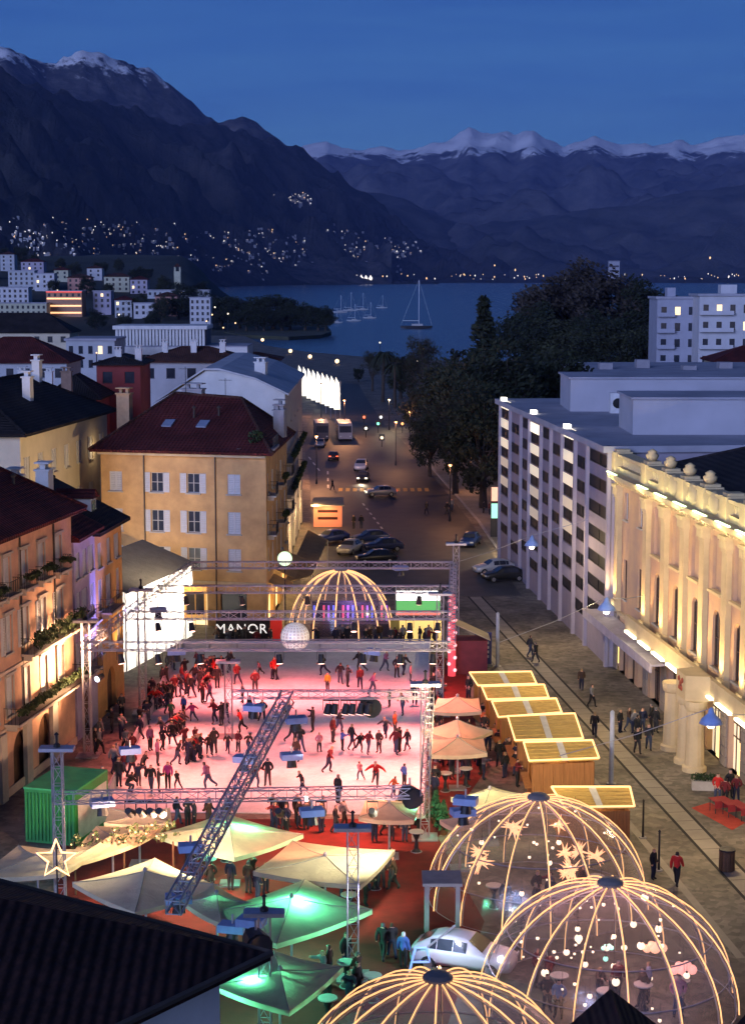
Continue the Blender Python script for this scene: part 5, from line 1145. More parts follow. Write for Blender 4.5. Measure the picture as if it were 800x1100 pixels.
# ---- domes
M_tube = emit('dome_tube', (1, .53, .21), 1.45); M_film = clear_film('dome_film'); M_star = emit('star_glow', (1, .50, .24), 1.5); M_bulb = emit('bulb_warm', (1, .80, .56), 1.6)
def dome(name, label, c, rad, h, ribs, seed, lite=False, tube=.032):
    t = thing(name, label, 'dome', (c.x, c.y, 0)); rnd = random.Random(seed)
    def sp(az, el): return Vector((rad * math.cos(el) * math.cos(az), rad * math.cos(el) * math.sin(az), h * math.sin(el)))
    mb = MB(); nA, nE = 48, 12; vs = [sp(2 * math.pi * i / nA, math.pi / 2 * j / nE * .985) for j in range(nE + 1) for i in range(nA)]
    mb.add(vs, [(j*nA+i, j*nA+(i+1)%nA, (j+1)*nA+(i+1)%nA, (j+1)*nA+i) for j in range(nE) for i in range(nA)]); part('skin', mb, M_film, t, smooth=True)
    for k in range(ribs):
        az = 2 * math.pi * (k + .3) / ribs; k_ = MB(); k_.path([sp(az, math.pi / 2 * j / 14 * .96) * 1.008 for j in range(15)], tube, 6); part('lit_rib', k_, M_tube, t, smooth=True)
        if not lite: k_ = MB(); k_.path([sp(az, math.pi / 2 * j / 8 * .96) * .985 for j in range(9)], .035, 5); part('pole', k_, M_alu, t)
    for el in (.0, .32, .64):
        k_ = MB(); k_.path([sp(2 * math.pi * i / 32, el) * .99 for i in range(33)], .03, 5); part('hoop', k_, M_alu, t)
    mb = MB(); mb.lathe([(.55, 0), (.55, .10), (.4, .22), (.15, .28)], (0, 0, h + .0), 16); part('cap', mb, mat('cap_grey', (.22, .20, .20), .6), t)
    return t, sp
def star(parent_label, p, r, spikes=9, seed=0, m=None):
    t = thing('star_lamp', parent_label, 'lamp', p); rnd = random.Random(seed); mb = MB(); mb.ico((0, 0, 0), r * .3)
    for k in range(spikes * 2):
        v = Vector((rnd.gauss(0, 1), rnd.gauss(0, 1), rnd.gauss(0, 1))).normalized(); mb.bar((0, 0, 0), v * r, r * .14, 5, r * .01)
    part('spiked_shade', mb, m or M_star, t); w = MB(); w.bar((0, 0, r * .2), (0, 0, r * .2 + .9), .01, 4); part('cord', w, M_dkm, t); return t
def bulb_lamp(label, p, r, m=None):
    t = thing('globe_lamp', label, 'lamp', p, 0, 'globe lamps in the domes'); mb = MB(); mb.ico((0, 0, 0), r, sub=2); part('globe', mb, m or M_bulb, t, smooth=True)
    mb = MB(); mb.lathe([(r * .35, 0), (r * .35, r * .5), (r * .1, r * .6)], (0, 0, r * .85), 6); part('holder', mb, M_dkm, t); w = MB(); w.bar((0, 0, r), (0, 0, r + .7), .01, 4); part('cord', w, M_dkm, t); return t
c1 = G(578, 858, 5.0); c2 = G(655, 950, 5.0); c3 = G(470, 1052, 5.0); c0 = G(366, 613, 5.2)
dome('event_dome', 'rear one of the two big clear domes, star lamps inside', c1, 5.35, 5.0, 15, 1)
dome('event_dome', 'clear dome with globe lamps and diners, right of the white car', c2, 5.35, 5.0, 15, 2)
dome('event_dome', 'lit dome cut off by the bottom edge', c3, 5.35, 5.0, 18, 3)
dome('bar_dome', 'small lit dome over the bar at the far end of the rink', c0, 4.4, 5.2, 14, 4, tube=.06)
for i, (c, y) in enumerate(((551, 888), (600, 886), (515, 915), (516, 925), (606, 916), (622, 914), (614, 935), (607, 937), (640, 920))):
    d_ = c1.y + ((i * 37) % 5 - 2) * .7; star('spiky orange star lamp hung in the rear dome', D(c, y, d_), .55 if i % 3 else .7, seed=i)
for i, (c, y) in enumerate(((590, 927), (589, 945), (508, 985), (517, 905), (600, 905), (481, 960), (474, 970), (560, 960))): bulb_lamp('small globe lamp in the rear dome', D(c, y, c1.y + ((i * 53) % 7 - 3) * .6), .13)
gl = [(620, 998), (608, 1023), (621, 1008), (659, 1006), (680, 993), (707, 998), (651, 1019), (670, 1018), (688, 1016), (650, 1030), (659, 1038), (661, 1055), (698, 1051), (737, 1048), (692, 964), (710, 1016), (628, 1036), (585, 1045), (633, 1070), (715, 1080)]
M_gmint = emit('globe_mint', (.45, 1, .75), 1.3); M_gpink = emit('globe_pink', (1, .35, .32), 4)
for i, (c, y) in enumerate(gl): bulb_lamp('glowing globe lamp in the front dome', D(c, y, c2.y + ((i * 41) % 9 - 4) * .65), .11 + .03 * (i % 3), M_gmint if i in (9, 19) else None)
def paper_cloud(label, c, y, r, m):
    p = D(c, y, c2.y + .4); t = thing('cloud_lamp', label, 'lamp', p); mb = MB()
    for dx, dz, k in ((0, 0, 1), (-.8, -.1, .7), (.8, -.05, .75), (.35, .35, .7), (-.35, .3, .65)): mb.ico((dx * r, 0, dz * r), r * .6 * k, sub=2)
    part('shade', mb, m, t, smooth=True); w = MB(); w.bar((0, 0, r * .5), (0, 0, r * .5 + .8), .01, 4); part('cord', w, M_dkm, t)
M_cl = emit('cloud_pink', (1, .42, .34), 1.2)
paper_cloud('pink cloud shaped lamp in the front dome', 733, 1041, .48, M_cl); paper_cloud('orange cluster lamp in the middle of the front dome', 703, 1018, .42, emit('cloud_orange', (1, .5, .3), 1.2)); paper_cloud('mint cluster lamp in the front dome', 652, 1018, .22, M_gmint)
for k, (cc, h_, lab, nm) in enumerate(((c1, 2.4, (1, .50, .40), 420), (c2, 2.4, (1, .50, .46), 600), (c3, 2.4, (1, .55, .3), 120))):
    lamp('dome_fill', bpy.data.objects['event_dome' if k == 0 else 'event_dome.%03d' % k], (0, 0, h_ + 1.2), 'POINT', lab, nm, 1.6)  # unseen fill lamp added to make up for the tubes' weak light
random.seed(3)
for dd_, c_, n_l, lab in ((0, c1, 26, 'tiny warm bulb strung under the rear dome'), (1, c2, 34, 'tiny warm bulb strung under the front dome')):
    for i in range(n_l):
        a = random.uniform(0, 6.28); r_ = random.uniform(.5, 4.3); zz = random.uniform(.6, math.sqrt(max(.1, 1 - (r_ / 5.35) ** 2)) * 4.6); bulb_lamp(lab, Vector((c_.x + r_ * math.cos(a), c_.y + r_ * math.sin(a), zz)), random.choice((.05, .06, .08)))
# furniture in the domes: round tables with cloths
def bar_table(label, p, h=1.08, cm=None, r=.4):
    t = thing('bar_table', label, 'table', (p.x, p.y, 0), 0, 'bar tables in the market'); mb = MB(); mb.lathe([(r, 0), (r, .05)], (0, 0, h), 14); part('top', mb, cm or mat('table_top', (.45, .44, .42), .6), t)
    mb = MB(); mb.lathe([(.30, 0), (.12, .2), (.08, h * .6), (.25, h)], n=10); part('stem', mb, cm or M_dkm, t); mb = MB(); mb.lathe([(.32, 0), (.3, .04)], n=12); part('foot', mb, M_plate, t)
for c, y in ((560, 992), (600, 985), (640, 965), (530, 975)): bar_table('bar table inside the rear dome', G(c, y))
for c, y in ((600, 1075), (650, 1092), (690, 1085), (730, 1080)): bar_table('bar table inside the front dome', G(c, y))
for c, y, lab in ((403, 955, 'beside the plain ivory canopy'), (447, 915, 'left of the grey post'), (449, 898, 'just behind the other table by the grey post'), (375, 985, 'right of the brightest canopy'), (352, 1100, 'at the bottom edge'), (243, 925, 'under the green lit canopy'), (225, 945, 'near the boom'), (400, 1075, 'by the bottom dome'), (372, 1060, 'behind the slim tower'), (500, 845, 'by the teal canopy'), (478, 850, 'next to the near right tower')):
    bar_table('round bar table with pale top ' + lab, G(c, y))
M_emb = mat('box_grey', (.30, .29, .30), .7)
# dome porch
p = G(470, 1010); t = thing('dome_porch', 'grey entrance porch on the left of the rear dome', 'porch', (p.x, p.y, 0))
for dx in (-.5, .9): mb = MB(); mb.box(dx - .1, -.1, 0, dx + .1, .1, 2.6); part('post', mb, M_emb, t)
mb = MB(); mb.box(-.7, -.2, 2.6, 1.1, 1.6, 2.75); part('lintel', mb, M_emb, t); mb = MB(); mb.box(-.58, -.05, 0, -.5, 1.5, 2.55); part('side_panel', mb, M_emb, t)

# ---- the far end of the rink: banner, bar, screen
def board(name, label, c0, c1, y0, y1, dist, m, cat, th=.12, frame=None):
    a = D(c0, y1, dist); b = D(c1, y0, dist); t = thing(name, label, cat, (a.x, dist, 0)); mb = MB(); mb.box(0, 0, a.z, b.x - a.x, th, b.z); part('face', mb, m, t)
    for x in (.1, b.x - a.x - .1): mb = MB(); mb.bar((x, th + .06, 0), (x, th + .06, b.z), .04, 6); part('post', mb, M_alu, t)
    return t, b.x - a.x, a.z, b.z
def text(s, parent, x, y, z, size, m, rz=0, extr=.01, align='CENTER', name='lettering'):
    cu = bpy.data.curves.new(name, 'FONT'); cu.body = s; cu.size = size; cu.extrude = extr; cu.align_x = align; cu.align_y = 'CENTER'; cu.space_character = 1.08
    o = bpy.data.objects.new('tmp_text', cu); COL.objects.link(o); dg = bpy.context.evaluated_depsgraph_get(); me = bpy.data.meshes.new_from_object(o.evaluated_get(dg)); bpy.data.objects.remove(o)
    me.materials.clear(); me.materials.append(m); r = ob(name, me, parent, (x, y, z)); r.rotation_euler = (R(90), 0, rz); return r
t, w, z0, z1 = board('banner', 'black banner with white letters at the far end of the ice', 232, 290, 664, 689, 141, mat('banner_black', (.012, .010, .012), .6), 'banner')
text('MANOR', t, w * .47, -.015, (z0 + z1) / 2 + .05, 1.12, emit('banner_white', (1, .95, .9), .9, False))
t, w, z0, z1 = board('banner', 'red banner beside the black lettered one', 290.5, 303, 664, 689, 141.2, emit('banner_red', (.8, .03, .02), .35, False), 'banner')
t, w, z0, z1 = board('display_screen', 'bright screen showing white and green behind the bar', 424, 474, 631, 662, 146, mat('screen_frame', (.1, .1, .1), .5), 'screen')
mb = MB(); mb.box(.12, -.03, z0 + (z1 - z0) * .55, w - .12, -.005, z1 - .3); part('white_band', mb, emit('screen_white', (1, .98, .92), 2.4), t); mb = MB(); mb.box(.12, -.03, z0 + .5, w - .12, -.005, z0 + (z1 - z0) * .54); part('green_band', mb, emit('screen_green', (.10, .42, .12), .9), t)
mb = MB(); mb.box(.1, -.03, z0 + .1, w - .1, -.005, z0 + .42); part('red_band', mb, emit('screen_red', (.9, .2, .15), .8), t)
t, w, z0, z1 = board('poster_panel', 'yellow panel with dark figures under the screen', 429, 474, 667, 690, 141, emit('poster_yellow', (1, .68, .2), .9), 'poster')
for k in (.25, .62, .85): mb = MB(); mb.lathe([(.05, 0), (.28, .3), (.22, .7), (.1, .8), (.16, 1.0), (.02, 1.15)], (w * k, -.02, z0 + .1), 8); o_ = part('printed_figure', mb, mat('print_dark', (.03, .02, .03), .7), t); o_.scale = (1, .05, 1)
t, w, z0, z1 = board('panel', 'olive panel between the bar and the yellow poster', 419, 429, 664, 690, 141, mat('olive_panel', (.35, .28, .05), .6), 'panel')
# bar with coloured display
p = D(334, 690, 143.5); bar_ = thing('rink_bar', 'dark bar counter with blue lit back under the small dome', 'bar', (p.x, 143.5, 0)); wb = D(418, 690, 143.5).x - p.x
mb = MB(); mb.box(0, 0, 0, wb, .8, 1.1); part('counter', mb, mat('bar_front', (.03, .02, .04), .5), bar_); mb = MB(); mb.box(0, 2.6, 0, wb, 2.75, 2.6); part('back_wall', mb, mat('bar_back', (.05, .04, .10), .5), bar_)
for i in range(16):
    k = MB(); k.box(0, 2.45, .9, .16, 2.58, 2.2); part('lit_bottle_shelf', k, (emit('bar_blue', (.15, .2, 1), 1.0, False), emit('bar_violet', (.5, .15, .9), .9, False), emit('bar_red', (1, .1, .2), .9, False), mat('bar_dark', (.02, .02, .03)))[i * 7 % 4], bar_, (wb * (i + .3) / 16, 0, 0))
lamp('bar_lamp', bar_, (wb / 2, 1.6, 2.4), 'POINT', (.7, .4, 1), 120, .2)
# row of barrier cloths / display tents behind the beams on the left
t, w, z0, z1 = board('market_booth', 'amber lit booth at the left of the far rink end', 198, 222, 630, 664, 139, emit('booth_amber', (1, .55, .15), .45), 'booth')
for k in (.3, .7): mb = MB(); mb.box(w * k - .35, -.03, z0 + .3, w * k + .35, -.005, z1 - .5); part('dark_opening', mb, M_dkm, t)
t, w, z0, z1 = board('van', 'dark delivery van parked behind the far beams', 226, 262, 640, 656, 150, M_dkm, 'van', 2.0)
mb = MB(); mb.box(w * .08, -.02, z0 + (z1 - z0) * .5, w * .4, -.004, z1 - .15); part('window', mb, M_glass, t)
for k in (.2, .8): mb = MB(); mb.lathe([(.34, 0), (.34, .2), (.2, .22)], n=12); o_ = part('wheel', mb, M_dkm, t, (w * k, -.02, .34)); o_.rotation_euler = (R(90), 0, 0)
# red light column, white sail and blue banners at the far right of the rink
p = G(485, 726); t = thing('light_column', 'red lit column of spots at the far right of the rink', 'light column', (p.x, p.y, 0)); mb = MB(); mb.lathe([(.30, 0), (.30, 6.2), (.1, 6.3)], n=10); part('post', mb, emit('column_red', (1, .10, .14), .55), t)
for i in range(12): k = MB(); k.ico((0, 0, 0), .15); part('lamp', k, emit('column_pink', (1, .35, .38), 2.5, False), t, (-.22 if i % 2 else .22, -.25, .5 + i * .48))
p = G(500, 722); t = thing('stand', 'dark red booth with a slanting white roof beside the red column', 'booth', (p.x, p.y, 0)); mb = MB(); mb.box(-.8, -.8, 0, 1.6, 1.4, 2.6); part('walls', mb, mat('booth_red', (.14, .02, .03), .7), t); mb = MB(); mb.slab([(-1, -1, 4.0), (1.8, -1, 2.7), (1.8, 1.6, 2.7), (-1, 1.6, 4.0)], .06); part('roof', mb, C_white, t)
for c, lab in ((514, 'left'), (523, 'right')):
    p = G(c, 716); t = thing('banner_stand', 'deep blue upright banner with white print, ' + lab + ' of the pair', 'banner', (p.x, p.y, 0)); mb = MB(); mb.box(-.33, 0, .2, .33, .06, 2.7); part('face', mb, mat('banner_blue', (.03, .04, .20), .6), t)
    mb = MB(); mb.box(-.4, -.2, 0, .4, .25, .2); part('foot', mb, M_plate, t)
    for i in range(5): k = MB(); k.box(-.1, -.02, .7 + i * .36, .12, -.004, .9 + i * .36); part('print', k, mat('banner_print', (.6, .62, .7), .7), t)
# translucent poles of the lane
for c, y, h_ in ((534, 716, 4.2), (656, 842, 4.4)):
    p = G(c, y); t = thing('light_pole', 'pale bluish pole ' + ('beside the nearest chalets' if c > 600 else 'right of the blue banners'), 'pole', (p.x, p.y, 0)); mb = MB(); mb.lathe([(.12, 0), (.12, .2), (.14, .25), (.14, h_), (.04, h_ + .1)], n=10); part('post', mb, mat('pole_frost', (.38, .42, .50), .3), t); mb = MB(); mb.lathe([(.3, 0), (.3, .06), (.15, .1)], n=12); part('foot', mb, M_plate, t)

# ---- green container
P = [G(28, 906), G(82, 911), G(117, 885)]; a = P[0]; b = P[1]; rzc, wc = frame_at(a, b); dl = (P[2] - P[1]); lc = dl.length
ct = thing('green_container', 'green kiosk container with a white side panel below the peach house', 'container', a, rzc); ang = math.atan2(dl.y, dl.x) - rzc; M_grn = mat('container_green', (.015, .17, .035), .5, .2, 1.2, .2); hc = 3.0
def cpt(u, v, z): return (u + v * math.cos(ang), v * math.sin(ang), z)
mb = MB(); q = [cpt(0, 0, 0), cpt(wc, 0, 0), cpt(wc, lc, 0), cpt(0, lc, 0)]; mb.add([(x, y, .1) for x, y, z in q] + [(x, y, hc) for x, y, z in q], [(0, 1, 5, 4), (1, 2, 6, 5), (2, 3, 7, 6), (3, 0, 4, 7), (4, 5, 6, 7), (3, 2, 1, 0)]); part('shell', mb, M_grn, ct)
for i in range(14): k = MB(); x = wc * (i + .3) / 14; k.box(x, -.07, .25, x + wc / 28, -.004, hc - .15); part('corrugation', k, M_grn, ct)
mb = MB(); e0 = Vector(cpt(wc, lc * .06, .35)); e1 = Vector(cpt(wc, lc * .94, .35)); nn = Vector((math.sin(ang), -math.cos(ang), 0)) * .04; mb.add([e0 + nn, e1 + nn, e1 + nn + Vector((0, 0, hc - .8)), e0 + nn + Vector((0, 0, hc - .8))], [(0, 1, 2, 3)]); part('side_panel', mb, mat('panel_white', (.48, .46, .44), .7), ct)
mb = MB(); mb.slab([(x * 1.02 - .05, y, hc + .1) for x, y, z in q], .1); part('roof', mb, mat('container_roof', (.03, .30, .10), .6), ct)

# ---- lit star decoration
p = G(62, 985); p = D(61, 923, p.y - 2); t = thing('star_sign', 'five pointed outline star glowing above the left canopies', 'star', (p.x, p.y, 0)); zc = p.z; rs = .95; mb = MB(); pts = []
for i in range(10): r_ = rs if i % 2 == 0 else rs * .42; an = math.pi / 2 + i * math.pi / 5; pts.append(Vector((r_ * math.cos(an), 0, zc + r_ * math.sin(an))))
mb.path(pts + [pts[0], pts[1]], .055, 6); part('outline', mb, emit('star_tube', (1, .60, .30), 2.2), t); mb = MB(); mb.bar((0, .05, 0), (0, .05, zc + .9), .04, 6); part('pole', mb, M_dkm, t)
# string of warm bulbs on the branches under the star
gar = thing('garland', 'garland of warm bulbs on greenery under the star', 'garland', G(112, 962)); mb = MB(); bm_ = MB()
for i in range(40):
    x = -1.5 + i * .13; y = .2 * math.sin(i * 1.7); z = 2.6 + .35 * math.sin(i * .9) + i * .02; leaves(mb, (x, y, z), (.25, .25, .2), 10, .12)
    if i % 2 == 0: bm_.ico((x, y - .2, z + .05), .05)
part('greenery', mb, M_leaf, gar, fixn=False); o_ = part('bulbs', bm_, emit('garland_bulb', (1, .6, .25), 2, False), gar); o_['kind'] = 'stuff'; mb = MB()
for k in (-1.4, 1, 3.4): mb = MB(); mb.bar((k, .1, 0), (k, .1, 2.7), .05, 6); part('post', mb, M_wood, gar)
# ================================================================ TREES
M_bark = mat('bark', (.045, .035, .028), .95, .35, 1.5, .6); M_fol = [mat('foliage_dark', (.018, .026, .014), .9, .55, .35), mat('foliage_mid', (.03, .036, .018), .9, .55, .35), mat('foliage_bare', (.045, .036, .030), .9, .5, .4)]
def tree_meshes(seed, kind):
    rnd = random.Random(seed); st = random.getstate(); random.seed(seed); tr = MB(); cr_ = MB()
    if kind == 'cypress':
        tr.path([(0, 0, 0), (0, 0, 4), (0, 0, 15)], [.4, .3, .05], 6)
        for i in range(90):
            z = 1.5 + 15.5 * i / 90; r = 2.3 * min(1, z / 3) * (1 - z / 17.6) + .10
            for k in range(3): a = rnd.uniform(0, 6.3); q = rnd.uniform(.4, 1.0); leaves(cr_, (r * q * math.cos(a), r * q * math.sin(a), z), (.28 + r * .12, .28 + r * .12, .7), 10, .30)
    elif kind == 'palm':
        tr.path([(0, 0, 0), (.1, 0, 4), (.2, .1, 7.5)], [.3, .24, .22], 8)
        for i in range(34):
            a = rnd.uniform(0, 6.3); up = rnd.uniform(-.3, 1.0); base = Vector((.2, .1, 7.6)); prev = base
            for s in range(1, 6):
                t = s / 5; p = base + Vector((math.cos(a), math.sin(a), 0)) * 2.4 * t + Vector((0, 0, up * 1.6 * t - 2.0 * t * t)); sd = Vector((-math.sin(a), math.cos(a), 0)) * .32 * (1 - t * .7)
                cr_.add([prev - sd, prev + sd, p + sd * .8 - Vector((0, 0, .1)), p - sd * .8 - Vector((0, 0, .1))], [(0, 1, 2, 3)]); prev = p
    else:
        H = 14.0; tr.path([(0, 0, 0), (.1, .05, 2.5), (.0, .1, 5)], [.55, .42, .3], 8); tips = []
        for i in range(13):
            a = i * 2.4 + rnd.uniform(-.3, .3); z0 = rnd.uniform(2.8, 5.2); l_ = rnd.uniform(3, 5.6); e = rnd.uniform(.3, 1.25)
            m_ = Vector((math.cos(a) * l_ * .5 * math.cos(e), math.sin(a) * l_ * .5 * math.cos(e), z0 + l_ * .5 * math.sin(e) + .3)); t_ = Vector((math.cos(a) * l_ * math.cos(e), math.sin(a) * l_ * math.cos(e), z0 + l_ * 1.45 * math.sin(e) + .5))
            tr.path([(0, 0, z0), m_, t_], [.17, .11, .04], 5); tips.append(t_)
            for k in range(4): b = t_ + Vector((rnd.gauss(0, 1.2), rnd.gauss(0, 1.2), rnd.gauss(.7, .8))); tr.path([m_.lerp(t_, .6), b], [.06, .015], 4); tips.append(b)
        if kind == 'broad':
            for i in range(70):
                a = rnd.uniform(0, 6.283); u = rnd.uniform(-1, 1); rr = rnd.uniform(.55, 1.0) ** .5; q = math.sqrt(1 - u * u) * rr
                tips.append(Vector((4.6 * q * math.cos(a), 4.6 * q * math.sin(a), 6.6 + 4.4 * u * rr)))
        n = {'bare': 42, 'broad': 60}[kind]
        for t_ in tips:
            if kind == 'bare':
                for k in range(26): b = t_ + Vector((rnd.gauss(0, .9), rnd.gauss(0, .9), rnd.gauss(.4, .8))); tr.bar(t_, b, .02, 3, .006, cap=False)
            s = rnd.uniform(.9, 1.7); leaves(cr_, t_, (s, s, s * .75), n, .20 if kind == 'bare' else .26)
    random.setstate(st); return tr.mesh('trunk'), cr_.mesh('crown', fixn=False)
TP = {}
for kind, seeds in (('broad', (1, 2, 3)), ('bare', (4, 5)), ('cypress', (6,)), ('palm', (7,))):
    TP[kind] = [tree_meshes(s, kind) for s in seeds]
HT = {'broad': 12.0, 'bare': 12.0, 'cypress': 17.0, 'palm': 8.6}
def tree(kind, px, ytop, dist, label, wide=1.0, zb=0, var=0, fol=0, grp='trees of the park and shore'):
    p = D(px, 400, dist); p.z = zb; h = D(px, ytop, dist).z - zb; s = h / HT[kind]
    t = thing({'broad': 'broadleaf_tree', 'bare': 'plane_tree', 'cypress': 'cypress_tree', 'palm': 'palm_tree'}[kind], label, 'tree', p, px * 1.3, grp); tr, cr_ = TP[kind][var % len(TP[kind])]
    for nm, me, m_ in (('trunk', tr, M_bark), ('crown', cr_, M_fol[fol])):
        if not me.materials: me.materials.append(m_)
        o = ob(nm, me, t, scale=(s * wide, s * wide, s)); o.material_slots[0].link = 'OBJECT'; o.material_slots[0].material = m_
    return t
tree('cypress', 519, 321, 330, 'tall pointed cypress standing against the lake', 1.55)
tree('broad', 596, 296, 560, 'left half of the huge rounded tree by the lake', 1.15, 0, 0, 2); tree('broad', 645, 291, 575, 'middle and highest of the huge rounded trees by the lake', 1.25, 0, 1, 2); tree('broad', 690, 316, 565, 'dark tree between the huge rounded tree and the flats', 1.1, 0, 2, 0); tree('broad', 565, 332, 540, 'lower dark tree left of the huge rounded tree', 1.1, 0, 1, 0)
for i, (c, y) in enumerate(((585, 345), (610, 348), (640, 346), (668, 350), (700, 352))): tree('broad', c, y, 530 - i * 4, 'low dark tree in the skirt under the huge rounded trees', 1.5, 0, i, i % 2)
for i, (c, y, d, w, k) in enumerate(((556, 375, 270, 1.2, 'broad'), (580, 385, 285, 1.1, 'broad'), (536, 392, 255, 1.1, 'broad'), (500, 385, 290, 1.1, 'broad'), (475, 392, 310, 1.0, 'bare'), (452, 372, 400, .9, 'bare'), (430, 378, 430, .9, 'broad'), (400, 383, 460, .8, 'bare'), (520, 430, 225, .9, 'broad'), (490, 440, 240, .9, 'bare'), (462, 448, 262, .8, 'broad'), (448, 425, 330, .9, 'broad'), (385, 395, 500, .8, 'broad'))):
    tree(k, c, y, d, ('leafless park tree ' if k == 'bare' else 'dark leafy park tree ') + ('in the row along the avenue' if d < 300 else 'behind the avenue towards the lake'), w, 0, i, i % 2)
tree('palm', 411, 372, 420, 'shaggy palm beside the lake end of the avenue'); tree('palm', 424, 384, 400, 'smaller palm next to the shaggy one')
for i, (c, y, d, w) in enumerate(((238, 318, 1010, 1.3), (258, 322, 1000, 1.3), (276, 326, 985, 1.2), (294, 316, 990, 1.4), (312, 328, 975, 1.2), (328, 330, 965, 1.2), (342, 328, 960, 1.1), (350, 336, 955, .9), (222, 320, 1040, 1.1), (303, 331, 960, 1.2), (265, 332, 955, 1.2), (284, 334, 955, 1.2))):
    tree('broad', c, y, d, 'dark round tree of the wooded headland in the lake', w * 1.3, .5, i, 0, 'trees on the headland')
random.seed(5); used = []
for i, (c, y, yb, w) in enumerate(((27, 264, 284, .8), (82, 283, 298, 1.2), (150, 290, 306, 1.3), (110, 281, 296, 1.2), (200, 306, 330, 1.3), (178, 300, 318, 1.2), (193, 318, 343, 1.2), (150, 318, 340, 1.2), (95, 300, 318, 1.1), (60, 300, 316, 1.0), (8, 268, 284, 1.1), (130, 280, 292, 1.1), (160, 288, 300, 1.1), (68, 278, 290, 1.1), (40, 274, 286, 1.1), (118, 304, 320, .9), (216, 304, 322, 1.2), (175, 322, 345, 1.0), (20, 342, 356, 1.3), (60, 342, 356, 1.3), (105, 336, 354, 1.3), (135, 338, 354, 1.2), (165, 336, 352, 1.2), (-10, 342, 356, 1.2))):
    d = hill_dist(c, yb); z = hill_z((c - 400) / (F * CT) * d, d) - 1; tree('broad', c, y, d, 'dark garden tree among the hillside houses', w, z, i, i % 2, 'garden trees on the hillside')
# shrubs in front of the palazzo side street / near lake
# ================================================================ LAMPS, POSTS, WIRES
def street_lamp(label, px, py, h, col=(1, .55, .22), power=900, glow=2.5, r=.28, dark=True, arm=0):
    p = G(px, py); t = thing('street_lamp', label, 'street lamp', (p.x, p.y, 0), 0, 'street lamps'); mb = MB(); mb.lathe([(.16, 0), (.14, .6), (.08, .8), (.06, h)], n=8); part('post', mb, M_dkm, t)
    mb = MB(); mb.lathe([(r * .9, 0), (r * .5, .25), (.05, .32)], (arm, 0, h + .1), 10); part('hood', mb, M_dkm, t); mb = MB(); mb.ico((arm, 0, h), r * .8, sub=2, sq=(1, 1, .8)); part('globe', mb, emit('lamp_%.2f_%.2f' % (col[1], glow), col, glow, False), t)
    lamp('glow', t, (arm, 0, h - .45), 'POINT', col, power * 1.8, .2); return t
so_ = (1, .43, .18); wm = (1, .74, .42)
for i, (c, y, h, col, pw, lab) in enumerate(((546, 596, 5, wm, 1600, 'white street lamp at the office corner'), (483, 560, 7, so_, 900, 'orange street lamp on the park pavement'), (425, 500, 7, so_, 1000, 'orange street lamp where the avenue narrows'), (340, 520, 7, so_, 3600, 'orange street lamp at the foot of the white house'), (370, 470, 7, so_, 3600, 'orange street lamp in the far avenue'), (418, 462, 6, wm, 1200, 'pale street lamp near the traffic signals'), (440, 478, 6, so_, 700, 'orange street lamp under the park trees'), (345, 448, 7, so_, 1800, 'orange street lamp beside the far coaches'), (505, 530, 5, so_, 450, 'low orange lamp in the dark park'), (560, 620, 5, wm, 1300, 'pale street lamp on the office pavement'))): street_lamp(lab, c, y, h, col, pw)
for i, (c, y, d, s_) in enumerate(((333, 383, 640, 1), (282, 365, 800, 1), (362, 388, 600, 1), (312, 377, 680, 1))):
    p = D(c, y, d); t = thing('quay_lamp', 'tall lamp on the lake quay', 'street lamp', (p.x, p.y, 0), 0, 'quay lamps'); mb = MB(); mb.lathe([(.3, 0), (.18, 1), (.12, p.z)], n=6); part('post', mb, M_dkm, t); mb = MB(); mb.ico((0, 0, p.z), .75, sub=2); part('globe', mb, emit('quay_glow', (1, .66, .34), 2.6, False), t)
for i, (c, y, d) in enumerate(((228, 338, 900), (231, 330, 950), (222, 345, 880), (245, 337, 930), (253, 347, 880), (227, 326, 990), (240, 352, 860), (62, 312, 1180), (99, 301, 1300), (159, 306, 1230), (120, 324, 1080), (128, 338, 1000), (65, 288, 1500), (138, 299, 1320), (104, 379, 395), (448, 388, 560), (455, 375, 620), (408, 368, 700))):
    p = D(c, y, d); zb = hill_z(p.x, d); t = thing('lamp_post', 'distant lit lamp post ' + ('among the hillside houses' if c < 200 else 'near the lakeside'), 'street lamp', (p.x, p.y, zb), 0, 'distant lamp posts'); r = d / 1870 * .9; mb = MB(); mb.bar((0, 0, -1), (0, 0, max(1, p.z - zb)), .12, 5); part('post', mb, M_dkm, t); mb = MB(); mb.ico((0, 0, max(1, p.z - zb)), r); part('globe', mb, emit('far_globe_%d' % (i % 2), (1, .62, .30) if i % 2 == 0 else (1, .85, .6), 2.4, False), t)
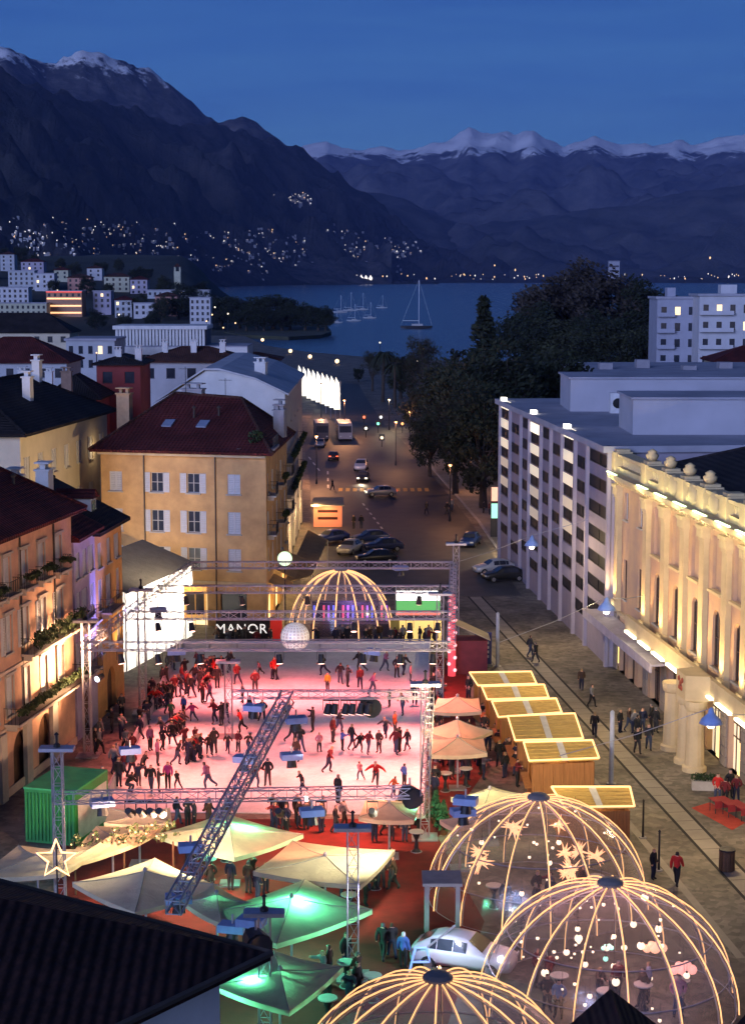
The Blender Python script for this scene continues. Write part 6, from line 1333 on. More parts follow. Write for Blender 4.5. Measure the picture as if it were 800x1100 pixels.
# catenary wires with hanging lamps over the lane
for i, (c, y, z, ends, lab, pw) in enumerate(((571, 586, 8.5, ((480, 607, 8.4), (672, 543, 11.5)), 'hanging street lamp in front of the office windows', 2600), (651, 655, 8.5, ((536, 690, 8.4), (690, 640, 8)), 'hanging street lamp over the office entrance', 2600), (763, 777, 7.0, ((600, 812, 6.2), (800, 768, 7)), 'blue shaded hanging street lamp before the palazzo arches', 1700))):
    p = G(c, y, z); t = thing('hanging_lamp', lab, 'street lamp', p, 0, 'lamps hung over the lane'); mb = MB(); mb.lathe([(.62, 0), (.50, .22), (.2, .5), (.12, .75), (.04, .85)], n=14); part('shade', mb, mat('lamp_shade_blue', (.25, .38, .70), .4), t, smooth=True)
    mb = MB(); mb.ico((0, 0, -.02), .26, sub=2); part('bulb', mb, emit('hang_bulb', (1, .95, .86), 2.6, False), t); e = [Vector(G(*q)) - Vector(p) for q in ends]; mid = Vector((0, 0, .82)); mb = MB(); mb.path([e[0], e[0].lerp(mid, .5) - Vector((0, 0, .15)), mid, e[1].lerp(mid, .5) - Vector((0, 0, .15)), e[1]], .022, 4); part('wire', mb, mat('wire_grey', (.35, .35, .38), .5), t)
    lamp('glow', t, (0, 0, -.35), 'POINT', (1, .72, .36), pw, .25)
# traffic signals and signs far up the avenue
for c, y, col, lab in ((391, 448, (1, .2, .1), 'red traffic light far up the avenue'), (406, 455, (.2, 1, .6), 'green traffic light beside the avenue'), (393, 460, (1, .9, .7), 'white lit sign far up the avenue'), (410, 470, (1, .8, .5), 'yellowish lit sign under the trees'), (432, 455, (1, .45, .15), 'orange lamp sign under the trees'), (409, 448, (.9, .95, 1), 'cool white lit sign beside the avenue')):
    p = G(c, y + 10); hz = D(c, y, p.y).z; t = thing('traffic_signal' if 'traffic' in lab else 'lit_sign', lab, 'sign', (p.x, p.y, 0)); mb = MB(); mb.bar((0, 0, 0), (0, 0, hz + .5), .07, 6); part('post', mb, M_dkm, t); mb = MB(); mb.box(-.5, -.2, hz - .5, .5, -.08, hz + .6); part('housing', mb, M_dkm, t); mb = MB(); mb.lathe([(.28, 0), (.28, .06), (.1, .1)], n=10); o_ = part('lens', mb, emit('sig_%.1f%.1f' % (col[1], col[2]), col, 1.8, False), t, (0, -.21, hz)); o_.rotation_euler = (R(90), 0, 0)
# sign tower at the office corner: red and green lit panels
p = G(533, 578); t = thing('sign_pillar', 'pillar sign with red and green lit panels at the office corner', 'sign', (p.x, p.y, .13)); mb = MB(); mb.box(-.7, 0, 0, .7, .3, 6.0); part('pillar', mb, M_dkm, t)
mb = MB(); mb.box(-.62, -.05, 4.2, .62, -.004, 5.8); part('red_panel', mb, emit('pan_red', (1, .45, .3), 1.2), t); mb = MB(); mb.box(-.62, -.05, 2.2, .62, -.004, 3.9); part('green_panel', mb, emit('pan_green', (.4, 1, .75), .9), t)
# white lit sails along the far avenue
for i in range(9):
    c = 322 + i * 5.0; yb = 424 + i * 2.0; yt = 397 + i * 1.8; d = 455 - i * 14; p = D(c, yb, d); q = D(c, yt, d); t = thing('lit_sail', 'tall glowing white banner sail at the far end of the avenue', 'banner', (p.x, p.y, 0), 0, 'glowing sails by the avenue'); w = .62
    mb = MB(); mb.add([(-w, 0, p.z), (w, 0, p.z), (w * 1.1, .15, (p.z + q.z) / 2), (w * .7, 0, q.z), (-w * .4, 0, q.z + 1.2), (-w * 1.1, -.1, (p.z + q.z) / 2)], [(0, 1, 2, 5), (5, 2, 3, 4)]); part('sail', mb, emit('sail_glow', (1, .93, .72), 1.5), t, fixn=False); mb = MB(); mb.bar((w, .1, 0), (w, .1, q.z + .5), .08, 5); part('mast', mb, M_alu, t)
a = D(322, 449, 400); b = D(366, 443, 395); t = thing('lit_canopy', 'bright white lit canopy edge below the glowing sails', 'canopy', (a.x, a.y, 0)); mb = MB(); mb.box(0, 0, a.z, b.x - a.x, 3, a.z + 1.3); part('fascia', mb, emit('canopy_glow', (1, .95, .8), 1.6), t)
for k in (.3, 4, 8): mb = MB(); mb.bar((k, 1.5, 0), (k, 1.5, a.z), .12, 6); part('post', mb, M_alu, t)

# ================================================================ VEHICLES
def car_proto(name='car'):
    # stations along the car: x, half width, belt height, roof height, roof half width
    ST_ = [(-2.15, .62, .62, .66, .50), (-2.05, .76, .70, .78, .62), (-1.7, .84, .80, .88, .70), (-1.15, .87, .86, .95, .74), (-.95, .87, .88, 1.00, .74), (-.35, .88, .90, 1.40, .60), (.25, .88, .91, 1.47, .60), (.95, .88, .92, 1.44, .59), (1.25, .87, .93, 1.36, .58), (1.85, .85, .93, 1.02, .66), (2.05, .80, .88, .95, .64), (2.15, .68, .74, .78, .54)]
    def sec(s_):
        x, w, bz, rz_, rw = s_; h = [(w * .90, .30), (w, .50), (w, bz * .82), (w * .985, bz), (rw, rz_), (rw * .6, rz_ + .03)]
        return [(x, -y, z) for y, z in h] + [(x, y, z) for y, z in reversed(h)]
    b = MB(); vs = [p for s_ in ST_ for p in sec(s_)]; n = 12
    b.add(vs, [(i*n+k, i*n+k+1, (i+1)*n+k+1, (i+1)*n+k) for i in range(len(ST_)-1) for k in range(n-1)] + [tuple(range(n-1, -1, -1)), tuple(range((len(ST_)-1)*n, len(ST_)*n))] + [((i+1)*n, i*n, i*n+n-1, (i+1)*n+n-1) for i in range(len(ST_)-1)])
    me_b = b.mesh('body', True); g = MB()
    def pt(i, k, off=(0, 0, 0)): p = vs[i*n+k]; return (p[0] + off[0], p[1] + off[1], p[2] + off[2])
    g.add([pt(4, 4, (-.03, .04, .04)), pt(4, 7, (-.03, -.04, .04)), pt(5, 7, (-.03, -.03, .02)), pt(5, 4, (-.03, .03, .02))], [(0, 1, 2, 3)]); g2 = MB(); g2.add([pt(8, 4, (.03, .03, .02)), pt(8, 7, (.03, -.03, .02)), pt(9, 7, (.03, -.04, .04)), pt(9, 4, (.03, .04, .04))], [(0, 1, 2, 3)])
    me_g = (g.mesh('windscreen', fixn=False), g2.mesh('rear_window', fixn=False)); S_ = {-1: MB(), 1: MB()}
    for a_, c_ in ((5, 6), (6, 7), (7, 8)):
        for k, d_, sg in ((3, 4, -1), (8, 7, 1)):
            q = [Vector(pt(a_, k)).lerp(Vector(pt(a_, d_)), .1), Vector(pt(c_, k)).lerp(Vector(pt(c_, d_)), .1), Vector(pt(c_, k)).lerp(Vector(pt(c_, d_)), .9), Vector(pt(a_, k)).lerp(Vector(pt(a_, d_)), .9)]; m_ = sum(q, Vector()) / 4
            S_[sg].add([m_ + (p - m_) * .94 + Vector((0, sg * .025, .012)) for p in q], [(0, 1, 2, 3)])
    me_s = [S_[k].mesh('side_window', fixn=False) for k in (-1, 1)]
    w = MB(); w.lathe([(.32, 0), (.33, .05), (.33, .17), (.32, .2)], n=14); me_w = w.mesh('tyre'); r = MB(); r.lathe([(.2, 0), (.2, .215), (.05, .225)], n=10); me_r = r.mesh('rim'); l_ = MB(); l_.box(-.03, -.18, -.07, .03, .18, .07); me_l = l_.mesh('lamp')
    return me_b, me_g, me_s, me_w, me_r, me_l
CARM = car_proto(); M_tyre = mat('tyre', (.015, .015, .015), .9); M_rim = mat('rim', (.4, .4, .42), .35, metal=.8); M_head = emit('headlight', (1, .85, .62), 5, False); M_headoff = mat('headlight_off', (.6, .6, .6), .2); M_tail = emit('tail_light', (1, .12, .04), 3, False); M_tailoff = mat('tail_off', (.25, .01, .01), .3)
def car(label, px, py, heading, paint, lights=True, s=1.0, g='cars on the avenue', z=0.01, cat='car'):
    p = G(px, py); t = thing('car', label, cat, (p.x, p.y, z), heading, g); t.scale = (s, s, s)
    def add(nm, me, m_, parent, loc=(0, 0, 0), rot=None):
        if not me.materials: me.materials.append(m_)
        o = ob(nm, me, parent, loc); o.material_slots[0].link = 'OBJECT'; o.material_slots[0].material = m_
        if rot: o.rotation_euler = rot
        return o
    add('body', CARM[0], paint, t); add('windscreen', CARM[1][0], M_glass, t); add('rear_window', CARM[1][1], M_glass, t); [add('side_window', q, M_glass, t) for q in CARM[2]]
    for x in (-1.35, 1.3):
        for sy in (-1, 1): w = add('wheel', CARM[3], M_tyre, t, (x, .68 * sy, .33), (R(90) * sy * -1, 0, 0)); add('rim', CARM[4], M_rim, w)
    for sy in (-1, 1): add('headlight', CARM[5], M_head if lights else M_headoff, t, (-2.14, .58 * sy, .68)); add('tail_light', CARM[5], M_tail if lights else M_tailoff, t, (2.13, .6 * sy, .8))
    return t
def paint(n, c): return mat('paint_' + n, c, .3, .06, .5, 0, .2, None, .6)
hd = R(90)          # heading: bonnet (-x) turned; R(90) faces the camera, R(-90) drives away
car('red lit car driving away at the top of the avenue', 358, 494, R(-88), paint('dark', (.05, .02, .02)))
cr1 = car('dark car with bright headlights coming down the avenue', 390, 517, R(86), paint('black', (.02, .02, .02))); car('silver van following behind the dark car with headlights', 388, 505, R(86), paint('silver', (.5, .5, .52)), False, 1.15)
car('silver car turning at the crossing', 409, 533, R(10), paint('silver', (.5, .5, .52)))
lamp('headlight_beam', cr1, (-2.6, 0, .7), 'SPOT', (1, .8, .55), 500, .1, (-12, 0, 0), 70)
for (c, y, h, n, col, lab) in ((356, 583, 40, 'blue', (.03, .05, .2), 'dark blue parked car left of the pale van'), (398, 583, 20, 'navy', (.02, .04, .14), 'navy parked car behind the far beam'), (412, 592, 15, 'navy2', (.02, .03, .10), 'very dark parked car right of the navy one'), (376, 594, 70, 'pale', (.35, .36, .4), 'pale grey parked van in the middle of the square'), (404, 605, 10, 'black', (.02, .02, .02), 'black car parked right behind the farthest beam'), (505, 586, 75, 'navy', (.02, .04, .14), 'dark car with a pale bonnet beside the park pavement'), (531, 616, 15, 'white', (.5, .5, .5), 'white car parked at the office corner'), (541, 624, 15, 'black', (.02, .02, .02), 'black car parked close to the office fins'), (344, 480, 88, 'grey', (.2, .2, .22), 'grey parked car under the lit canopy')): car(lab, c, y, R(h), paint(n, col), False, 1.0, 'parked cars')
car('white car on show between the domes', 498, 1040, R(160), paint('show_white', (.62, .60, .66)), False, 1.05, None, .02)
def bus(label, px, py, L_, col, heading):
    p = G(px, py); t = thing('bus', label, 'bus', (p.x, p.y, 0), heading); mb = MB(); mb.box(-1.25, 0, .4, 1.25, L_, 3.1); part('body', mb, paint(col[0], col[1]), t); mb = MB(); mb.box(-1.1, -.03, 1.6, 1.1, -.004, 2.8); part('windscreen', mb, M_glass, t); mb = MB(); mb.box(-1.2, .1, 3.1, 1.2, L_ - .1, 3.3); part('roof', mb, paint(col[0], col[1]), t)
    for sx in (-1.27, 1.255): mb = MB(); mb.box(sx, .5, 1.6, sx + .015, L_ - .4, 2.7); part('side_window', mb, M_glass, t)
    for sx in (-1.2, .95):
        for y in (1.6, L_ - 1.8): mb = MB(); mb.bar((sx, y, .45), (sx + .25, y, .45), .45, 12); part('wheel', mb, M_tyre, t)
    for sx in (-.9, .9): mb = MB(); mb.box(sx - .15, -.05, .8, sx + .15, -.01, 1.0); part('headlight', mb, M_headoff, t)
bus('pale coach waiting at the far end of the avenue', 371, 474, 10, ('coach', (.30, .29, .32)), R(4)); bus('dark coach standing left of the pale one', 346, 474, 10, ('coach_dark', (.06, .06, .09)), R(4))
# orange kiosk
p = G(352, 566); t = thing('food_kiosk', 'orange lit kiosk with a pale roof at the edge of the avenue', 'kiosk', (p.x, p.y, 0)); mb = MB(); mb.box(-1.7, 0, 0, 1.7, 3, 2.5); part('body', mb, emit('kiosk_orange', (1, .34, .18), .30), t); mb = MB(); mb.slab([(-2.0, -.8, 2.75), (2.0, -.8, 2.75), (1.8, 3.2, 3.2), (-1.8, 3.2, 3.2)], .12); part('roof', mb, mat('kiosk_roof', (.42, .40, .34), .7), t)
for k, z in enumerate((.9, 1.75)): mb = MB(); mb.box(-1.2, -.03, z, 1.2, -.004, z + .32); part('dark_panel', mb, mat('kiosk_dark', (.06, .015, .01), .7), t)
lamp('kiosk_light', t, (0, -1.2, 2.2), 'POINT', (1, .45, .2), 160, .2)
# market awning by the ochre house
P = [G(c, y, 2.8) for c, y in ((305, 632), (335, 618), (352, 580), (331, 574))]; t = thing('market_awning', 'long tan awning beside the ochre house', 'awning', (0, 0, 0)); t['at'] = P[0]; mb = MB(); mb.slab([p + Vector((0, 0, .5 if k in (0, 3) else 0)) for k, p in enumerate(P)], .05); part('cloth', mb, cloth('awning_tan', (.45, .34, .18), .4), t)
for p in P: mb = MB(); mb.bar((p.x, p.y, 0), (p.x, p.y, 2.8), .05, 6); part('post', mb, M_alu, t)
lamp('awning_light', t, (P[0] + P[2]) / 2 - Vector((0, 0, .6)), 'POINT', (1, .7, .35), 260, .2)
# round clock like sign on the ochre corner
p = D(306, 600, 146); t = thing('round_sign', 'round pale green lit sign at the ochre corner', 'sign', (p.x, p.y, 0)); mb = MB(); mb.bar((0, .1, 0), (0, .1, p.z), .05, 6); part('post', mb, M_dkm, t); mb = MB(); mb.lathe([(.62, 0), (.62, .12), (.3, .16)], n=16); o_ = part('disc', mb, emit('disc_glow', (.75, 1, .62), 1.2), t, (0, 0, p.z)); o_.rotation_euler = (R(90), 0, 0)
# ================================================================ BOATS
def boat(label, px, py, L_, mast, lit=False, m=None):
    p = G(px, py, -1); t = thing('sailing_boat', label, 'boat', (p.x, p.y, -1), 0, 'boats on the lake'); st_ = []
    for x, w, zk in ((-.5, .12, .3), (-.3, .7, 0), (0, 1.0, -.1), (.3, .8, 0), (.46, .3, .2), (.5, .02, .35)): st_.append((x * L_, w * L_ * .14, zk))
    mb = MB(); vs = []
    for x, w, zk in st_: vs += [(x, -w, L_ * .09), (x, -w * .6, zk), (x, w * .6, zk), (x, w, L_ * .09)]
    fs = [(i*4+j, (i+1)*4+j, (i+1)*4+j+1, i*4+j+1) for i in range(len(st_)-1) for j in range(3)] + [(i*4+3, (i+1)*4+3, (i+1)*4, i*4) for i in range(len(st_)-1)] + [(3, 2, 1, 0)]
    mb.add(vs, fs); part('hull', mb, m or mat('hull_dark', (.05, .05, .06), .5), t); mb = MB(); mb.box(-L_ * .15, -L_ * .06, L_ * .09, L_ * .2, L_ * .06, L_ * .15); part('cabin', mb, mat('cabin_pale', (.4, .4, .42), .5), t)
    mb = MB(); mb.bar((L_ * .08, 0, L_ * .09), (L_ * .08, 0, mast), L_ * .012, 6); mb.bar((L_ * .08, 0, L_ * .25), (-L_ * .42, 0, L_ * .25), L_ * .012, 6); part('mast', mb, mat('mast_pale', (.55, .58, .65), .4), t); mb = MB()
    mb.bar((L_ * .08, 0, mast), (L_ * .49, 0, L_ * .1), L_ * .003, 3); mb.bar((L_ * .08, 0, mast), (-L_ * .49, 0, L_ * .1), L_ * .003, 3); part('rigging', mb, MATS['mast_pale'], t)
boat('dark sailing boat with a tall bare mast on the lake', 447, 353, 19, 29)
M_hp = mat('hull_pale', (.5, .52, .56), .5)
for i, (c, y, L_, ms) in enumerate(((365, 336, 13, 15), (376, 334, 13, 17), (380, 345, 10, 12), (389, 333, 12, 16), (397, 342, 10, 12), (361, 347, 9, 10), (410, 331, 11, 13))): boat('pale moored boat off the headland', c, y, L_, ms, m=M_hp)
# ================================================================ PEOPLE
BASE = dict(pelvis=(0, 0, .95), waist=(0, 0, 1.1), chest=(0, 0, 1.31), nb=(0, 0, 1.46), neck=(0, -.01, 1.53), head=(0, -.02, 1.63), top=(0, -.015, 1.73), nose=(0, -.125, 1.62),
            shL=(.19, 0, 1.41), elL=(.25, .03, 1.14), wrL=(.26, -.07, .91), haL=(.26, -.10, .82), shR=(-.19, 0, 1.41), elR=(-.25, .03, 1.14), wrR=(-.26, -.07, .91), haR=(-.26, -.10, .82),
            hiL=(.095, 0, .90), knL=(.10, -.03, .49), anL=(.10, .02, .10), toL=(.12, -.15, .05), hiR=(-.095, 0, .90), knR=(-.10, -.03, .49), anR=(-.10, .02, .10), toR=(-.12, -.15, .05))
RAD = dict(pelvis=.18, waist=.175, chest=.19, nb=.115, neck=.07, head=.112, top=.085, nose=.016, shL=.105, elL=.08, wrL=.058, haL=.05, hiL=.125, knL=.085, anL=.062, toL=.055)
EDG = [('pelvis', 'waist'), ('waist', 'chest'), ('chest', 'nb'), ('nb', 'neck'), ('neck', 'head'), ('head', 'top')] + [(a + s, b + s) for s in 'LR' for a, b in (('sh', 'el'), ('el', 'wr'), ('wr', 'ha'), ('hi', 'kn'), ('kn', 'an'), ('an', 'to'))] + [('nb', 'shL'), ('nb', 'shR'), ('pelvis', 'hiL'), ('pelvis', 'hiR')]
POSES = {
 'standing': {},
 'walking': dict(knL=(.10, -.20, .52), anL=(.10, -.24, .12), toL=(.11, -.40, .10), knR=(-.10, .08, .50), anR=(-.10, .30, .16), toR=(-.11, .18, .05), elL=(.24, .14, 1.16), wrL=(.25, .10, .93), haL=(.25, .07, .85), elR=(-.24, -.08, 1.16), wrR=(-.24, -.25, .98), haR=(-.23, -.32, .92)),
 'gliding': dict(pelvis=(0, .08, .90), waist=(0, .04, 1.05), chest=(0, -.05, 1.24), nb=(0, -.10, 1.38), neck=(0, -.13, 1.45), head=(0, -.16, 1.55), top=(0, -.16, 1.65), shL=(.19, -.08, 1.33), shR=(-.19, -.08, 1.33), elL=(.42, .02, 1.18), wrL=(.58, -.08, 1.05), haL=(.64, -.12, 1.0), elR=(-.42, .0, 1.18), wrR=(-.58, -.12, 1.05), haR=(-.64, -.16, 1.0), hiL=(.095, .08, .86), hiR=(-.095, .08, .86), knL=(.11, -.10, .50), anL=(.10, -.02, .12), toL=(.11, -.19, .06), knR=(-.18, .20, .52), anR=(-.30, .52, .28), toR=(-.34, .42, .14)),
 'striding': dict(pelvis=(0, .05, .92), chest=(0, -.06, 1.27), nb=(0, -.09, 1.41), neck=(0, -.11, 1.48), head=(0, -.14, 1.58), top=(0, -.14, 1.68), shL=(.19, -.07, 1.36), shR=(-.19, -.07, 1.36), elL=(.30, .14, 1.14), wrL=(.26, .28, .98), haL=(.25, .33, .92), elR=(-.28, -.14, 1.12), wrR=(-.16, -.34, 1.10), haR=(-.10, -.40, 1.10), knL=(.14, -.16, .52), anL=(.16, -.10, .12), toL=(.18, -.27, .06), knR=(-.16, .14, .50), anR=(-.26, .34, .14), toR=(-.31, .24, .07)),
 'pocketed': dict(elL=(.30, .08, 1.15), wrL=(.20, -.06, .98), haL=(.15, -.09, .95), elR=(-.30, .08, 1.15), wrR=(-.20, -.06, .98), haR=(-.15, -.09, .95), knL=(.12, -.02, .49), anL=(.15, .02, .10), toL=(.18, -.14, .05), knR=(-.12, -.02, .49), anR=(-.15, .02, .10), toR=(-.18, -.14, .05)),
 'reaching': dict(elR=(-.33, -.18, 1.34), wrR=(-.34, -.42, 1.40), haR=(-.34, -.50, 1.42), elL=(.28, -.08, 1.15), wrL=(.20, -.26, 1.10), haL=(.17, -.33, 1.11)),
 'crouching': dict(pelvis=(0, .22, .62), waist=(0, .15, .75), chest=(0, .0, .92), nb=(0, -.08, 1.05), neck=(0, -.13, 1.11), head=(0, -.18, 1.20), top=(0, -.18, 1.30), shL=(.19, -.05, 1.0), shR=(-.19, -.05, 1.0), elL=(.30, -.18, .80), wrL=(.25, -.34, .66), haL=(.22, -.40, .62), elR=(-.30, -.18, .80), wrR=(-.25, -.34, .66), haR=(-.22, -.40, .62), hiL=(.10, .20, .58), hiR=(-.10, .20, .58), knL=(.16, -.18, .50), anL=(.14, .06, .10), toL=(.16, -.11, .05), knR=(-.16, -.18, .50), anR=(-.14, .06, .10), toR=(-.16, -.11, .05)),
}
def person_mesh(pose):
    J = dict(BASE); J.update(POSES[pose])
    J['nose'] = (J['head'][0], J['head'][1] - .10, J['head'][2] - .01)
    names = list(J); names.remove('nose'); idx = {n: i for i, n in enumerate(names)}
    me = bpy.data.meshes.new('skeleton'); me.from_pydata([J[n] for n in names], [(idx[a], idx[b]) for a, b in EDG], [])
    o = bpy.data.objects.new('tmp_person', me); COL.objects.link(o); md = o.modifiers.new('skin', 'SKIN'); md.use_smooth_shade = True; sk = me.skin_vertices[0].data
    for n in names: r = RAD.get(n, RAD.get(n[:-1] + 'L', .06)); sk[idx[n]].radius = (r, r * (.78 if n in ('pelvis', 'waist', 'chest') else 1)); sk[idx[n]].use_root = (n == 'pelvis')
    s = o.modifiers.new('sub', 'SUBSURF'); s.levels = 1; s.render_levels = 1
    dg = bpy.context.evaluated_depsgraph_get(); out = bpy.data.meshes.new_from_object(o.evaluated_get(dg)); bpy.data.objects.remove(o)
    # two eyes, a nose, a mouth and ears grown from the face: small welded bumps on the head
    seg = []
    for a, b in EDG:
        g = 2 if a[:2] in ('hi', 'kn') or (a == 'pelvis' and b[:2] == 'hi') else 4 if a[:2] == 'an' else 0 if b[:2] == 'ha' or a in ('neck', 'head') or b == 'neck' else 1
        seg.append((Vector(J[a]), Vector(J[b]), g))
    hd_ = Vector(J['head']); mis = []
    for f in out.polygons:
        c = f.center; best = None
        for a, b, g in seg:
            ab = b - a; t = max(0, min(1, (c - a).dot(ab) / ab.length_squared)); d = (c - a - ab * t).length
            if best is None or d < best[0]: best = (d, g)
        g = best[1]
        if g == 0 and (c - hd_).length < .2 and (c.z > hd_.z + .045 or (c.y > hd_.y + .02 and c.z > hd_.z - .08)): g = 3
        if g == 1 and c.z < J['pelvis'][2] - .04: g = 2
        mis.append(g)
    out.materials.clear()
    for k in range(5): out.materials.append(SLOTM[k])
    out.polygons.foreach_set('material_index', mis)
    out.name = 'person_' + pose; return out
SLOTM = [mat('slot_%s' % k, (.3, .3, .3)) for k in ('skin', 'coat', 'trousers', 'hair', 'shoes')]
PM = {k: person_mesh(k) for k in POSES}
SKINM = mat('skin', (.48, .28, .20), .6, .1)
CLO = {n: mat('cloth_' + n.replace(' ', '_'), c, .85, .2, 3) for n, c in {'black': (.012, .012, .014), 'dark grey': (.035, .035, .04), 'navy': (.014, .018, .045), 'brown': (.055, .03, .02), 'red': (.45, .02, .015), 'dark red': (.12, .012, .015), 'mauve': (.25, .10, .20), 'magenta': (.36, .03, .16), 'blue': (.05, .11, .36), 'pale blue': (.22, .28, .45), 'pink': (.50, .18, .22), 'yellow': (.55, .32, .03), 'grey': (.16, .16, .17), 'white': (.5, .5, .5), 'green': (.03, .14, .06), 'orange red': (.50, .10, .03)}.items()}
TRO = [CLO['black'], CLO['navy'], CLO['dark grey'], mat('denim', (.04, .055, .10), .85, .2, 3)]; HAIR = [mat('hair_dark', (.015, .01, .008), .6), mat('hair_brown', (.06, .03, .015), .6), mat('hat_grey', (.10, .10, .11), .9), mat('hair_fair', (.28, .19, .09), .6)]
PN = [0]
def person(px, py, colr, pose='standing', face=None, size=1.0, label=None, group='people', z=0.0, hat=None, at=None):
    p = G(px, py, z) if at is None else Vector(at); i = PN[0]; PN[0] += 1; rnd = random.Random(i * 7 + 3)
    o = ob('person', PM[pose], None, p, rnd.uniform(0, 6.28) if face is None else face); s = size * rnd.uniform(.95, 1.04); o.scale = (s, s, s)
    for k, m_ in enumerate((SKINM, CLO[colr], TRO[i % 4], CLO[hat] if hat else HAIR[(i * 3) % 4], CLO['black'])): o.material_slots[k].link = 'OBJECT'; o.material_slots[k].material = m_
    return tag(o, label, 'person', group)
def zone(px, py):
    fy = (py - 700) / 170; t = (px - (196 - 84 * fy)) / ((462 - 6 * fy) - (196 - 84 * fy))
    return ('far end' if fy < .2 else 'far half' if fy < .45 else 'near half' if fy < .72 else 'near end') + ' of ice, ' + ('left' if t < .36 else 'centre' if t < .68 else 'right')
C7 = [(490,135,'red'),(600,155,'dark red'),(685,195,'dark red'),(455,655,'mauve'),(270,650,'magenta'),(315,655,'black',.7),(225,665,'dark grey',.85),(190,665,'black'),(155,600,'black'),(100,600,'dark red'),(220,540,'mauve'),(320,540,'black'),(185,470,'mauve'),(290,445,'black'),(350,470,'dark red'),(400,455,'dark red',.8),(425,480,'dark red',.8),(465,490,'brown',.8),(490,485,'brown'),(385,330,'magenta',.8),(345,300,'blue',.8),(490,340,'dark red'),(525,350,'black'),(545,340,'black'),(615,385,'red'),(555,480,'brown',.75),(605,475,'dark red',.8),(655,485,'brown',.85),(660,320,'dark grey'),(720,335,'black'),(435,240,'dark red'),(470,240,'mauve'),(420,180,'black'),(395,165,'black'),(360,200,'dark red'),(330,210,'black'),(280,250,'black'),(270,290,'dark grey'),(285,330,'green',.8),(90,670,'black'),(705,110,'pink',.7),(775,130,'red'),(745,640,'black'),(690,650,'dark red'),(440,110,'dark red'),(410,90,'red'),(350,130,'black'),(335,165,'dark red'),(455,200,'dark red'),(380,215,'black'),(300,215,'dark red'),(530,110,'black'),(505,170,'black'),(565,95,'dark grey'),(130,640,'navy',.8),(60,600,'dark red'),(250,470,'black'),(240,420,'dark grey'),(625,240,'grey',.8)] + [(200+((i*73)%300), 110+((i*131)%520), ['black','dark red','black','navy','dark grey','red','brown'][i%7], [1,1,.85,1][i%4]) for i in range(34) if 200+((i*73)%300) > 330-(110+((i*131)%520))*.45]
C8 = [(25,130,'red'),(250,110,'black'),(275,185,'yellow',.8),(335,150,'black'),(370,165,'dark grey'),(430,175,'dark red'),(428,95,'black'),(550,90,'mauve'),(605,120,'black'),(640,110,'black'),(670,140,'pink',.8),(632,300,'grey'),(205,380,'black'),(125,530,'brown'),(110,430,'black'),(145,475,'black'),(235,475,'pink',.75),(285,575,'dark red'),(300,430,'dark red'),(330,390,'black'),(345,470,'blue',.8),(390,465,'black'),(430,480,'black',.85),(470,485,'dark red',.9),(520,480,'brown',.9),(550,410,'dark grey',.85),(595,400,'orange red'),(600,485,'dark red'),(618,480,'black'),(655,470,'black',.85),(505,645,'red'),(590,690,'orange red',.75),(640,640,'blue',.8),(150,680,'black',.9),(325,725,'black'),(490,200,'mauve'),(570,260,'dark grey',.8),(690,250,'navy'),(80,330,'grey',.85),(430,610,'pink',.7)]
gl_pose = ['gliding', 'striding', 'pocketed', 'walking', 'standing', 'striding', 'reaching', 'gliding']; verb = {'gliding': 'gliding, arms out', 'striding': 'striding', 'pocketed': 'hands in pockets', 'walking': 'stepping', 'standing': 'standing upright', 'reaching': 'arm out', 'crouching': 'crouching'}
for (ox, oy, L_) in ((120, 700, C7), (290, 700, C8)):
    for k, e in enumerate(L_):
        c, y = ox + e[0] / 4.444, oy + e[1] / 4.444; s = e[3] if len(e) > 3 else 1.0; ps = gl_pose[(k * 5 + ox) % 8] if (e[0], e[1]) != (90, 670) else 'crouching'
        person(c, y + 1, e[2], ps, None, s, ('child' if s < .78 else 'skater') + ' in ' + e[2] + ' ' + verb[ps] + ', ' + zone(c, y), 'skaters on the ice', .05)
# onlookers round the ice
random.seed(21); dk = ['black', 'black', 'dark grey', 'navy', 'brown', 'dark red', 'black', 'grey']
def crowd(n, quad, lab, grp, poses=('standing', 'pocketed', 'reaching', 'walking'), cols=dk, size=1.0, z=.013, face=None, sep=.55):
    pts = []; Q = [G(*q) for q in quad]; tries = 0
    while len(pts) < n and tries < 2000:
        tries += 1; u, v = random.random(), random.random(); p = Q[0].lerp(Q[1], u).lerp(Q[3].lerp(Q[2], u), v)
        if all((p - q).length > sep for q in pts): pts.append(p)
    for p in pts:
        c = random.choice(cols); ps = random.choice(poses); person(0, 0, c, ps, face, size * random.uniform(.92, 1.05), 'person in ' + c + ' ' + lab, grp, at=(p.x, p.y, z))
crowd(20, ((186, 712), (193, 712), (118, 868), (100, 868)), 'watching from the left rink barrier', 'onlookers by the rink')
crowd(14, ((232, 698), (330, 698), (332, 694), (232, 694)), 'behind the far boards under the banner', 'onlookers by the rink', z=0)
crowd(16, ((336, 697), (478, 697), (478, 692), (336, 692)), 'crowding before the rink bar', 'onlookers by the rink', z=0)
crowd(18, ((464, 735), (474, 735), (474, 885), (461, 885)), 'along the right rink barrier', 'onlookers by the rink')
crowd(14, ((280, 884), (380, 886), (380, 898), (300, 898)), 'at the near edge of the ice', 'onlookers by the rink')
crowd(7, ((190, 886), (250, 886), (250, 892), (190, 892)), 'behind the green lit canopy', 'onlookers by the rink')
crowd(22, ((500, 745), (524, 745), (566, 850), (538, 850)), 'queueing beside the chalets', 'people at the chalets', z=0)
crowd(12, ((468, 800), (516, 800), (520, 840), (470, 840)), 'under the cream parasols', 'people at the chalets')
crowd(8, ((330, 960), (425, 930), (432, 955), (390, 975)), 'drinking beside the plain ivory canopy', 'people in the market')
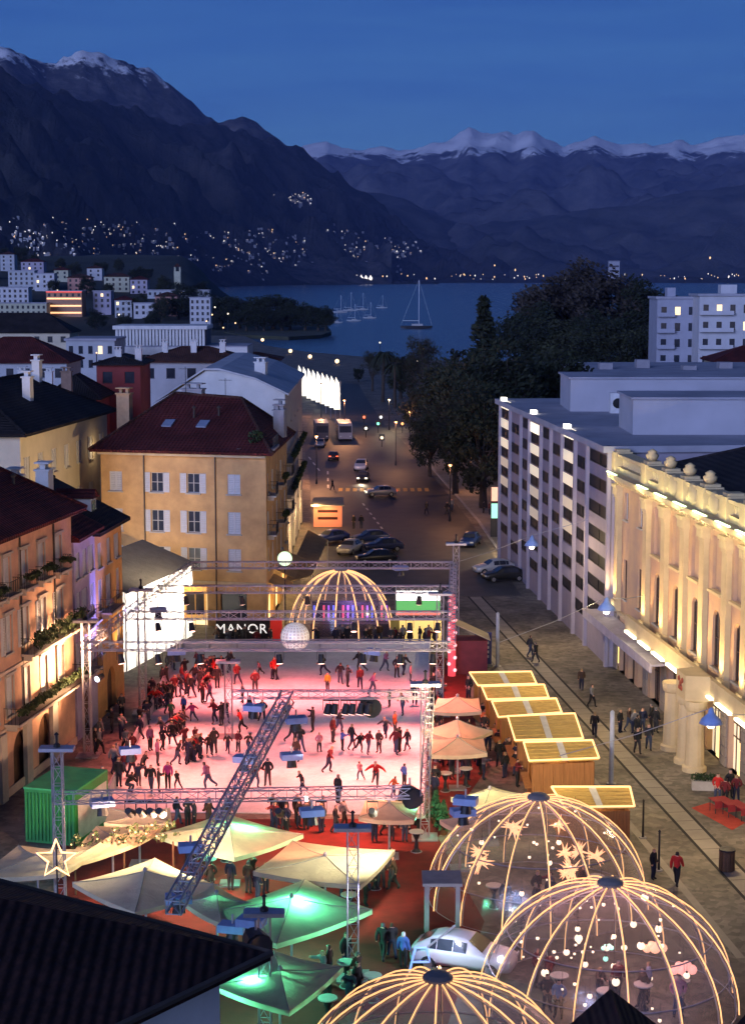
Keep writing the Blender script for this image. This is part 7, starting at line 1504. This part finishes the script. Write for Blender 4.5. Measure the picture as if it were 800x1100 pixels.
crowd(10, ((395, 884), (450, 884), (446, 905), (392, 905)), 'under the pale green canopy', 'people in the market')
crowd(7, ((320, 1040), (400, 1045), (395, 1090), (340, 1095)), 'in the shadow by the bottom canopy', 'people in the market')
crowd(7, ((205, 930), (300, 960), (260, 975), (190, 950)), 'between the canopies near the boom', 'people in the market')
crowd(8, ((540, 965), (640, 955), (650, 985), (540, 1000)), 'inside the rear dome', 'people in the domes', z=.01)
crowd(10, ((575, 1060), (740, 1060), (730, 1095), (590, 1095)), 'inside the front dome', 'people in the domes', z=.01, cols=dk + ['white', 'pink', 'pale blue'])
crowd(7, ((660, 798), (735, 798), (720, 780), (668, 780)), 'walking under the palazzo canopy', 'people on the lane', ('walking', 'standing', 'pocketed'), z=0)
crowd(6, ((96, 790), (140, 760), (130, 800), (92, 830)), 'beneath the violet and orange houses', 'people on the left', z=0)
for c, y, col, ps, lab in ((411, 1032, 'black', 'walking', 'person in black walking across the red carpet'), (421, 1030, 'dark grey', 'walking', 'person in dark grey walking beside the one in black'), (433, 1041, 'blue', 'standing', 'person in blue with a pale hat near the white car'), (638, 792, 'black', 'walking', 'person in black crossing the paving lane alone'), (684, 810, 'black', 'walking', 'person with fair hair walking before the palazzo columns'), (696, 806, 'dark grey', 'walking', 'person in dark grey beside the fair haired one'), (726, 952, 'red', 'walking', 'person in bright red coat right of the rear dome'), (701, 945, 'black', 'standing', 'person in black close behind the rear dome'), (575, 712, 'black', 'walking', 'person in black pushing along near the chalets'), (569, 706, 'dark grey', 'walking', 'person in dark grey left of the one pushing along'), (635, 760, 'grey', 'walking', 'person in grey on the lane by the office'), (624, 742, 'brown', 'walking', 'person in brown on the lane by the office'),
                           (380, 568, 'black', 'standing', 'left one of two people standing on the avenue'), (388, 568, 'black', 'standing', 'right one of two people standing on the avenue'), (357, 527, 'black', 'walking', 'person waiting at the crossing'), (458, 553, 'dark grey', 'walking', 'person on the avenue near the park kerb'), (480, 553, 'black', 'walking', 'person in black on the park pavement'), (485, 550, 'grey', 'walking', 'person in grey on the park pavement'), (519, 552, 'black', 'standing', 'left person of the group under the sign pillar'), (526, 554, 'dark red', 'standing', 'person in dark red of the group under the sign pillar'), (533, 553, 'black', 'standing', 'right person of the group under the sign pillar')):
    person(c, y, col, ps, None, 1.0, lab, None, 0.02 if c < 470 else .0, hat='white' if col == 'blue' else None)
for k, (c, y, col) in enumerate(((770, 862, 'red'), (778, 866, 'dark red'), (790, 862, 'dark red'), (783, 858, 'black'))): person(c, y, col, 'pocketed', None, 1.0, 'person in ' + col + ' at the cafe tables by the arches', 'cafe guests')
# ================================================================ CAFE, BINS, SMALL THINGS
def cafe_table(label, px, py, m_):
    p = G(px, py); t = thing('cafe_table', label, 'table', (p.x, p.y, 0), .3, 'cafe tables'); mb = MB(); mb.box(-.5, -.4, .72, .5, .4, .76); part('top', mb, m_, t)
    for sx in (-.42, .42):
        for sy in (-.32, .32): mb = MB(); mb.bar((sx, sy, 0), (sx, sy, .72), .025, 5); part('leg', mb, M_dkm, t)
    mb = MB(); mb.add([(-.52, -.42, .765), (.52, -.42, .765), (.52, -.42, .35), (-.52, -.42, .35), (.52, .42, .765), (-.52, .42, .765), (.52, .42, .35)], [(0, 1, 4, 5), (0, 3, 2, 1), (1, 2, 6, 4)]); part('cloth', mb, m_, t)
M_rc = cloth('cafe_red', (.35, .03, .03), .1)
for c, y, lab in ((772, 872, 'left of the row'), (786, 876, 'in the middle of the row'), (800, 880, 'cut by the right edge')): cafe_table('cafe table with red cloth, ' + lab, c, y, M_rc)
p = G(757, 848); t = thing('planter_box', 'pale planter trough with clipped greenery before the arches', 'planter', (p.x, p.y, 0), -.1); mb = MB(); mb.box(-.8, -.3, 0, .8, .3, .55); part('trough', mb, M_stone, t); mb = MB()
for k in range(5): leaves(mb, (-.6 + k * .3, 0, .75), (.3, .3, .25), 70, .1)
part('greenery', mb, M_leaf, t, fixn=False)
mb = MB(); q = [G(c, y) for c, y in ((742, 868), (762, 862), (800, 884), (786, 892))]; mb.add([(v.x, v.y, .014) for v in q], [(0, 1, 2, 3)]); t = part('cafe_rug', mb, mat('rug_red', (.4, .05, .03), .95, .3), None); tag(t, 'red rug laid in front of the cafe tables', 'rug')
for c, y, lab in ((780, 935, 'brown ribbed litter bin right of the front dome'),):
    p = G(c, y); t = thing('litter_bin', lab, 'bin', (p.x, p.y, 0)); mb = MB(); mb.lathe([(.34, 0), (.38, 1.0), (.40, 1.05)], n=14); part('drum', mb, M_wood, t); mb = MB(); mb.lathe([(.42, 0), (.42, .08), (.2, .12)], (0, 0, 1.06), 14); part('rim', mb, M_dkm, t)
    for k in range(12): mb = MB(); mb.box(.355, -.05, .05, .40, .05, 1.0); part('slat', mb, M_wood, t, (0, 0, 0), k * math.pi / 6)
for c, y, lab in ((707, 935, 'thin black post right of the rear dome'), (690, 900, 'thin black post behind the standing chalet')):
    p = G(c, y); t = thing('bollard_post', lab, 'post', (p.x, p.y, 0)); mb = MB(); mb.lathe([(.1, 0), (.06, .1), (.05, 2.0), (.08, 2.05), (.02, 2.15)], n=8); part('shaft', mb, M_dkm, t); mb = MB(); mb.lathe([(.22, 0), (.2, .05)], n=10); part('foot', mb, M_plate, t)
for c, y, h_, lab in ((262, 962, 3.2, 'pole'),): pass
p = G(452, 1044); t = thing('display_stand', 'bluish lit metal stand beside the white car', 'stand', (p.x, p.y, 0)); M_bl = emit('stand_blue', (.25, .40, 1), .8)
for a, b in (((-.5, 0, 0), (-.25, 0, 1.1)), ((.5, 0, 0), (.25, 0, 1.1)), ((-.25, 0, 1.1), (.25, 0, 1.1)), ((-.4, 0, .45), (.4, 0, .45)), ((.25, 0, 1.1), (1.5, .3, 2.0))): mb = MB(); mb.bar(a, b, .05, 6); part('tube', mb, M_bl if b[2] < 1.5 else M_alu, t)
lamp('car_fill', t, (.7, -1.6, 2.4), 'POINT', (.72, .76, 1), 420, .1)  # added lamp that brightens the white car, no part of the stand
# christmas shrubs in tubs with green light near the right tower
for c, y, lab in ((468, 885, 'small fir tree lit green beside the near right tower'), (476, 896, 'second green lit fir tree near the domes')):
    p = G(c, y); t = thing('fir_tree', lab, 'tree', (p.x, p.y, 0)); mb = MB()
    for k in range(26): z = .4 + 1.5 * k / 26; r = .6 * (1 - k / 27); leaves(mb, (0, 0, z), (r, r, .1), 22, .10)
    part('crown', mb, mat('fir_needles', (.02, .07, .03), .8, .4, 3), t, fixn=False); mb = MB(); mb.lathe([(.22, 0), (.28, .35), (.05, .4)], n=10); part('tub', mb, M_wood, t); lamp('fir_light', t, (-.5, -.7, 1.2), 'POINT', (.1, 1, .6), 25, .1)
# ================================================================ AIR
mb = MB(); mb.box(-26000, -900, -14, 26000, 27500, 2600)
m = bpy.data.materials.new('haze_air'); m.use_nodes = True; n_ = m.node_tree.nodes; n_.clear(); o_ = n_.new('ShaderNodeOutputMaterial'); v_ = n_.new('ShaderNodeVolumePrincipled')
v_.inputs['Color'].default_value = (.30, .42, 1.0, 1); v_.inputs['Density'].default_value = 2.6e-5; v_.inputs['Anisotropy'].default_value = 0.0
m.node_tree.links.new(v_.outputs[0], o_.inputs['Volume'])
hz = struct('haze', mb, m, kind='stuff')
# ---------------------------------------------------------------- labels: where several look alike, say which one
from collections import defaultdict
def world_of(o):
    p = Vector(o.location); return p
by = defaultdict(list)
for o in THINGS: by[o['label']].append(o)
ORD = ['first', 'second', 'third', 'fourth', 'fifth', 'sixth', 'seventh', 'eighth', 'ninth', 'tenth', 'eleventh', 'twelfth']
NUM = ['', 'one', 'two', 'three', 'four', 'five', 'six', 'seven', 'eight', 'nine', 'ten', 'eleven', 'twelve']
for lab, os_ in by.items():
    if len(os_) < 2: continue
    os_.sort(key=lambda o: proj(o.get('at', o.location))[0] if Vector(o.get('at', o.location)).y > 1 else 0)
    n = len(os_)
    for i, o in enumerate(os_):
        if n == 2: s = ('left', 'right')[i] + ' one of two'
        elif i == 0: s = 'leftmost of ' + (NUM[n] if n < 13 else 'many')
        elif i == n - 1: s = 'rightmost of ' + (NUM[n] if n < 13 else 'many')
        else: s = (ORD[i] if i < 12 else str(i + 1) + 'th') + ' from left'
        o['label'] = lab + ', ' + s
for o in THINGS:
    if 'at' in o: del o['at']
